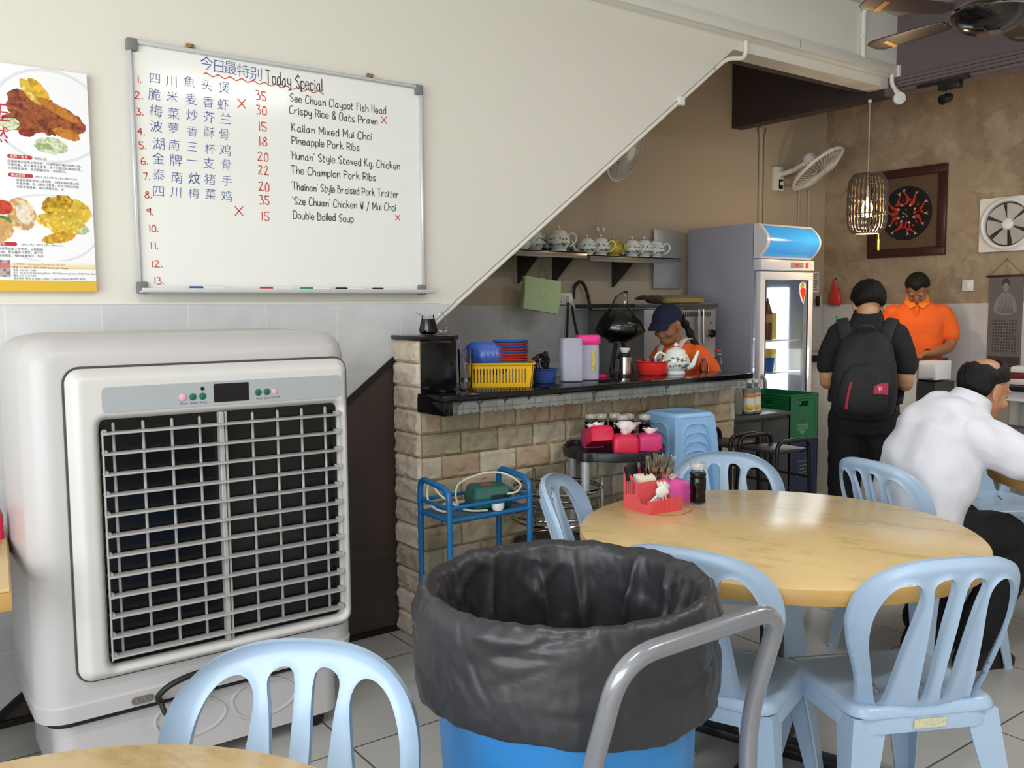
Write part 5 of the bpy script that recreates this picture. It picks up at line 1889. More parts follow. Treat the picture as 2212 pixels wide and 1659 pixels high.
def tissue_box(label, loc, rz, bm, tuft=1.0, tilt=0.0, size=(.115, .115, .075), group=None):
    t = thing('tissue_box', label, 'tissue box', loc, rz, group)
    t.rotation_euler = (tilt, 0, rz)
    a, b, h = size
    MB().loft([((0, 0, 0), (a/2, 0, 0), (0, b/2, 0), 9), ((0, 0, h*.72), (a/2, 0, 0), (0, b/2, 0), 7), ((0, 0, h*.92), (a*.46, 0, 0), (0, b*.46, 0), 5), ((0, 0, h), (a*.36, 0, 0), (0, b*.36, 0), 4)], n=48).build('case', bm, t, smooth=45)
    MB().lathe([(.024, h-.002), (.028, h+.002), (.031, h-.001)], 28).build('opening_rim', bm, t)
    m = MB()
    rq = random.Random(int(loc[0]*1000))
    vs, fs = [], []
    for i in range(7):
        for j in range(12):
            a_ = 2*PI*j/12
            r_ = (.012+.0052*i*tuft)*(1+.45*math.sin(a_*3+i*.5))*(1 if i else .8)
            vs.append((r_*math.cos(a_)+.004*i*tuft*rq.uniform(-.5, .9), r_*math.sin(a_)*.7, h-.004+.0085*i*tuft+.006*rq.random()*(i > 4)))
    for i in range(6):
        for j in range(12):
            fs.append([i*12+j, i*12+(j+1) % 12, (i+1)*12+(j+1) % 12, (i+1)*12+j])
    m.add(vs, fs)
    m.add([(x*.95, y*.95, z-.001) for x, y, z in vs], [f[::-1] for f in fs])
    m.build('tissue', 'tissue_paper', t, smooth=180)
    return t


zt_ = rz_+.0075
GB = 'tissue boxes on the round side table'
tissue_box('red tissue box lying tilted at the left of the round side table', (rx-.075, ry+.01, zt_+.030), R(-22), 'box_red', .45, R(-22), group=GB)
tissue_box('red tissue box with a big white tissue tuft on the round side table', (rx+.0, ry-.075, zt_), R(-38), 'box_red', 1.1, group=GB)
tissue_box('magenta rounded tissue box at the front of the round side table', (rx+.105, ry-.125, zt_), R(-40), 'box_magenta', .5, group=GB, size=(.11, .10, .075))
tissue_box('purple tissue box at the back of the round side table', (rx-.03, ry+.115, zt_), R(-30), 'box_purple', .4, group=GB, size=(.10, .10, .085))


def sauce_bottle(label, loc, s=1.0, group=None):
    t = thing('sauce_bottle', label, 'bottle', loc, 0, group)
    S = Matrix.Scale(s, 4)
    MB().lathe([(0, .002), (.026, .002), (.0285, .006), (.027, .014), (.0275, .035), (.026, .042), (.0285, .05), (.0285, .092), (.026, .097), (.0285, .103), (.0285, .110), (.022, .119), (.021, .126)], 28, S).build('glass', 'glass_shell', t)
    MB().lathe([(0, .006), (.0245, .006), (.0265, .014), (.0265, .035), (.0252, .042), (.0275, .05), (.0275, .092), (.025, .097), (.027, .104), (.0245, .111), (0, .111)], 28, S).build('soy_sauce', 'soy', t)
    MB().lathe([(.021, .124), (.0265, .125), (.028, .130), (.028, .143), (.0255, .147), (.012, .147), (.009, .143), (0, .143)], 28, S, fold=lambda r, z, a: r*(1+.02*math.cos(a*14)) if .126 < z < .146 else r).build('glass_stopper', 'stopper_glass', t)
    return t


glassmix('glass_shell', '#eef0ee', .14)
mat('stopper_glass', '#ccc8bb', rough=.08, alpha=.6, spec=.8, var=.2, scale=90)
mat('soy', '#120806', rough=.1, var=.1)
GS = 'sauce bottles on the round side table'
for x, y, lb in ((.10, .10, 'soy sauce bottle at the back of the round side table, nearest the stool stack'), (.045, .135, 'soy sauce bottle at the back of the round side table, second from the stool stack'), (-.0, .16, 'soy sauce bottle at the back of the round side table, behind the big tissue tuft'),
                 (.135, .045, 'soy sauce bottle in the middle row of the round side table, nearest the stool stack'), (.085, .03, 'soy sauce bottle in the middle row of the round side table, behind the magenta box'), (.175, -.025, 'soy sauce bottle at the right front of the round side table')):
    sauce_bottle(lb, (rx+x, ry+y, zt_), 1.0, GS)
sauce_bottle('soy sauce bottle standing alone on the large round table', (2.403, 2.150, .75), 1.0)
tissue_box('pink tissue box behind the red cutlery caddy', (2.365, 2.245, .75), R(-8), 'box_pink', .35, size=(.115, .10, .078))

# red cutlery caddy (front low compartment, tall slotted back)
mat('caddy_red', '#d9575b', rough=.35, var=.03)
t = thing('cutlery_caddy', 'red stepped plastic cutlery caddy on the large round table', 'caddy', (2.215, 2.19, .75), R(-3))
cw, cd, th_ = .145, .145, .0035
side = [(-cd/2, 0), (cd/2, 0), (cd/2, .138), (cd/2-.03, .125), (-cd/2+.075, .098), (-cd/2+.072, .05), (-cd/2+.062, .048), (-cd/2+.058, .03), (-cd/2+.022, .03), (-cd/2+.018, .046), (-cd/2, .046)]
fs_side = sdpoly(side)
slots_ = [sdrr(-cd/2+.089+.0105*i, .081, .0055, .05+.012*i/4, .002) for i in range(5)]
for sx in (-1, 1):
    def Fc(U, V):
        f = fs_side(U, V)
        for s_ in slots_:
            f = np.minimum(f, -s_(U, V))
        return f
    MB().sheet(Fc, 80, 76, (-cd/2-.002, cd/2+.002), (-.002, .14), lambda u, v, f, s, sx=sx: (sx*(cw/2-.002)+(th_/2 if s > 0 else -th_/2), u, v)).build('side_wall', 'caddy_red', t, smooth=0, fix=True)
MB().box((0, cd/2-.002, .069), (cw, th_, .138)).build('back_wall', 'caddy_red', t)
MB().box((0, -cd/2+.075, .049), (cw-.004, th_, .098)).build('middle_wall', 'caddy_red', t)
m = MB().box((0, -cd/2+.002, .023), (cw, th_, .046))
for i in range(15):
    m.box((-cw/2+.006+i*(cw-.012)/14, -cd/2-.0006, .023), (.003, .003, .044))
m.build('front_wall', 'caddy_red', t)
MB().box((0, 0, .002), (cw, cd, .004)).build('floor_plate', 'caddy_red', t)
cad = lambda x, y, z=0: (2.215+x*math.cos(R(-3))-y*math.sin(R(-3)), 2.19+x*math.sin(R(-3))+y*math.cos(R(-3)), .75+z)
mat('fork_steel', '#9b9284', rough=.22, metal=.95, var=.06)
mat('cream_plastic', '#e9dfcb', rough=.35, var=.02)
# chopstick case and chopsticks
o = MB().box((0, 0, .06), (.042, .018, .125), bev=.003).build('chopstick_case', 'black_plastic')
o.matrix_world = Matrix.Translation(cad(-.035, .045, .035)) @ TR(rx=R(-4), ry=R(-14))
tag(o, 'black chopstick case standing at the left of the red caddy', 'chopstick case')
for i in range(3):
    o = MB().tube([(0, 0, 0), (0, 0, .165)], [.0028, .0036], 6).build('chopstick', 'black_plastic')
    o.matrix_world = Matrix.Translation(cad(-.005+.006*i, .05-.006*i, .02)) @ TR(ry=R(-10+5*i), rx=R(-3))
    tag(o, 'black chopstick standing upright in the red caddy beside the black case', 'chopstick', 'chopsticks in the red caddy')


def spoon(mb, M, L_=.13, bw=.02, mi=0):
    pts = spl([(0, 0, 0), (0, .004, L_*.35), (0, 0, L_*.62), (0, -.006, L_*.78), (0, .0, L_)], 5)
    k = len(pts)
    rr = []
    for i in range(k):
        s_ = i/(k-1)
        rr.append(.0045+.001*(1-s_) if s_ < .58 else max(.003, bw*math.sin(PI*min(1, max(0, (s_-.52)/.5)))**.7))
    mb.tube(pts, rr, 10, False, M, mi, flat=((1, 0, 0), .22))


def fork(mb, M, L_=.175):
    mb.tube(spl([(0, 0, 0), (0, .006, .06), (0, 0, L_*.6)], 4), [.0065, .006, .0055, .005, .0045, .004, .0038, .0036, .0035], 8, False, M, flat=((1, 0, 0), .3))
    mb.tube(spl([(0, 0, L_*.58), (0, -.003, L_*.66), (0, -.004, L_*.74)], 3), [.004, .007, .010, .0115, .0120, .012, .0118][:7], 8, False, M, flat=((1, 0, 0), .18))
    for i in range(4):
        x = -.0092+.0061*i
        mb.tube([(x, -.004, L_*.73), (x, -.003, L_*.87), (x, .002, L_)], [.0021, .0019, .0012], 6, False, M)


rq = random.Random(21)
f0 = s0 = None
for i in range(14):
    M_ = Matrix.Translation(cad(.016+.0115*(i % 4)+rq.uniform(-.003, .003), .015+.014*(i//4), .012)) @ TR(ry=R(-2+9*(i % 4)+rq.uniform(-3, 3)), rx=R(-3+7*(i//4-1)+rq.uniform(-4, 4)), rz=R(rq.uniform(-30, 30)))
    if f0 is None:
        mb = MB()
        fork(mb, Matrix.Identity(4))
        f0 = o = mb.build('fork', 'fork_steel')
    else:
        o = f0.copy()
        COL.objects.link(o)
    o.matrix_world = M_
    tag(o, 'steel fork standing tines-up in the right half of the red caddy', 'fork', 'forks in the red caddy')
for i in range(8):
    M_ = Matrix.Translation(cad(.0+.008*i+rq.uniform(-.002, .002), .055+rq.uniform(-.008, .006), .02)) @ TR(ry=R(-12+5*i), rx=R(rq.uniform(-14, -2)), rz=R(60+rq.uniform(-20, 20)))
    if s0 is None:
        mb = MB()
        spoon(mb, Matrix.Identity(4), .135, .021)
        s0 = o = mb.build('soup_spoon', 'black_plastic')
    else:
        o = s0.copy()
        COL.objects.link(o)
    o.matrix_world = M_
    tag(o, 'glossy black spoon at the back of the red caddy, behind the forks', 'spoon', 'black spoons in the red caddy')
c0 = None
for i in range(11):
    M_ = Matrix.Translation(cad(-.050+.0066*i, .036, .094)) @ TR(ry=R(78), rz=R(4), rx=R(0))
    if c0 is None:
        m = MB().prism([(.028*math.cos(R(15*k)), .030*math.sin(R(15*k))) for k in range(24)], .0042)
        c0 = o = m.build('cream_spoon', 'cream_plastic')
    else:
        o = c0.copy()
        COL.objects.link(o)
    o.matrix_world = M_
    tag(o, 'cream plastic spoon nested in the row at the left front of the red caddy', 'spoon', 'cream spoons nested in the red caddy')
w0 = None
for i in range(7):
    if i < 4:
        M_ = Matrix.Translation(cad(-.058+.010*i, -.032, .012)) @ TR(ry=R(48-3*i), rz=R(-12), rx=R(-4))
    else:
        M_ = Matrix.Translation(cad(.008+.015*(i-4), -.036, .016)) @ TR(ry=R(26), rz=R(10), rx=R(-25))
    if w0 is None:
        mb = MB()
        spoon(mb, Matrix.Identity(4), .092, .022)
        w0 = o = mb.build('white_spoon', 'porcelain')
    else:
        o = w0.copy()
        COL.objects.link(o)
    o.matrix_world = M_
    tag(o, 'white spoon lying in the low front compartment of the red caddy', 'spoon', 'white spoons in the red caddy')

# ---------------------------------------------------------------- stack of blue stools
mat('stool_blue', '#8fb9e0', rough=0.32, var=.02)


def make_stool(root):
    ht, wt, wb = .46, .118, .158

    MB().loft([((0, 0, ht-.02), (wt+.006, 0, 0), (0, wt+.006, 0), 12), ((0, 0, ht-.006), (wt+.002, 0, 0), (0, wt+.002, 0), 10), ((0, 0, ht), (wt-.006, 0, 0), (0, wt-.006, 0), 8), ((0, 0, ht+.001), (wt-.02, 0, 0), (0, wt-.02, 0), 8), ((0, 0, ht-.003), (wt-.03, 0, 0), (0, wt-.03, 0), 8)], n=48).build('seat', 'stool_blue', root, smooth=45)
    hole_ = sdpoly([(p.x, p.y) for p in spl([(-.092, -.02, 0), (-.086, .25, 0), (-.076, .355, 0), (-.045, .402, 0), (.045, .402, 0), (.076, .355, 0), (.086, .25, 0), (.092, -.02, 0)], 5)])

    def Fst(U, V):
        hw = wb+(wt-wb)*V/ht
        return np.minimum(np.minimum(hw-np.abs(U), np.minimum(V, ht-.012-V)), -hole_(U, V))

    def pst(u, v, f, s):
        off = wb+(wt-wb)*v/ht
        lip = 0
        q = float(-hole_(np.array([u]), np.array([v]))[0])
        if q < .012:
            lip = .004*(1-q/.012)
        return (u, -off-(.0016+lip if s > 0 else -.0016), v)
    for k in range(4):
        MB().sheet(Fst, 48, 60, (-.162, .162), (-.001, ht), pst, rotz(PI/2*k)).build('side_panel', 'stool_blue', root, smooth=40, fix=True)


GST = 'stacked blue stools'
NS = 12
stool0 = thing('plastic_stool', 'topmost pale blue plastic stool of the stack beside the round side table', 'stool', (3.235, 3.02, .487), R(-8), GST)
make_stool(stool0)
ords = ('second', 'third', 'fourth', 'fifth', 'sixth', 'seventh', 'eighth', 'ninth', 'tenth', 'eleventh', 'twelfth', 'thirteenth')
for i in range(1, NS):
    dup(stool0, (3.235, 3.02, .487*(1-i/(NS-1))), R(-8), 'lowest pale blue plastic stool of the stack, standing on the floor' if i == NS-1 else 'pale blue plastic stool just above the lowest one of the stack' if i == NS-2 else 'pale blue plastic stool, %s from the top of the stack' % ords[i-1])

# black metal stools
mat('black_metal', '#151313', rough=.35, var=.2, scale=40, metal=.2)
t = thing('metal_stool', 'black metal stool with raised tube loops, next to the blue stool stack', 'stool', (3.66, 3.09, 0), R(4), 'black metal stools')
zs_ = .74
MB().box((0, 0, zs_), (.23, .23, .014), bev=.004).build('seat', mat('worn_black', '#242120', rough=.4, var=.35, scale=25), t)
for y in (-.12, .12):
    MB().tube(fil([(-.14, y*1.12, 0), (-.118, y, zs_+.055), (.118, y, zs_+.055), (.14, y*1.12, 0)], .05, 8), .011, 12).build('leg_loop', 'black_metal', t)
for z_ in (.30, .60):
    for x in (-.127, .127):
        MB().tube([(x, -.125, z_), (x, .125, z_)], .007, 8).build('stretcher', 'black_metal', t)
dup(t, (3.69, 2.80, 0), R(-3), 'black metal stool with raised tube loops and a chipped seat, before the dark cabinet')

# dark cabinet with juice bottles, crates
mat('cabinet_dark', '#3a3736', rough=.4, var=.08)
t = thing('low_cabinet', 'dark low cabinet past the end of the stone bar', 'cabinet', (4.265, 3.56, 0))
MB().box((0, .0, .40), (.51, .44, .80)).build('carcass', 'cabinet_dark', t)
MB().box((0, -.005, .81), (.54, .47, .022), bev=.003).build('top', mat('cab_top', '#4c4a49', rough=.3), t)
for x in (-.128, .128):
    d_ = MB().box((x, -.229, .41), (.248, .018, .74), bev=.002).build('door', 'cabinet_dark', t)
    MB().tube([(x*.25, -.245, .55), (x*.25, -.245, .68)], .006, 8).build('handle', 'dark_steel', d_)
mat('juice_label', '#e4e2da', rough=.5, var=.08, scale=30)
mat('juice_orange', '#d9884a', rough=.5, var=.2, scale=60)
mat('juice_yellow', '#e6c02c', rough=.5, var=.1)
for i, (x, y) in enumerate(((4.13, 3.40), (4.20, 3.37), (4.275, 3.385))):
    t = thing('juice_bottle', ('clear bottle without a visible label on the dark cabinet', 'juice bottle with an orange and yellow label, middle one on the dark cabinet', 'juice bottle with an orange and yellow label, nearest the crates')[i], 'bottle', (x, y, .821), 0, 'bottles on the dark cabinet')
    MB().lathe([(0, 0), (.030, 0), (.034, .006), (.034, .135), (.028, .158), (.014, .175), (.014, .19)], 24).build('body', 'glass_shell', t)
    MB().lathe([(0, .004), (.031, .006), (.032, .13), (.026, .155), (0, .155)], 24).build('drink', mat('pale_juice', '#d9d8cf', rough=.15, alpha=.35), t)
    MB().lathe([(.0165, .186), (.0165, .205), (0, .206)], 16).build('cap', 'white_plastic', t)
    if i:
        l_ = MB().lathe([(.0346, .02), (.0346, .125)], 24).build('label', 'juice_label', t)
        m = MB()
        m.lathe([(.0349, .102), (.0349, .122)], 24)
        m.build('orange_band', 'juice_orange', l_)
        m = MB()
        for a in (-150, -120):
            m.ball((.0335*math.cos(R(a)), .0335*math.sin(R(a)), .045), (.014, .014, .017), 10, 6)
        m.build('fruit_print', 'juice_yellow', l_)


def crate(label, loc, body, txt):
    t = thing('bottle_crate', label, 'crate', loc, 0, 'stacked bottle crates')
    w, d, h = .30, .42, .296
    hole_ = sdrr(0, h-.062, .10, .034, .012)
    hs = sdrr(0, h-.055, .14, .03, .012)
    for nm, ln, M_, hf in (('end_wall', w, TR(0, -d/2, 0), hole_), ('end_wall', w, TR(0, d/2, 0, rz=PI), hole_), ('side_wall', d, TR(-w/2, 0, 0, rz=-PI/2), hs), ('side_wall', d, TR(w/2, 0, 0, rz=PI/2), hs)):
        MB().sheet(lambda U, V, ln=ln, hf=hf: np.minimum(np.minimum(ln/2-np.abs(U), np.minimum(V, h-V)), -hf(U, V)), 60, 60, (-ln/2-.001, ln/2+.001), (-.001, h+.001),
                   lambda u, v, f, s, ln=ln: (u, (0 if s > 0 else .007)+(.004 if abs(u) < ln/2-.03 and .03 < v < h-.03 else 0), v), M_).build(nm, body, t, smooth=0, fix=True)
    MB().tube([(x, y, h-.004) for x, y in rrect(w, d, .012, 3)], .006, 6, True).build('rim', body, t)
    MB().box((0, 0, .012), (w-.01, d-.01, .012)).build('floor_plate', body, t)
    m = MB()
    for i in range(1, 4):
        m.box((-w/2+w*i/4, 0, .10), (.004, d-.02, .17))
    for i in range(1, 6):
        m.box((0, -d/2+d*i/6, .10), (w-.02, .004, .17))
    m.build('dividers', body, t)
    m = MB()
    if txt:
        m.prism(rrect(.115, .034, .004, 3), .0008, TR(-.012, -d/2+.0036, .085) @ mxz)
        text(m, txt, .024, TR(-.064, -d/2+.0026, .077) @ mxz, 1)
        st = [(.013*(1 if k % 2 == 0 else .42)*math.sin(R(36*k)), .013*(1 if k % 2 == 0 else .42)*math.cos(R(36*k))) for k in range(10)]
        m.prism(st, .0008, TR(-.012, -d/2+.0036, .128) @ mxz, 1)
        m.prism([(-.04, .012), (.04, .012), (.02, -.006), (0, -.02), (-.02, -.006)], .0008, TR(-.012, -d/2+.0036, .05) @ mxz)
        m.build('printed_mark', ['crate_mark', 'crate_ink'], t, smooth=0)
    else:
        for q in (.0, .01):
            m.tube([(x, -d/2+.003, .11+z) for x, z in rrect(.13-q, .10-q, .004, 2)], .0015, 4, True)
        for i in range(3):
            m.box((0, -d/2+.003, .085+.022*i), (.08, .001, .006))
        m.build('printed_mark', 'crate_mark', t, smooth=0)
    return t


mat('crate_green', '#10683a', rough=.35, var=.04)
mat('crate_blue', '#151a45', rough=.4, var=.06)
mat('crate_mark', '#5f8f74', rough=.5)
mat('crate_ink', '#0e4a2a', rough=.5)
cr_ = [crate('green bottle crate on top of the dark blue crates', (4.89, 3.69, .594), 'crate_green', 'Heineken'),
       crate('dark blue crate directly under the green one', (4.89, 3.69, .297), 'crate_blue', ''),
       crate('lowest dark blue crate, standing on the floor under the green one', (4.89, 3.69, 0), 'crate_blue', '')]
for z_, k in ((.594, 0), (.297, 1)):
    t = thing('beer_bottle', ('bottle with a silver cap showing through the handle hole of the green crate', 'bottle with a silver cap showing through the handle hole of the upper blue crate')[k], 'bottle', (4.91, 3.535, z_+.02))
    MB().lathe([(0, 0), (.03, 0), (.031, .01), (.031, .13), (.014, .18), (.013, .21)], 20).build('glass', mat('green_glass', '#0f3a20', rough=.08), t)
    MB().lathe([(.016, .205), (.0155, .218), (0, .22)], 18).build('cap', 'polished_steel', t)

# ---------------------------------------------------------------- drinks fridge
mat('fridge_side', '#a9abb8', rough=.32, var=.01, metal=.15)
mat('fridge_white', '#e2dfe2', rough=.3, var=.01)
fx0, fx1, fy0, fy1, fz = 5.20, 5.83, 4.12, 4.78, 2.05
t = thing('drinks_fridge', 'tall glass-door drinks fridge with a blue lit header', 'fridge', ((fx0+fx1)/2, (fy0+fy1)/2, 0))
PF = Matrix.Translation((-(fx0+fx1)/2, -(fy0+fy1)/2, 0))
m = MB()
m.box((fx0+.0125, (fy0+fy1)/2+.02, fz/2+.03), (.025, fy1-fy0-.04, fz-.06), PF, bev=.004)
m.box((fx1-.0125, (fy0+fy1)/2+.02, fz/2+.03), (.025, fy1-fy0-.04, fz-.06), PF, bev=.004)
m.build('side_panel', 'fridge_side', t)
MB().box(((fx0+fx1)/2, fy1-.015, fz/2+.03), (fx1-fx0-.05, .03, fz-.06), PF).build('back_panel', 'fridge_white', t)
MB().box(((fx0+fx1)/2, (fy0+fy1)/2+.02, .22), (fx1-fx0-.05, fy1-fy0-.06, .36), PF).build('base', 'fridge_side', t)
MB().box(((fx0+fx1)/2, (fy0+fy1)/2+.03, 1.89), (fx1-fx0-.05, fy1-fy0-.08, .30), PF).build('top_housing', 'fridge_side', t)
for x in (fx0+.06, fx1-.06):
    for y in (fy0+.08, fy1-.06):
        MB().lathe([(0, 0), (.025, 0), (.02, .06), (0, .06)], 14, PF @ TR(x, y, 0)).build('foot', 'rubber', t)
# curved header: white rim with blue lit face
m = MB()
arc = [(fy0-.005-.085*math.sin(PI*k/16), 1.80+.245*k/16) for k in range(17)]
pl = [(fy0+.03, 1.80)]+arc+[(fy0+.03, 2.045)]
mYZ = Matrix(((0, 0, 1, 0), (1, 0, 0, 0), (0, 1, 0, 0), (0, 0, 0, 1)))
m.prism(pl, fx1-fx0, PF @ TR(fx0, 0, 0) @ mYZ)
h_ = m.build('header', 'fridge_white', t, smooth=30)
vs, fs = [], []
for k in range(17):
    y, z = arc[k]
    for i in range(13):
        vs.append((fx0+.035+(fx1-fx0-.06)*i/12, y-.004, min(max(z, 1.815), 2.032)))
for k in range(16):
    for i in range(12):
        a = k*13+i
        fs.append([a, a+1, a+14, a+13])
mb_ = bpy.data.materials.new('header_blue')
mb_.use_nodes = True
N_, L_ = mb_.node_tree.nodes, mb_.node_tree.links
b_ = N_['Principled BSDF']
b_.inputs['Base Color'].default_value = C('#3d9ade')
b_.inputs['Roughness'].default_value = .2
b_.inputs['Emission Color'].default_value = C('#3f9fe6')
b_.inputs['Emission Strength'].default_value = .4
MATS['header_blue'] = mb_
MB().add(vs, fs, PF).build('lit_sign', 'header_blue', h_, smooth=60)
MB().box(((fx0+fx1)/2+.0, fy0+.0, 1.755), (fx1-fx0-.005, .075, .075), PF, bev=.006).build('header_base', 'fridge_white', t)
m = MB().box(((fx0+fx1)/2+.10, fy0-.038, 1.757), (.15, .006, .042), PF, bev=.002)
cpn = m.build('thermostat_panel', mat('thermo', '#8f8d8a', rough=.4), t)
MB().box(((fx0+fx1)/2+.095, fy0-.042, 1.757), (.035, .004, .018), PF).build('red_display', mat('led_red', '#c02a1c', rough=.4, emit=.6, ecol='#d0301c'), cpn)
MB().box(((fx0+fx1)/2+.215, fy0-.040, 1.757), (.028, .010, .04), PF, bev=.003).build('power_switch', mat('switch_red', '#e4472c', rough=.3, emit=.5, ecol='#e8402a'), t)
# door with frame, glass, handle and a chilli sticker
dz0, dz1 = .40, 1.705
m = MB()
fw_ = .058
yd = fy0-.012
m.box((fx0+fw_/2, yd, (dz0+dz1)/2), (fw_, .045, dz1-dz0-2*fw_+.004), PF, bev=.004)
m.box((fx1-fw_/2-.01, yd, (dz0+dz1)/2), (fw_, .045, dz1-dz0-2*fw_+.004), PF, bev=.004)
m.box(((fx0+fx1)/2-.005, yd, dz1-fw_/2), (fx1-fx0-.01, .045, fw_), PF, bev=.004)
m.box(((fx0+fx1)/2-.005, yd, dz0+fw_/2), (fx1-fx0-.01, .045, fw_), PF, bev=.004)
dr = m.build('door', 'fridge_white', t)
m = MB().tube([(x, yd-.018, z) for x, z in ((fx0+fw_+.004, dz0+fw_+.004), (fx1-fw_-.014, dz0+fw_+.004), (fx1-fw_-.014, dz1-fw_-.004), (fx0+fw_+.004, dz1-fw_-.004))], .006, 6, True, PF)
m.build('door_gasket', 'rubber', dr)
glassmix('door_glass', '#e6ecee', .12)
MB().box(((fx0+fx1)/2-.005, yd, (dz0+dz1)/2), (fx1-fx0-2*fw_, .008, dz1-dz0-2*fw_), PF).build('glass', 'door_glass', dr)
m = MB().tube(fil([(fx0+.03, yd-.02, .96), (fx0+.02, yd-.062, .93), (fx0+.02, yd-.062, .70), (fx0+.03, yd-.02, .67)], .03, 6), .013, 10, False, PF)
m.build('handle', mat('handle_grey', '#8d8f96', rough=.3), dr)
m = MB()
cx, cz = fx1-.115, 1.56
m.prism([(p.x, p.y) for p in spl([(-.038, .06, 0), (0, .082, 0), (.036, .06, 0), (.042, .01, 0), (.028, -.03, 0), (.014, -.085, 0), (-.008, -.07, 0), (-.032, -.03, 0), (-.042, .02, 0)], 4, True)], .001, PF @ TR(cx, yd-.0055, cz) @ mxz, 0)
m.prism([(p.x, p.y) for p in spl([(-.028, .02, 0), (-.005, .032, 0), (.026, .026, 0), (.034, .0, 0), (.02, -.03, 0), (.012, -.076, 0), (.0, -.06, 0), (-.012, -.03, 0), (-.028, -.004, 0)], 4, True)], .0016, PF @ TR(cx, yd-.0055, cz) @ mxz, 1)
m.prism([(p.x, p.y) for p in spl([(-.028, .03, 0), (-.026, .056, 0), (.0, .07, 0), (.02, .05, 0), (.0, .034, 0)], 4, True)], .0016, PF @ TR(cx, yd-.0055, cz) @ mxz, 2)
m.build('chilli_sticker', ['white_plastic', 'red_plastic', mat('olive_yellow', '#b09a3c', rough=.5)], dr, smooth=0)
for i, z_ in enumerate((.70, .96, 1.20)):
    m = MB()
    for k in range(14):
        m.tube([(fx0+.03, fy0+.06+k*.04, z_), (fx1-.03, fy0+.06+k*.04, z_)], .003, 6, False, PF)
    m.tube([(fx0+.03, fy0+.05, z_), (fx1-.03, fy0+.05, z_)], .006, 6, False, PF)
    m.build('wire_shelf', 'white_plastic', t)
MB().box((fx1-.032, fy0+.27, 1.03), (.012, .20, 1.14), PF, bev=.004).build('light_panel', mat('fridge_led', '#ffffff', emit=5.0), t)
d_ = bpy.data.lights.new('fridge_light', 'AREA')
d_.shape, d_.size, d_.size_y, d_.energy, d_.color = 'RECTANGLE', .2, 1.1, 5, (.95, .97, 1)
o = bpy.data.objects.new('fridge_light', d_)
COL.objects.link(o)
o.location = (fx1-.045, fy0+.27, 1.03)
o.rotation_euler = (0, PI/2, 0)
t = thing('sauce_squeeze_bottle', 'dark red sauce bottle inside the fridge, top shelf', 'bottle', (fx0+.225, fy0+.075, 1.207))
MB().lathe([(0, 0), (.034, 0), (.036, .01), (.036, .20), (.02, .25), (.012, .28), (.004, .31), (0, .31)], 24).build('body', mat('sauce_dark', '#6e2a20', rough=.25, var=.1), t)
MB().lathe([(.0365, .13), (.0365, .19)], 24).build('label', 'juice_orange', t)
for lb, x, y, z_, sx, sz, mt2 in (('yellow carton inside the fridge, top shelf', .33, .13, 1.207, .07, .20, 'juice_yellow'), ('yellow carton inside the fridge, middle shelf', .36, .15, .967, .07, .17, 'juice_yellow')):
    tag(MB().box((0, 0, sz/2), (sx, .07, sz), bev=.006).build('juice_carton', mt2, loc=(fx0+x, fy0+y, z_)), lb, 'carton')
m = MB().lathe([(0, 0), (.045, 0), (.058, .10), (.062, .10), (.062, .105), (.054, .104), (.043, .006), (0, .005)], 28)
tag(m.build('food_tub', 'plate_blue', loc=(fx0+.245, fy0+.085, .967)), 'blue tub inside the fridge, middle shelf', 'tub')
m = MB().ball((0, 0, .06), (.06, .05, .06), 18, 12)
m.v = [(x*(1+.2*noise.noise((x*30, y*30, z*30))), y*(1+.2*noise.noise((x*30, y*30, z*30+4))), max(0, z+.01*noise.noise((x*30, y*30, z*30+9)))) for x, y, z in m.v]
tag(m.build('fruit_bag', mat('red_bag', '#e0605c', rough=.4, var=.2, scale=25), loc=(fx0+.245, fy0+.085, .707)), 'pinkish red bag of food inside the fridge, lower shelf', 'bag')
# ================================================================ cashier corner
mat('counter_white', '#cfccc6', rough=.35, var=.05, scale=6, stretch=(1, 6, 1))
t = thing('cashier_counter', 'white-fronted cashier counter with a black top beside the fridge', 'counter', (6.11, 3.79, 0))
MB().box((-.10, .0, .51), (.03, .88, 1.02), bev=.002).build('front_panel', 'counter_white', t)
MB().box((.08, .0, 1.045), (.42, .90, .05), bev=.004).build('top', 'black_plastic', t)
MB().box((.10, .42, .51), (.36, .03, 1.02)).build('side_panel', 'counter_white', t)
MB().box((.12, 0, .55), (.34, .82, .02)).build('inner_shelf', 'dark_board', t)
MB().box((.29, .0, .51), (.015, .82, 1.0)).build('back_panel', 'dark_board', t)
t = thing('cash_drawer', 'small white drawer unit at the right end of the cashier counter', 'drawer unit', (6.10, 3.275, 0))
MB().box((0, 0, 1.0), (.20, .13, .13), bev=.004).build('drawer_box', 'fridge_white', t)
MB().box((-.105, 0, 1.0), (.012, .12, .10), bev=.003).build('drawer_front', 'fridge_white', t)
MB().box((.02, .0, .46), (.26, .13, .92)).build('stand', 'cabinet_dark', t)
MB().box((-.08, -.03, .935), (.12, .02, .012)).build('ledge', 'black_plastic', t)
t = thing('water_bottle', 'clear water bottle with a green cap and label on the cashier counter', 'bottle', (6.05, 4.02, 1.07))
MB().lathe([(0, 0), (.034, 0), (.038, .008), (.038, .20), (.03, .24), (.014, .275), (.014, .29)], 24).build('body', 'glass_shell', t)
MB().lathe([(.0385, .12), (.0385, .20), (.031, .235)], 24).build('label', mat('label_green', '#6fb56a', rough=.4, var=.1, alpha=.85), t)
MB().lathe([(.0165, .282), (.0165, .31), (0, .312)], 16).build('cap', mat('cap_green', '#3fb765', rough=.4), t)
t = thing('receipt_printer', 'grey and black receipt printer on the cashier counter', 'printer', (6.24, 4.02, 1.07))
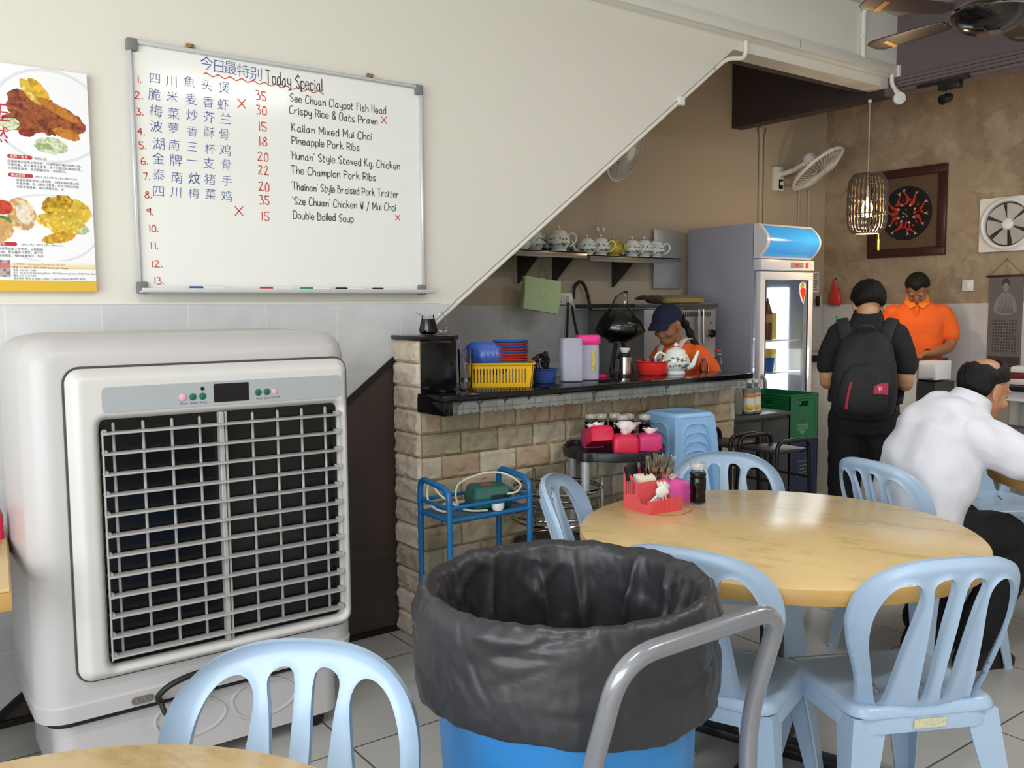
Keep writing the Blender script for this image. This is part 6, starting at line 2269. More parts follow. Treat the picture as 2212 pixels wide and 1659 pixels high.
MB().box((0, 0, .06), (.2, .22, .12), bev=.012).build('body', mat('printer_grey', '#a8a9ab', rough=.4), t)
MB().box((0, 0, .135), (.2, .2, .04), bev=.015).build('lid', 'black_plastic', t)
m = MB().lathe([(0, 0), (.05, 0), (.055, .02), (.045, .2), (.05, .34), (.03, .36), (0, .36)], 24)
tag(m.build('coffee_canister', mat('brown_dark', '#3a2420', rough=.4), loc=(5.98, 4.36, 1.06)), 'tall dark brown canister partly behind the fridge', 'canister')
t = thing('side_counter', 'white kitchen counter behind the fridge', 'counter', (6.45, 4.5, 0))
MB().box((0, .02, .52), (1.1, .56, 1.04)).build('body', 'counter_white', t)
MB().box((0, .02, 1.05), (1.14, .6, .02), bev=.004).build('top', 'printer_grey', t)

# ================================================================ on the back wall
xw = XB-.002
mFace = Matrix(((0, 0, -1, 0), (-1, 0, 0, 0), (0, 1, 0, 0), (0, 0, 0, 1)))    # XY sheet -> wall facing -x; sheet x runs towards -y
mat('frame_wood', '#40201e', rough=.35, var=.12, scale=12)
mat('mat_board', '#5f4d3b', rough=.8, var=.06)
mat('koi_red', '#c2372b', rough=.6, var=.25, scale=60)
mat('koi_white', '#d9b7ae', rough=.6, var=.2, scale=60)
mat('pond_black', '#15161c', rough=.5, var=.2)
yc, zc_ = (3.728+4.41)/2, (1.857+2.58)/2
t = thing('koi_picture', 'framed picture of red fish circling on a black disc', 'picture', (xw-.012, yc, zc_))
fwid, fhei = 4.41-3.728, 2.58-1.857
m = MB()
for sx, sy, lx, ly in ((0, 1, fwid, .065), (0, -1, fwid, .065), (1, 0, .065, fhei-.13), (-1, 0, .065, fhei-.13)):
    m.box((sx*(fwid/2-.0325), sy*(fhei/2-.0325), .004), (lx, ly, .03), mFace, bev=.006)
    m.box((sx*(fwid/2-.068), sy*(fhei/2-.068), .004), (lx if sx == 0 else .008, ly if sy == 0 else .008, .02), mFace)
m.build('frame', 'frame_wood', t)
MB().box((0, 0, -.004), (fwid-.1, fhei-.1, .006), mFace).build('backing', 'mat_board', t)
art = MB().prism([(.222*math.cos(R(5*k)), .222*math.sin(R(5*k))) for k in range(72)], .002, mFace @ TR(.0, -.005, .0)).build('black_disc', 'pond_black', t)
rk = random.Random(9)
m = MB()
for i in range(12):
    a = 2*PI*i/12+rk.uniform(-.14, .14)
    L_ = rk.uniform(.088, .12)
    r0 = rk.uniform(.062, .075)
    bend = rk.uniform(-.28, .28)
    pts = []
    for s_ in range(10):
        q = s_/9
        pts.append((r0+L_*q, math.sin(q*PI*1.2)*bend*.10))
    wd_ = [.007+.009*math.sin(PI*min(1, q*1.15+.12))*(1-q*.45) for q in [s_/9 for s_ in range(10)]]
    up_ = [(x, y+w_) for (x, y), w_ in zip(pts, wd_)]
    dn_ = [(x, y-w_) for (x, y), w_ in zip(pts, wd_)]
    M_ = mFace @ TR(0, -.005, .0022, rz=a)
    m.prism(up_+dn_[::-1], .0006, M_, 0)
    tx_, ty_ = pts[-1]
    m.prism([(tx_-.004, ty_), (tx_+.026, ty_+.016), (tx_+.016, ty_), (tx_+.028, ty_-.014)], .0007, M_, 1)
    m.prism([(p.x, p.y) for p in spl([(r0-.004, 0, 0), (r0+.01, .009, 0), (r0+.022, 0, 0), (r0+.01, -.009, 0)], 3, True)], .0008, M_, 1 if i % 3 else 0)
    for sg in (1, -1):
        m.prism([(r0+.03, sg*.014), (r0+.05, sg*.036), (r0+.055, sg*.015)], .0007, M_, 0)
for i in range(7):
    m.prism([(.006*math.cos(R(45*k)), .006*math.sin(R(45*k))) for k in range(8)], .0007, mFace @ TR(rk.uniform(-.03, .03), rk.uniform(-.035, .03), .0022), 1)
m.build('fish_print', ['koi_red', 'koi_white'], art, smooth=0)

t = thing('exhaust_fan', 'square white exhaust fan with grey blades on the back wall', 'fan', (xw-.02, 3.25, 2.06))
hole_ = lambda U, V: .168-np.sqrt(U**2+V**2)
MB().sheet(lambda U, V: np.minimum(sdrr(0, 0, .405, .405, .012)(U, V), -hole_(U, V)), 70, 70, (-.205, .205), (-.205, .205),
           lambda u, v, f, s: (u, v, (.02+.02*math.exp(-((math.hypot(u, v)-.18)/.016)**2)) if s > 0 else -.015), mFace).build('plate', 'white_plastic', t, smooth=50, fix=True)
MB().prism([(.166*math.cos(R(10*k)), .166*math.sin(R(10*k))) for k in range(36)], .002, mFace @ TR(z=-.016)).build('shutter', mat('shutter_dark', '#38362f', rough=.6, var=.2), t)
mat('blade_grey', '#b4b1ae', rough=.35)
for k in range(6):
    m = MB()
    vs, fs = [], []
    for i in range(7):
        for j in range(7):
            r_ = .042+.113*i/6
            a = R(60*k+8)+R(-24+48*j/6)
            vs.append((r_*math.cos(a), r_*math.sin(a), .004+.014*(j/6-.5)))
    for i in range(6):
        for j in range(6):
            q = i*7+j
            fs.append([q, q+7, q+8, q+1])
    n0 = len(vs)
    m.add(vs, fs, mFace)
    m.add([(x, y, z-.003) for x, y, z in vs], [f[::-1] for f in fs], mFace)
    m.build('blade', 'blade_grey', t, smooth=60)
MB().lathe([(0, .022), (.028, .02), (.042, .012), (.045, -.005), (.045, -.014)], 28, mFace).build('hub', 'white_plastic', t)
MB().box((.0, -.192, .021), (.04, .006, .001), mFace).build('badge', 'print_grey', t)

mat('scroll_grey', '#6c6864', rough=.8, var=.08, scale=6)
mat('scroll_dark', '#46413f', rough=.8, var=.1)
mat('scroll_mid', '#8a8580', rough=.8, var=.1)
t = thing('hanging_scroll', 'grey hanging scroll calendar with a faint robed figure at the right edge', 'scroll', (xw-.010, 3.25, 1.33))
MB().box((0, 0, 0), (.25, .68, .003), mFace).build('sheet', 'scroll_grey', t)
for z_ in (.342, -.342):
    MB().tube([(-.145, z_, .003), (.145, z_, .003)], .008, 10, False, mFace).build('rod', 'frame_wood', t)
MB().tube([(-.125, .345, .004), (0, .468, .004), (.125, .345, .004)], .0022, 6, False, mFace).build('hanging_cord', mat('cord_tan', '#7a5a40', rough=.8), t)
MB().lathe([(0, 0), (.006, 0), (.006, .008), (0, .008)], 10, mFace @ TR(0, .468, 0)).build('nail', 'dark_steel', t)
m = MB()
MF = mFace @ TR(0, .0, .0018)
m.prism([(p.x, p.y) for p in spl([(-.03, .30, 0), (0, .325, 0), (.03, .30, 0), (.028, .27, 0), (0, .245, 0), (-.028, .27, 0)], 4, True)], .0004, MF, 0)
m.prism([(p.x, p.y) for p in spl([(-.022, .265, 0), (0, .29, 0), (.022, .265, 0), (.016, .235, 0), (0, .22, 0), (-.016, .235, 0)], 4, True)], .0008, MF, 1)
m.prism([(p.x, p.y) for p in spl([(-.02, .22, 0), (-.07, .16, 0), (-.085, .08, 0), (-.04, .05, 0), (.04, .05, 0), (.085, .08, 0), (.07, .16, 0), (.02, .22, 0), (0, .205, 0)], 4, True)], .0004, MF, 1)
for i in range(9):
    m.prism([(-.06+.015*i-.002, .06), (-.06+.015*i+.002, .06), (-.03+.0075*i, .19)], .0008, MF, 0)
m.build('robed_figure', ['scroll_dark', 'scroll_mid'], t, smooth=0)
m = MB()
for r_ in range(11):
    for c_ in range(9):
        if (r_*9+c_) % 13 == 5:
            continue
        m.box((-.082+.0205*c_, .0-.023*r_, .002), (.012, .014, .0006), mFace)
m.box((0, -.30, .002), (.23, .06, .0006), mFace)
m.build('calendar_characters', 'scroll_dark', t, smooth=0)

t = thing('wall_switch', 'square white switch plate on the plaster of the back wall', 'switch', (xw-.006, 3.54, 1.605))
MB().box((0, 0, .004), (.088, .088, .01), mFace, bev=.003).build('plate', 'white_plastic', t)
MB().box((0, 0, .010), (.03, .05, .006), mFace, bev=.002).build('rocker', 'white_plastic', t)
t = thing('red_bag', 'red plastic bag hanging on the back wall', 'bag', (xw-.03, 4.71, 1.56))
m = MB().loft([((0, 0, -.10), (0, .055, 0), (.012, 0, 0)), ((0, 0, -.085), (0, .062, 0), (.03, 0, 0)), ((0, 0, -.02), (0, .058, 0), (.026, 0, 0)), ((0, .0, .05), (0, .03, 0), (.014, 0, 0)), ((0, .01, .10), (0, .01, 0), (.006, 0, 0)), ((0, .01, .135), (0, .004, 0), (.004, 0, 0))], n=24)
m.v = [(x+.008*noise.noise((y*30, z*25, 1)), y+.006*noise.noise((y*30, z*30, 5)), z) for x, y, z in m.v]
m.build('bag_body', mat('bag_red', '#cf3a30', rough=.35, var=.08), t, smooth=180)
m = MB().loft([((0, -.04, .05), (0, .008, 0), (.005, 0, 0)), ((0, -.045, .0), (0, .018, 0), (.01, 0, 0)), ((0, -.05, -.06), (0, .012, 0), (.01, 0, 0))], n=14)
m.build('loose_handle', 'bag_red', t, smooth=180)
MB().lathe([(0, 0), (.006, 0), (.006, .012), (0, .012)], 10, mFace @ TR(-.01, .135, -.03)).build('nail', 'dark_steel', t)
t = thing('wall_notice', 'white paper notice on the wall right of the fridge', 'notice', (6.93, YK-.006, 1.665))
MB().box((0, 0, 0), (.105, .002, .185)).build('paper', 'white_plastic', t)
m = MB()
for i in range(9):
    m.box((rk.uniform(-.012, .006), -.0014, .07-.0165*i), (rk.uniform(.05, .075), .0006, .006))
m.build('printed_lines', 'print_grey', t, smooth=0)
t = thing('door_phone', 'small black phone handset hanging below the wall notice', 'phone', (6.97, YK-.02, 1.50))
MB().box((0, 0, 0), (.05, .02, .09), bev=.006).build('base', 'white_plastic', t)
MB().tube(spl([(-.045, -.02, .04), (-.055, -.03, 0), (-.045, -.02, -.04)], 4), .016, 10).build('handset', 'black_plastic', t)

# ceiling fan, pendant lamp, track spot
mat('fan_black', '#141315', rough=.1, var=.05, coat=.6)
mat('fan_blade', '#353132', rough=.35, var=.05)
fcx, fcy, fz0 = 4.86, 2.375, 2.865
t = thing('ceiling_fan', 'glossy black ceiling fan with dark blades', 'fan', (fcx, fcy, fz0))
MB().lathe([(0, 0), (.06, .004), (.12, .022), (.17, .055), (.195, .09), (.20, .105), (.195, .112), (.19, .12), (.15, .15), (.10, .17), (.05, .18), (0, .18)], 48).build('motor_dome', 'fan_black', t)
MB().lathe([(.196, .098), (.204, .105), (.196, .112)], 48).build('trim_ring', 'polished_steel', t)
MB().tube([(0, 0, .17), (0, 0, ZCE-fz0-.02)], .016, 12).build('down_rod', 'fan_black', t)
MB().lathe([(0, ZCE-fz0-.09), (.03, ZCE-fz0-.085), (.07, ZCE-fz0-.02), (.075, ZCE-fz0), (0, ZCE-fz0)], 28).build('canopy', 'fan_black', t)
for k in range(5):
    a = R(83+72*k)
    b_ = MB().loft([((.24, 0, .115), (0, .055, .008), (0, -.001, .004), 4), ((.34, 0, .117), (0, .065, .010), (0, -.001, .004), 4), ((.60, 0, .12), (0, .072, .012), (0, -.001, .004), 4), ((.70, 0, .12), (0, .068, .012), (0, -.001, .004), 4), ((.735, 0, .12), (0, .04, .006), (0, -.001, .003), 3)], rotz(a), n=24).build('blade', 'fan_blade', t, smooth=40)
    MB().box((.20, 0, .115), (.12, .035, .008), rotz(a), bev=.003).build('blade_arm', 'fan_black', b_)
    MB().box((.62, 0, .1145), (.035, .10, .004), rotz(a) @ TR(rx=R(9)) @ TR(z=0)).build('gold_band', mat('gold', '#c8a06a', rough=.25, metal=.7), b_)

pxc, pyc = 5.80, 3.642
t = thing('pendant_lamp', 'woven pendant lantern with a glowing bulb, hanging before the framed picture', 'pendant lamp', (pxc, pyc, 1.966))
t.scale = (1.0985,)*3
zt2 = 2.30-1.92
MB().tube([(0, 0, zt2), (0, 0, (2.89-1.966)/1.0985)], .004, 8).build('cord', 'beige_paint', t)
MB().lathe([(0, (2.87-1.966)/1.0985), (.012, (2.872-1.966)/1.0985), (.012, (2.89-1.966)/1.0985), (0, (2.89-1.966)/1.0985)], 16).build('cord_grip', 'white_plastic', t)
mat('wicker', '#54463a', rough=.6, var=.3, scale=40)
mat('wicker_dark', '#5a4c42', rough=.6, var=.2)
profp = [(.075, .0), (.105, .03), (.116, .08), (.118, .17), (.117, .27), (.106, .335), (.080, .375)]
for k in range(28):
    a = 2*PI*k/28
    m = MB()
    pts = spl([(r_*math.cos(a), r_*math.sin(a), z) for r_, z in profp], 5)
    m.tube([(p.x*(1+.012*math.sin(i*2.3+k)), p.y*(1+.012*math.sin(i*2.3+k)), p.z) for i, p in enumerate(pts)], [.0072+.002*math.sin(i*1.7+k) for i in range(len(pts))], 6)
    m.build('rib', 'wicker', t)
for r_, z in ((.075, 0), (.106, .33), (.080, .375), (.117, .12), (.117, .22)):
    MB().tube([(r_*math.cos(R(10*i)), r_*math.sin(R(10*i)), z) for i in range(36)], .0042, 6, True).build('hoop', 'wicker_dark', t)
m = MB()
for i in range(4):
    a = R(90*i)
    m.tube([(0, 0, .385), (.08*math.cos(a), .08*math.sin(a), .375)], .003, 6)
m.build('spider', 'wicker_dark', t)
MB().lathe([(0, .30), (.016, .30), (.018, .24), (.02, .235), (0, .235)], 16).build('lamp_holder', 'white_plastic', t)
MB().tube([(0, 0, .385), (0, 0, .30)], .004, 8).build('inner_cord', 'beige_paint', t)
MB().lathe([(0, .10), (.02, .105), (.032, .13), (.034, .155), (.028, .185), (.015, .215), (.014, .24)], 24).build('bulb', mat('bulb_glow', '#ffd89a', emit=30, ecol='#ffca80'), t)
m = MB().tube([(.055, -.05, .01), (.058, -.052, -.10)], .004, 6)
m.tube([(.058, -.052, -.04), (.058, -.052, -.11)], .007, 8)
m.build('tassel', mat('tassel_gold', '#c89a3c', rough=.6), t)
d_ = bpy.data.lights.new('pendant_bulb', 'POINT')
d_.energy, d_.color, d_.shadow_soft_size = 24, (1, .74, .42), .035
o = bpy.data.objects.new('pendant_bulb', d_)
COL.objects.link(o)
o.location = (pxc, pyc, 1.966+.05)

t = thing('track_spotlight', 'black track spotlight under the bulkhead moulding', 'spotlight', (5.72, 3.08, 2.86))
MB().box((0, .0, .028), (.035, .34, .022), bev=.003).build('track', 'black_plastic', t)
MB().box((0, -.05, -.005), (.05, .14, .05), bev=.006).build('adapter', 'black_plastic', t)
MB().tube([(0, -.04, -.03), (0, -.03, -.07)], .008, 8).build('stem', 'dark_steel', t)
m = MB().lathe([(0, -.05), (.02, -.05), (.03, -.03), (.032, .03), (.026, .03), (.024, .02), (0, .02)], 24, TR(-.01, -.025, -.085, ry=R(-110), rz=R(-20)))
m.build('lamp_head', 'black_plastic', t)

# black-topped side table at the back wall, boxes on it
t = thing('console_table', 'black-topped white table against the back wall, below the scroll', 'table', (6.77, 2.85, 0))
MB().box((0, 0, .8625), (.5, .62, .035), bev=.004).build('top', 'black_plastic', t)
MB().box((-.2, 0, .81), (.03, .58, .07)).build('apron', 'fridge_white', t)
for x in (-.22, .22):
    for y in (-.28, .28):
        MB().box((x, y, .41), (.045, .045, .82)).build('leg', 'fridge_white', t)
MB().box((.0, 0, .30), (.46, .56, .02)).build('shelf', 'fridge_white', t)
for i, (lb, c_) in enumerate((('flat white and red box at the bottom of the pile on the console table', 'fridge_white'), ('flat dark red box in the middle of the pile on the console table', 'dark_red'), ('flat white box on top of the pile on the console table', 'white_plastic'))):
    o = MB().box((0, 0, .022), (.2, .22-.02*i, .042), bev=.003).build('flat_box', c_, loc=(6.74, 2.93, .883+.0435*i))
    o.rotation_euler = (0, 0, .1*i)
    tag(o, lb, 'box', 'boxes on the console table')
tag(MB().box((0, 0, .13), (.22, .2, .26), bev=.004).build('grey_box', mat('grey_box', '#6a6a6c', rough=.5), loc=(6.7, 3.02, .311)), 'dark grey box under the console table', 'box')

# things on the man's table
zt3 = .7505
t = thing('chopstick_box', 'black chopstick box standing on the table of the man in white', 'chopstick box', (4.42, 1.83, zt3))
MB().box((0, 0, .075), (.06, .05, .15), bev=.004).build('box', 'black_plastic', t)
t = thing('spoon_holder', 'black holder with black spoons on the table of the man in white', 'holder', (4.53, 1.75, zt3))
MB().lathe([(0, 0), (.04, 0), (.045, .08), (.04, .08), (.036, .006), (0, .006)], 24).build('pot', 'black_plastic', t)
for i in range(8):
    a = i*.8
    m = MB()
    spoon(m, TR(.02*math.cos(a), .02*math.sin(a), .01, ry=R(14*math.cos(a)), rx=R(-14*math.sin(a)), rz=a), .15, .02)
    tag(m.build('soup_spoon', 'black_plastic', loc=(4.53, 1.75, zt3)), 'black spoon in the holder on the table of the man in white', 'spoon', 'spoons in the black holder')
m = MB().lathe([(0, 0), (.03, 0), (.04, .075), (.038, .075), (.028, .004), (0, .004)], 28)
tag(m.build('paper_cup', mat('cup_tan', '#b9ac8c', rough=.6), loc=(4.36, 1.70, zt3)), 'tan cup on the table of the man in white', 'cup')
# pink tissue box on the table behind the cooler
tissue_box('crimson tissue box on the table behind the air cooler', (.275, 3.2, .7505), R(-6), 'box_red', .7, size=(.12, .12, .085))
# ================================================================ people
mat('skin_tan', '#b07c5c', rough=.5, var=.04, scale=12, sub=.12)
mat('skin_brown', '#9a684a', rough=.5, var=.04, scale=12, sub=.12)
mat('skin_fair', '#c0936f', rough=.45, var=.04, scale=12, sub=.12)
mat('hair_black', '#110e0c', rough=.62, spec=.3, var=.3, scale=80, bump=.6, bscale=160, stretch=(1, 1, .15))
mat('eye_white', '#9c9088', rough=.3)
mat('eye_dark', '#1a120d', rough=.2)
mat('shirt_black', '#17171a', rough=.85, var=.12, scale=40, bump=.2, bscale=300)
mat('trousers_black', '#0d0d0f', rough=.85, var=.15, scale=20, bump=.3, bscale=60)
mat('shirt_orange', '#ee6420', rough=.8, var=.04, scale=30, bump=.15, bscale=300)
mat('collar_orange', '#f08428', rough=.8, var=.04)
mat('shirt_white', '#dadae1', rough=.8, var=.015, scale=30, bump=.12, bscale=200)
mat('apron_white', '#d9d2cd', rough=.8, var=.03)
mat('cap_navy', '#161a33', rough=.85, var=.1, scale=60)
mat('pack_black', '#1b1a1d', rough=.7, var=.15, scale=60, bump=.35, bscale=120)
mat('pack_strap', '#242326', rough=.75, var=.1)
mat('zip_red', '#a52a40', rough=.5)
mat('patch_red', '#b02848', rough=.6)
FOLD = bpy.data.textures.new('cloth_folds', 'CLOUDS')
FOLD.noise_scale = .09
FOLD.noise_depth = 3


def V(*a):
    return Vector(a)


def limb(mb, pts, rr, n=16, sm=4):
    """tapering limb through joints, with rounded ends"""
    P = spl(pts, sm) if len(pts) > 2 else [Vector(p) for p in pts]
    k = len(P)
    seg = len(pts)-1
    rad = []
    for i in range(k):
        t = i/(k-1)*seg
        a = min(int(t), seg-1)
        rad.append(rr[a]+(rr[a+1]-rr[a])*(t-a))
    mb.tube(P, rad, n)
    for p, r in ((P[0], rad[0]), (P[-1], rad[-1])):
        mb.ball(p, r*.99, n, 10)


def head(body, M, hair_mask, skin, root, hs=1.0, eyes=True, hair_th=.012):
    """skull, jaw, nose, lips, brows and ears into the body; eyes and hair as children"""
    M = M @ Matrix.Scale(hs, 4)
    B = lambda c, r: body.ball(c, r, 20, 14, M)
    B((0, -.012, .03), (.075, .096, .088))
    B((0, .022, -.022), (.064, .072, .082))
    B((0, .046, -.082), (.044, .044, .034))
    B((0, .01, -.07), (.056, .06, .05))
    body.tube([M @ V(0, .086, .014), M @ V(0, .104, -.018), M @ V(0, .106, -.036)], [.007*hs, .0115*hs, .012*hs], 10)
    for s in (-1, 1):
        B((s*.012, .095, -.038), (.009, .011, .008))
        B((s*.029, .078, .026), (.023, .012, .009))
        B((s*.040, .062, -.030), (.026, .026, .02))
        B((s*.077, -.008, -.010), (.010, .021, .033))
        B((s*.081, -.014, .004), (.008, .016, .020))
        B((s*.079, -.002, -.036), (.007, .010, .010))
    B((0, .086, -.062), (.022, .011, .007))
    B((0, .085, -.073), (.019, .011, .008))
    if eyes:
        for s in (-1, 1):
            e = MB().ball((s*.031, .073, .006), (.0125, .0110, .0045), 14, 10, M).build('eye', 'eye_white', root, smooth=180)
            MB().ball((s*.030, .082, .003), (.0055, .0035, .0055), 12, 8, M).build('pupil', 'eye_dark', e, smooth=180)
    def pos(u, v, f, s):
        ca, sa, cv, sv = math.cos(u), math.sin(u), math.cos(v), math.sin(v)
        d = V(sa*cv, ca*cv, sv)
        n_ = noise.noise((d.x*7, d.y*7, d.z*7))*.5+noise.noise((d.x*22, d.y*22, d.z*5))*.35
        ed = min(1, f/.25)
        k = (hair_th*(.35+.65*ed)*(1+.45*n_)) if s > 0 else -.012
        r = V((.077+k)*d.x, (.098+k)*d.y, (.090+k)*d.z)
        if v < 0:
            r.z *= 1.05
            r.y *= 1-.10*min(1, -v)
        return M @ (V(0, -.012, .03)+r)
    h = MB().sheet(hair_mask, 76, 44, (-PI, PI), (-.95, PI/2-.001), pos)
    h.build('hair', 'hair_black', root, smooth=180, fix=True)


def hand(mb, M, curl=.5, s=1.0):
    """palm, four bent fingers of unequal length and a thumb from the side of the palm; x to the thumb, y along the fingers"""
    mb.loft([((0, -.005, 0), (.026*s, 0, 0), (0, 0, .015*s), 3), ((0, .03*s, .002), (.036*s, 0, 0), (0, 0, .014*s), 3), ((0, .075*s, .004), (.039*s, 0, 0), (0, 0, .0115*s), 3)], M, n=18, dome=.3)
    for x, L_ in ((.030, .070), (.0105, .080), (-.010, .074), (-.030, .058)):
        pts = [V(x*s, .07*s, .003)]
        a = 0.0
        for k, q in enumerate((.45, .32, .23)):
            a += curl*(.55, .75, .55)[k]
            pts.append(pts[-1]+V(0, math.cos(a), -math.sin(a))*L_*q*s)
        limb(mb, [M @ p for p in pts], [.0088*s, .0082*s, .0076*s, .0066*s], 10, 3)
    limb(mb, [M @ p for p in (V(.022*s, .012*s, -.002), V(.048*s, .034*s, -.008), V(.056*s, .060*s, -.014), V(.052*s, .080*s, -.020))], [.0125*s, .0105*s, .0092*s, .0075*s], 10, 3)


FOLD2 = bpy.data.textures.new('shirt_folds', 'CLOUDS')
FOLD2.noise_scale = .11
FOLD2.noise_depth = 0


def flesh(mb, name, m, root, vox=.006, folds=0.0, it=6, tex=None):
    mods = [('REMESH', dict(mode='VOXEL', voxel_size=vox, use_smooth_shade=True)), ('SMOOTH', dict(factor=.5, iterations=it))]
    if folds:
        mods.append(('DISPLACE', dict(texture=tex or FOLD, strength=folds, mid_level=.5)))
    return mb.build(name, m, root, smooth=180, fix=True, mods=mods)


def HM(c, yaw, pitch, roll=0.0):
    """head frame: x right, y forward, z up; yaw turns left, pitch tips the face down"""
    return Matrix.Translation(c) @ Matrix.Rotation(yaw, 4, 'Z') @ Matrix.Rotation(-pitch, 4, 'X') @ Matrix.Rotation(roll, 4, 'Y')


def torso(mb, rows, n=28):
    """rows: (x, y, z, half width, half depth[, power])"""
    mb.loft([((x, y, z), (w, 0, 0), (0, d, 0), *(r_ or (2.4,))) for x, y, z, w, d, *r_ in rows], n=n, dome=.4)


short_back = lambda U, V_: np.where(np.abs(U) < 1.0, V_-.62+.10*np.cos(U*3), np.where(np.abs(U) < 1.75, V_-(.15-.55*(np.abs(U)-1.0)), V_+.62))

# ---- man in black with a backpack, seen from behind
px_, py_ = 4.44, 2.77
root = thing('person', 'person in a black shirt seen from behind, standing with a black backpack', 'person', (px_, py_, 0), face(.87, .49))
b = MB()
torso(b, [(0, 0, .80, .16, .11), (0, 0, .92, .155, .105), (0, 0, 1.05, .15, .10), (0, 0, 1.20, .165, .105), (0, -.01, 1.30, .165, .09), (0, -.01, 1.36, .10, .06)])
limb(b, [(0, -.02, 1.30), (0, .0, 1.41), (0, .015, 1.45)], [.062, .055, .054])
Mh = HM((.0, .04, 1.462), R(14), R(26))
head(b, Mh, lambda U, V_: np.where(np.abs(U) < .9, V_-.45, np.where(np.abs(U) < 1.75, V_-(.1-.6*(np.abs(U)-.9)), V_+.66)), 'skin_fair', root, 1.0, False, .016)
for s in (-1, 1):
    limb(b, [(s*.150, -.01, 1.30), (s*.186, -.03, 1.17), (s*.198, -.02, 1.045), (s*.185, .10, 1.035), (s*.13, .27, 1.10)], [.052, .047, .043, .040, .028])
    hand(b, TR(s*.125, .27, 1.10, rx=R(20), rz=R(s*18)) @ Matrix.Scale(-s, 4, (1, 0, 0)), .5)
    limb(b, [(s*.085, 0, .82), (s*.095, .01, .45), (s*.10, -.01, .08)], [.085, .06, .042])
    limb(b, [(s*.10, -.03, .04), (s*.11, .16, .035)], [.038, .032])
flesh(b, 'body', 'skin_fair', root)
c = MB()
torso(c, [(0, 0, .80, .172, .13), (0, 0, .92, .165, .125), (0, 0, 1.05, .158, .118), (0, 0, 1.20, .165, .12), (0, -.01, 1.30, .165, .105), (0, -.012, 1.36, .10, .078), (0, -.005, 1.395, .075, .068)])
for s in (-1, 1):
    limb(c, [(s*.140, -.01, 1.290), (s*.182, -.03, 1.20), (s*.198, -.03, 1.125)], [.074, .064, .060])
flesh(c, 'shirt', 'shirt_black', root, .007, .012)
c = MB()
c.loft([((0, -.004, 1.375), (.088, 0, 0), (0, .080, 0)), ((0, .004, 1.402), (.079, 0, 0), (0, .074, .01)), ((0, .008, 1.425), (.070, 0, 0), (0, .068, .015))], n=36, caps=False)
c.loft([((0, .008, 1.425), (.067, 0, 0), (0, .065, .015)), ((0, -.004, 1.375), (.084, 0, 0), (0, .076, 0))], n=36, caps=False)
c.build('collar', 'shirt_black', root, smooth=180)
c = MB()
torso(c, [(0, 0, .76, .18, .125), (0, 0, .90, .175, .125), (0, 0, .96, .165, .115)])
for s in (-1, 1):
    limb(c, [(s*.09, 0, .82), (s*.10, .01, .45), (s*.105, -.01, .05)], [.105, .088, .078])
flesh(c, 'trousers', 'trousers_black', root, .009, .02)
for s in (-1, 1):
    c = MB().loft([((s*.11, .06, .0), (.048, 0, 0), (0, .135, 0), 2.8), ((s*.11, .06, .03), (.05, 0, 0), (0, .137, 0), 2.8), ((s*.11, .045, .075), (.042, 0, 0), (0, .10, 0), 2.4), ((s*.11, .0, .10), (.038, 0, 0), (0, .05, 0))], n=28)
    c.build('shoe', 'rubber', root, smooth=50)
# backpack on his back
bp = thing('backpack', 'black backpack with a red zip and a red patch on the standing man', 'backpack', (px_, py_, 0), face(.87, .49))
c = MB()
rows = []
for z, w, d, y in ((.855, .10, .05, -.19), (.88, .148, .085, -.195), (.98, .165, .10, -.205), (1.10, .160, .098, -.205), (1.20, .145, .082, -.195), (1.28, .118, .06, -.18), (1.325, .07, .03, -.165)):
    rows.append(((0, y, z), (w, 0, 0), (0, d, 0), 3.2))
c.loft(rows, n=40, dome=.2)
c.build('pack_body', 'pack_black', bp, smooth=60, mods=(('SUBSURF', dict(levels=2, render_levels=2)), ('DISPLACE', dict(texture=FOLD, strength=.022, mid_level=.5))))
c = MB()
c.loft([((0, -.285, .885), (.09, 0, 0), (0, .02, 0), 3), ((0, -.300, .93), (.125, 0, 0), (0, .028, 0), 3), ((0, -.302, 1.05), (.12, 0, 0), (0, .026, 0), 3), ((0, -.290, 1.15), (.075, 0, 0), (0, .02, 0), 3)], n=32, dome=.3)
c.build('front_pocket', 'pack_black', bp, smooth=60, mods=(('SUBSURF', dict(levels=1, render_levels=2)), ('DISPLACE', dict(texture=FOLD, strength=.012, mid_level=.5))))
for s in (-1, 1):
    c = MB().tube(spl([(s*.09, -.13, 1.27), (s*.125, -.05, 1.375), (s*.13, .06, 1.35), (s*.14, .125, 1.22), (s*.165, .08, 1.02), (s*.16, -.08, .93)], 6), .032, 10, flat=((1, 0, 0), .25))
    c.build('shoulder_strap', 'pack_strap', bp, smooth=60)
    c = MB().tube([(s*.155, -.20, .93), (s*.16, -.12, .90)], .008, 8)
    c.build('strap_buckle', 'black_plastic', bp)
MB().tube(spl([(-.045, -.185, 1.32), (-.04, -.205, 1.345), (0, -.215, 1.355), (.04, -.205, 1.345), (.045, -.185, 1.32)], 5), .011, 8, flat=((0, 0, 1), .4)).build('carry_handle', 'pack_strap', bp)
MB().tube(spl([(-.055, -.322, 1.06), (-.068, -.330, 1.0), (-.078, -.330, .92)], 5), .0075, 8).build('red_zip', 'zip_red', bp)
MB().tube([(-.10, -.312, .99), (-.10, -.312, .96)], .005, 6).build('zip_pull', 'grey_plastic', bp)
p_ = MB().prism([(-.036, -.024), (.034, -.030), (.034, .034), (-.010, .026), (-.034, .010)], .004, TR(.088, -.326, 1.03) @ mxz)
p_ = p_.build('red_patch', 'patch_red', bp)
c = MB()
text(c, 'lp', .032, TR(.071, -.3312, 1.025) @ mxz)
c.build('patch_letters', 'print_white', p_, smooth=0)

